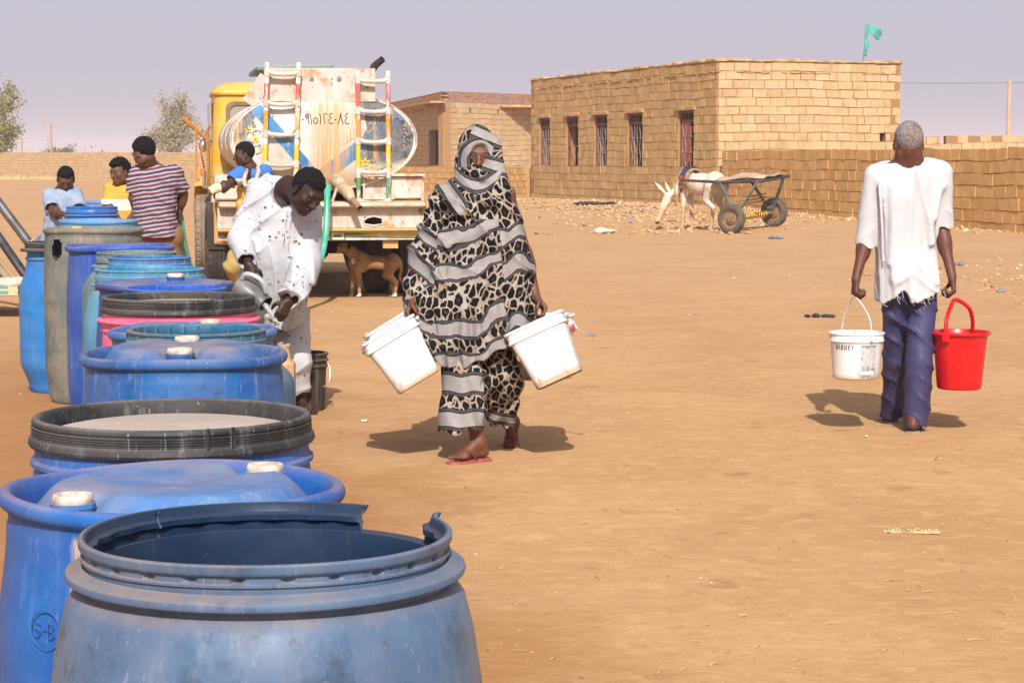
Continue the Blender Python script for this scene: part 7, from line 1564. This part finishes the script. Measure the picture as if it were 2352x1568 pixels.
# ================================================================ buckets
def white_pl(name, dirt=.6, col=(.72, .715, .725), zlo=-.30):
    n = NT(name, .38, spec=.4); o = n.obj(); z = n.sep(o)[2]; c = n.mix(n.ramp(n.noise(o, 5, 3), .3, .7), col, tuple(q * .93 for q in col))
    g = n.noise(n.mp(o, sc=(26, 26, 9)), 1.0, 5, .75); low = n.ramp(z, zlo + .13, zlo)
    c = n.mix(n.math('MULTIPLY', n.math('MULTIPLY', n.ramp(g, .52, .60), low), dirt), c, (.30, .15, .06)); c = n.mix(n.math('MULTIPLY', n.ramp(z, zlo + .035, zlo + .004), .75), c, (.46, .28, .12))
    c = n.mix(n.math('MULTIPLY', n.ramp(n.noise(o, 14, 5, .7), .56, .7), .22), c, (.45, .34, .24)); return n.out(c, None)
M_PAIL = white_pl('white_pail_plastic'); M_WIRE = NT('bare_wire', .4, .8); M_WIRE = M_WIRE.out((.55, .55, .56)); M_MUDB = plain('muddy_base', (.28, .15, .065), .95, 0, .3, 12, .3)
def sq_ring(w, dp, r, z, n=5):
    q = []
    for sx, sy, a0 in ((1, -1, -90), (1, 1, 0), (-1, 1, 90), (-1, -1, 180)):
        for k in range(n + 1): a = R(a0 + 90 * k / n); q.append((sx * (w / 2 - r) + r * math.cos(a), sy * (dp / 2 - r) + r * math.sin(a), z))
    return q
def square_pail(label, c, tilt, yaw, cat='bucket', s=1.0, lid=False):
    o = thing('bucket', label, cat, c, 'square white buckets the woman carries'); o.rotation_euler = (R(-6), tilt, yaw)
    H = .300 * s; W, D_ = .285 * s, .235 * s; m = MB()
    prof = [(.80, -H), (.815, -H + .006), (.90, -H * .5), (.985, -.068), (.99, -.064), (1.06, -.060), (1.065, -.056), (1.06, -.050), (1.02, -.046), (1.02, -.016), (1.07, -.012), (1.075, -.006), (1.06, 0), (1.03, 0), (1.0, -.004), (.98, -.06), (.88, -H * .5), (.80, -H + .012)]
    m.loft([sq_ring(W * k, D_ * k + (k - 1) * .02, .042 * s, z) for k, z in prof], True); m.build('body', M_PAIL, o, smooth=50)
    m = MB(); m.loft([sq_ring(W * .79, D_ * .78, .035 * s, -H - .0015), sq_ring(W * .76, D_ * .75, .03 * s, -H - .004)]); m.build('base', M_MUDB, o)
    m = MB()
    for sx in (-1, 1): m.tube([(sx * W * .53, 0, -.03), (sx * (W * .53 + .014), 0, -.03)], .014, 10)
    m.tube([(sx_ * (W * .53 + .010), 0, -.03) if False else q for sx_, q in ((0, (-(W * .53 + .010), 0, -.03)), (0, (-W * .50, .06, -.07)), (0, (-W * .25, D_ * .53, -.115)), (0, (0, D_ * .54, -.13)), (0, (W * .25, D_ * .53, -.115)), (0, (W * .50, .06, -.07)), (0, (W * .53 + .010, 0, -.03)))], .0035, 6); m.build('handle', M_WIRE, o)
    return o
# rim middles: (892, 752) and (1226, 741) tilted the same way as she strides
b1 = square_pail('square white bucket in front, hanging from the woman\'s right hand at viewer left', P(889, 757, 10.26), R(-31), R(6))
b2 = square_pail('second square white bucket close behind the one at viewer left of the woman', P(893, 737, 10.52), R(-31), R(8), s=.98)
b3 = square_pail('square white bucket in front at viewer right, under the woman\'s left hand', P(1227, 741, 10.30), R(-25), R(-4), s=1.03)
def lathe_pail(name, label, c, prof, mat, grp=None, rot=(0, 0, 0), n=64):
    o = thing(name, label, 'bucket', c, grp); o.rotation_euler = rot; m = MB(); m.lathe(prof, n); m.build('body', mat, o, smooth=45); return o
def pail_prof(rt, rb, h, lip=.008, th=.005): return [(0, 0), (rb - .01, 0), (rb, .006), (rt - .006, h - .055), (rt - .004, h - .05), (rt + lip * .6, h - .047), (rt + lip * .6, h - .042), (rt - .001, h - .036), (rt, h - .012), (rt + lip, h - .008), (rt + lip, h - .002), (rt + lip * .5, h), (rt - th, h), (rt - th * 1.6, h - .02), (rb - .01, .012), (0, .012)]
c = P(1258, 868, 10.66); M_PAIL2 = white_pl('old_white_pail', .5, (.70, .69, .70), 0.0)
o = lathe_pail('bucket', 'round white pail with pink label and loose wire handle, behind the right hand square bucket', c, pail_prof(.150, .138, .325), M_PAIL2, rot=(0, R(-3), 0))
m = MB(); 
for k in range(12): 
    a0, a1 = R(-75 + k * 8), R(-75 + (k + 1) * 8); r = .1545; m.add([(r * math.cos(a0), r * math.sin(a0), .235), (r * math.cos(a1), r * math.sin(a1), .235), (r * math.cos(a1), r * math.sin(a1), .285), (r * math.cos(a0), r * math.sin(a0), .285)], [[0, 1, 2, 3]])
def label_mat():
    n = NT('pink_label', .6); o = n.obj(); x, y, z = n.sep(o); return n.out(n.mix(n.math('MULTIPLY', n.ramp(n.noise(n.mp(o, sc=(40, 40, 60)), 1, 3), .46, .56), .8), n.mix(n.ramp(z, .272, .276), (.62, .30, .28), (.60, .55, .50)), (.42, .05, .06)))
lb = m.build('label', label_mat(), o); lb.modifiers.new('t', 'SOLIDIFY').thickness = .0008
m = MB(); m.tube(spline([(.150, -.02, .275), (.165, -.03, .25), (.205, -.06, .225), (.235, -.08, .215)], 5), .0035, 6); m.tube([(.215, -.066, .221), (.245, -.088, .212)], .010, 8); m.build('handle', M_WIRE, o)
# old man's white bucket with the black print and grey label
BW = D0 - .06; c = P(1966, 868, BW); hW = .255
o = lathe_pail('bucket', 'round white bucket with grey label and black print in the old man\'s left hand', c, pail_prof(.1485, .126, hW, .006), M_PAIL2)
c0 = c
m = MB(); fs_ = (30, 10)
def wrapq(r0, zt, a, z): r = r0(z); return (r * math.cos(a), r * math.sin(a), z)
rr_ = lambda z: .126 + (.1425 - .126) * z / (hW - .055) + .0012
for i in range(12):
    for j in range(8):
        a0, a1 = R(-88 + i * 3.2), R(-88 + (i + 1) * 3.2); za, zb = .012 + j * .0225, .012 + (j + 1) * .0225; m.add([wrapq(rr_, 0, a0, za), wrapq(rr_, 0, a1, za), wrapq(rr_, 0, a1, zb), wrapq(rr_, 0, a0, zb)], [[0, 1, 2, 3]])
def lab2():
    n = NT('scuffed_grey_label', .6); o = n.obj(); x, y, z = n.sep(o); g = n.noise(n.mp(o, sc=(60, 60, 90)), 1, 4, .7); band = n.math('MAXIMUM', n.ramp(z, .085, .06), n.ramp(z, .165, .185)); d = n.math('MULTIPLY', n.ramp(n.math('ADD', g, n.math('MULTIPLY', band, .14)), .54, .66), .8); c = n.mix(d, (.46, .46, .47), (.12, .12, .13))
    wh = n.math('MULTIPLY', n.ramp(z, .030, .033), n.ramp(z, .052, .049)); return n.out(n.mix(n.math('MULTIPLY', wh, n.ramp(x, .085, .075)), c, (.60, .60, .60)))
lb = m.build('label', lab2(), o)
L5 = {'N': [[(0, 0), (0, 1), (.6, 0), (.6, 1)]], 'I': [[(0, 0), (0, 1)]], 'O': [[(0, 0), (0, 1), (.5, 1), (.5, 0), (0, 0)]], 'U': [[(0, 1), (0, 0), (.5, 0), (.5, 1)]], 'E': [[(.5, 1), (0, 1), (0, 0), (.5, 0)], [(0, .5), (.4, .5)]]}
m = MB(); ang = R(-149)
for ch in 'NIOUEI':
    for st in L5[ch]: m.tube([wrapq(rr_, 0, ang + (u * .019 + v * .004) / .145, .168 + v * .024) for u, v in st], .0022, 4)
    ang += R(5.6 if ch == 'I' else 8.6)
m.build('print', plain('black_print', (.04, .04, .045), .6), o)
hnd = P(1961, 682, BW - .02) - c0
m = MB(); m.tube(spline([(.060, -.140, hW - .015), (.050, -.125, hW + .08), (.012, -.04, hW + .165), tuple(hnd), (-.03, .05, hW + .15), (-.055, .10, hW + .08), (-.06, .138, hW - .01)], 6), .0038, 8); m.build('handle', plain('white_wire_handle', (.58, .58, .6), .4), o)
m = MB(); m.tube([(.060, -.142, hW - .03), (.060, -.156, hW - .03)], .010, 10); m.build('handle_lug', M_PAIL2, o)
# red bucket
M_RED = NT('glossy_red_plastic', .28, spec=.5); o_ = M_RED.obj(); M_RED = M_RED.out(M_RED.mix(M_RED.ramp(M_RED.noise(M_RED.mp(o_, sc=(9, 9, 2)), 1.4, 4), .35, .7), (.52, .006, .010), (.60, .012, .016)), None)
c = P(2203, 892, D0 - .05); hR = .318; o = thing('bucket', 'bright red plastic bucket with arched handle in the old man\'s right hand', 'bucket', c); m = MB()
m.lathe([(0, 0), (.112, 0), (.118, .004), (.122, .014), (.140, .20), (.146, .27), (.150, .292), (.162, .300), (.167, .304), (.168, .311), (.163, .318), (.155, .316), (.147, .300), (.136, .2), (.117, .018), (0, .012)], 96, rf=lambda r, z, a, i: (r - (.0035 * (math.cos(a * 5 + .6) > .25) if 3 < i < 6 else 0), z)); m.build('body', M_RED, o, smooth=40)
hr = P(2196, 688, D0 - .05) - c; m = MB(); m.tube(spline([(-.102, -.118, hR - .03), (-.100, -.11, hR + .06), (-.066, -.05, hR + .135), tuple(hr), (.052, .03, hR + .125), (.085, .08, hR + .05), (.092, .118, hR - .02)], 6), .0115, 10); m.build('handle', M_RED, o)
m = MB(); m.box((-.105, -.128, hR - .028), (.045, .02, .05), (0, 0, R(-40)), .006); m.build('handle_lug', M_RED, o)
# black pail standing on the ground by the robed man
c = G(699, 942); c[2] = on(c[0], c[1]); o = lathe_pail('bucket', 'dusty black pail standing on the sand behind the robed man\'s feet', c, [(0, 0), (.118, 0), (.122, .01), (.132, .24), (.136, .262), (.146, .266), (.146, .274), (.137, .278), (.137, .296), (.146, .300), (.146, .307), (.138, .311), (.139, .330), (.147, .334), (.147, .345), (.140, .348), (.134, .346), (.118, .02), (0, .015)], plastic('dusty_black_pail', (.012, .012, .013), (.03, .03, .03), .4, 0, .5, 50, .5))
m = MB(); m.tube(spline([(.142, 0, .28), (.158, -.01, .24), (.150, -.05, .17), (.120, -.10, .15)], 5), .003, 6); m.build('handle', M_WIRE, o)

# ---- the grey jug, the water and what it is poured into
M_JUG = plain('grey_jug_plastic', (.10, .107, .115), .45, 0, .15, 9, .1, (.30, .25, .2), .4); jd = 11.62
j0, j1 = Vector(P(548, 652, jd + .02)), Vector(P(611, 698, jd - .04)); jug = thing('jug', 'grey plastic jug tipped in the robed man\'s right hand, black inside its mouth', 'jug', j0)
axj = (j1 - j0).normalized(); Mj = Matrix.Translation(j0) @ axj.to_track_quat('Z', 'Y').to_matrix().to_4x4(); L = (j1 - j0).length
m = MB(); m.lathe([(0, 0), (.055, 0), (.072, .012), (.078, .05), (.074, L * .55), (.060, L * .8), (.050, L * .9), (.052, L), (.047, L), (.045, L * .9)], 40, Mj, rf=lambda r, z, a, i: (r * (1 + .16 * math.cos(2 * a)), z)); m.build('body', M_JUG, jug, world=True)
m = MB(); m.lathe([(.045, L * .97), (.045, L * .9), (.06, L * .6), (.06, .03), (0, .02)], 32, Mj, rf=lambda r, z, a, i: (r * (1 + .14 * math.cos(2 * a)), z)); m.build('inner_wall', plain('black_inside', (.008, .008, .009), .5), jug, world=True)
m = MB(); m.tube(spline([Vector(P(556, 640, jd - .05)), Vector(P(566, 630, jd - .07)), Vector(P(588, 636, jd - .08)), Vector(P(604, 650, jd - .08)), Vector(P(612, 672, jd - .07))], 6), .0155, 10); m.build('handle', plain('pale_grey_grip', (.32, .33, .34), .4), jug, world=True)
wm = bpy.data.materials.new('water'); wm.use_nodes = True; b_ = wm.node_tree.nodes['Principled BSDF']; b_.inputs['Transmission Weight'].default_value = .7; b_.inputs['Roughness'].default_value = .06; b_.inputs['IOR'].default_value = 1.33; b_.inputs['Base Color'].default_value = (.93, .95, .97, 1)
ws = thing('water_stream', 'splashing stream of clear water falling from the grey jug', 'water', P(606, 700, jd)); m = MB(); rg = random.Random(11)
for k in range(7):
    pts = [Vector(P(605 + rg.uniform(-3, 3) + 30 * t ** 1.1 * (1 + rg.uniform(-.12, .12)), 700 + 45 * t ** 1.5 + rg.uniform(-2, 2), jd - .05 + rg.uniform(-.02, .02))) for t in np.linspace(0, 1, 9)]; m.tube(pts, [.013 * (1 - .45 * t) * rg.uniform(.7, 1.3) for t in np.linspace(0, 1, 9)], 8)
for k in range(22): t = rg.random(); m.ball(P(606 + 34 * t + rg.gauss(0, 4), 702 + 48 * t + rg.gauss(0, 4), jd - .05 + rg.uniform(-.04, .04)), rg.uniform(.003, .007), None, 8, 6)
m.build('stream', wm, ws, world=True, smooth=180)
c = P(630, 755, 11.75); jc = thing('jerrycan', 'tan jerrycan under the water stream, nearly hidden behind the drums', 'jerrycan', (c[0] - .02, 11.78, on(c[0], 11.78))); m = MB(); m.box((0, 0, .19), (.26, .17, .38), None, .035); m.lathe([(.05, .37), (.045, .40), (.040, .43), (.043, .435), (.043, .445), (.034, .445), (.034, .40)], 24, Matrix.Translation((.06, 0, 0)))
m.build('body', plain('tan_jerrycan_plastic', (.46, .30, .14), .6, 0, .15, 7), jc); m = MB(); m.tube(spline([(.02, 0, .37), (.0, 0, .42), (-.05, 0, .43), (-.10, 0, .38)], 5), .014, 8); m.build('handle', plain('tan_handle', (.42, .27, .12), .6), jc)

# ================================================================ litter, stones, rubble
rg = random.Random(21)
def rock(m, c, r, fl=.6, n=7, mm=5):
    M = Euler((rg.uniform(0, 6), rg.uniform(0, 6), rg.uniform(0, 6))).to_matrix(); M2 = Matrix.Diagonal((1, 1, fl)) @ M; m.ball(c, (r * rg.uniform(.7, 1.4), r * rg.uniform(.6, 1.1), r * rg.uniform(.5, .9)), M2, n, mm, .22, rg)
def rub_mat():
    n = NT('rubble', .95, spec=.1); v = n.attr('val'); o = n.geo('Position'); c = n.mix(n.ramp(v, 0, .6, mode='LINEAR'), (.36, .205, .09), (.47, .31, .165)); c = n.mix(n.ramp(v, .90, .91), c, (.56, .48, .39)); c = n.mix(n.ramp(v, .945, .95), c, (.20, .105, .055)); c = n.mix(n.ramp(v, .994, .995), c, (.20, .25, .38)); return n.out(c)
m = MB()
def scatter(n, fx, r0, r1, pale=0):
    for _ in range(n):
        x, y = fx(); r = rg.uniform(r0, r1) * rg.uniform(.5, 1.2); m.av = max(.01, rg.random() ** (1 - pale)); rock(m, (x, y, on(x, y) + r * .15), r, .6, 5, 3)
def bank(): t = rg.random(); y = 50 + 24 * t; c = 1.9 + (66 - y) * .16; return c + rg.gauss(0, 1.5), y + rg.gauss(0, 1.5)
scatter(3000, bank, .02, .085, .15)
def bank2(): y = rg.uniform(41, 52); return 4.4 + (46 - y) * -.22 + rg.gauss(-.6, 1.2), y
scatter(260, bank2, .02, .10, .1)
def rightrub(): return rg.gauss(6.9, 1.3), rg.gauss(26, 2.6)
scatter(520, rightrub, .010, .045, .15)
def wallfoot(): t = rg.random(); return 6.5 + t * 4.0 - abs(rg.gauss(.3, .5)), 61 - t * 19
scatter(180, wallfoot, .03, .10, .1)
def wide(): y = 4.5 + 34 * rg.random() ** 1.3; return rg.uniform(-.25, .27) * y * 1.0 + .2, y
scatter(2600, wide, .002, .008, .1)
def wide2(): y = 6 + 40 * rg.random(); return rg.uniform(-.25, .27) * y, y
scatter(150, wide2, .008, .020, .05)
m.av = 0; tag(m.build('gravel', rub_mat(), smooth=0), kind='stuff')
m = MB()                                                 # chaff and straw bits
for _ in range(420):
    y = 4.5 + 18 * rg.random() ** 1.4; x = rg.uniform(-.24, .26) * y; L = rg.uniform(.006, .028); a = rg.uniform(0, 3.14); z = on(x, y) + .004; dx, dy = L * math.cos(a), L * math.sin(a); m.av = rg.random() + .01
    m.tube([(x - dx, y - dy, z), (x, y, z + .004), (x + dx, y + dy, z)], .0014, 3)
n = NT('chaff', .9); v = n.attr('val'); tag(m.build('straw', n.out(n.mix(v, (.34, .19, .085), (.56, .38, .19))), smooth=0), kind='stuff')
def single(name, label, cat, x, y, r, mat, fl=.6, k=1, stretch=1.0):
    c = G(x, y); c[2] = on(c[0], c[1]); m = MB()
    for i in range(k): rock(m, (rg.uniform(-r, r) * (k > 1) * stretch, rg.uniform(-r, r) * (k > 1) * .5, r * .3), r * rg.uniform(.7, 1.1), fl, 10, 7)
    o = link_mesh(name, m.v, m.f, mat, None, smooth=50); o.location = c
    if k > 1: mo = o.modifiers.new('one', 'REMESH'); mo.mode = 'VOXEL'; mo.voxel_size = max(.004, r * .12)
    return tag(o, label, cat)
S_PALE = plain('pale_stone', (.60, .52, .42), .9, 0, .15, 9, .3); S_BRN = plain('brown_clod', (.34, .19, .09), .95, 0, .2, 9, .3); S_BLK = plain('charred_rag', (.035, .032, .034), .9, 0, .3, 9, .3); S_BLU = plain('blue_grey_rag', (.16, .17, .24), .8, 0, .4, 14, .3)
single('stone', 'biggest white stone lying below the rubble between the woman and the donkey', 'stone', 1391, 537, .16, S_PALE, .5, 3, 1.2)
single('clod', 'brown clod at right, lower right of the walking man\'s feet', 'stone', 2164, 1058, .025, S_BRN, .6, 2)
single('stone', 'small pale pebble near the walking man\'s left foot', 'stone', 1990, 1003, .016, S_PALE, .5)
single('stone', 'small pale stone on the sand behind the woman, left of her shadow', 'stone', 837, 967, .020, S_PALE, .5)
single('rag', 'crumpled dark rag lying on the sand left of the walking man', 'rag', 1886, 729, .05, S_BLK, .4, 7, 2.6)
single('ash_patch', 'black ash and charred scraps below the block house windows', 'ash', 1352, 481, .22, S_BLK, .22, 12, 3.5)
single('rag', 'dark blue scrap on the ground right of the cart wheels', 'rag', 1784, 549, .10, S_BLU, .5, 3)
single('rag', 'blue grey scrap of plastic by the rubble right of the walking man', 'rag', 2294, 673, .05, S_BLU, .5, 4)
single('rag', 'grey scrap on the ground behind the old man\'s right elbow', 'rag', 2200, 612, .06, S_BLU, .4, 4, 1.6)
# dry palm frond chip
c = G(2100, 1226); c[2] = on(c[0], c[1]); m = MB(); 
for k in range(14): x = -.10 + k * .0145; m.beam((x, .008 * math.sin(k), .010 + .004 * (k % 3)), (x + .006, .055 - .002 * k + .01 * (k % 2), .008), .011, .007)
m.beam((-.12, .02, .006), (.10, -.012, .008), .018, .010); o = link_mesh('husk', m.v, m.f, plain('dry_husk', (.50, .33, .18), .95, 0, .25, 30, .3), None, smooth=30); o.location = c; tag(o, 'dry split husk lying on the bare sand at lower right', 'husk')
# tufts of dry straw-coloured grass at the foot of the far wall
m = MB()
for _ in range(260):
    x = rg.gauss(-36.2, .8) if rg.random() < .55 else rg.gauss(-33.6, .7); y = 150.6 + rg.gauss(0, .5); h = rg.uniform(.1, .4); a = rg.uniform(-.2, .2); m.av = rg.random() + .01; m.add([(x - .03, y, 0), (x + .03, y, 0), (x + a, y, h)], [[0, 1, 2]])
n = NT('dry_grass', .9); v = n.attr('val'); tag(m.build('dry_grass', n.out(n.mix(v, (.42, .32, .13), (.52, .41, .20))), smooth=0), kind='stuff')
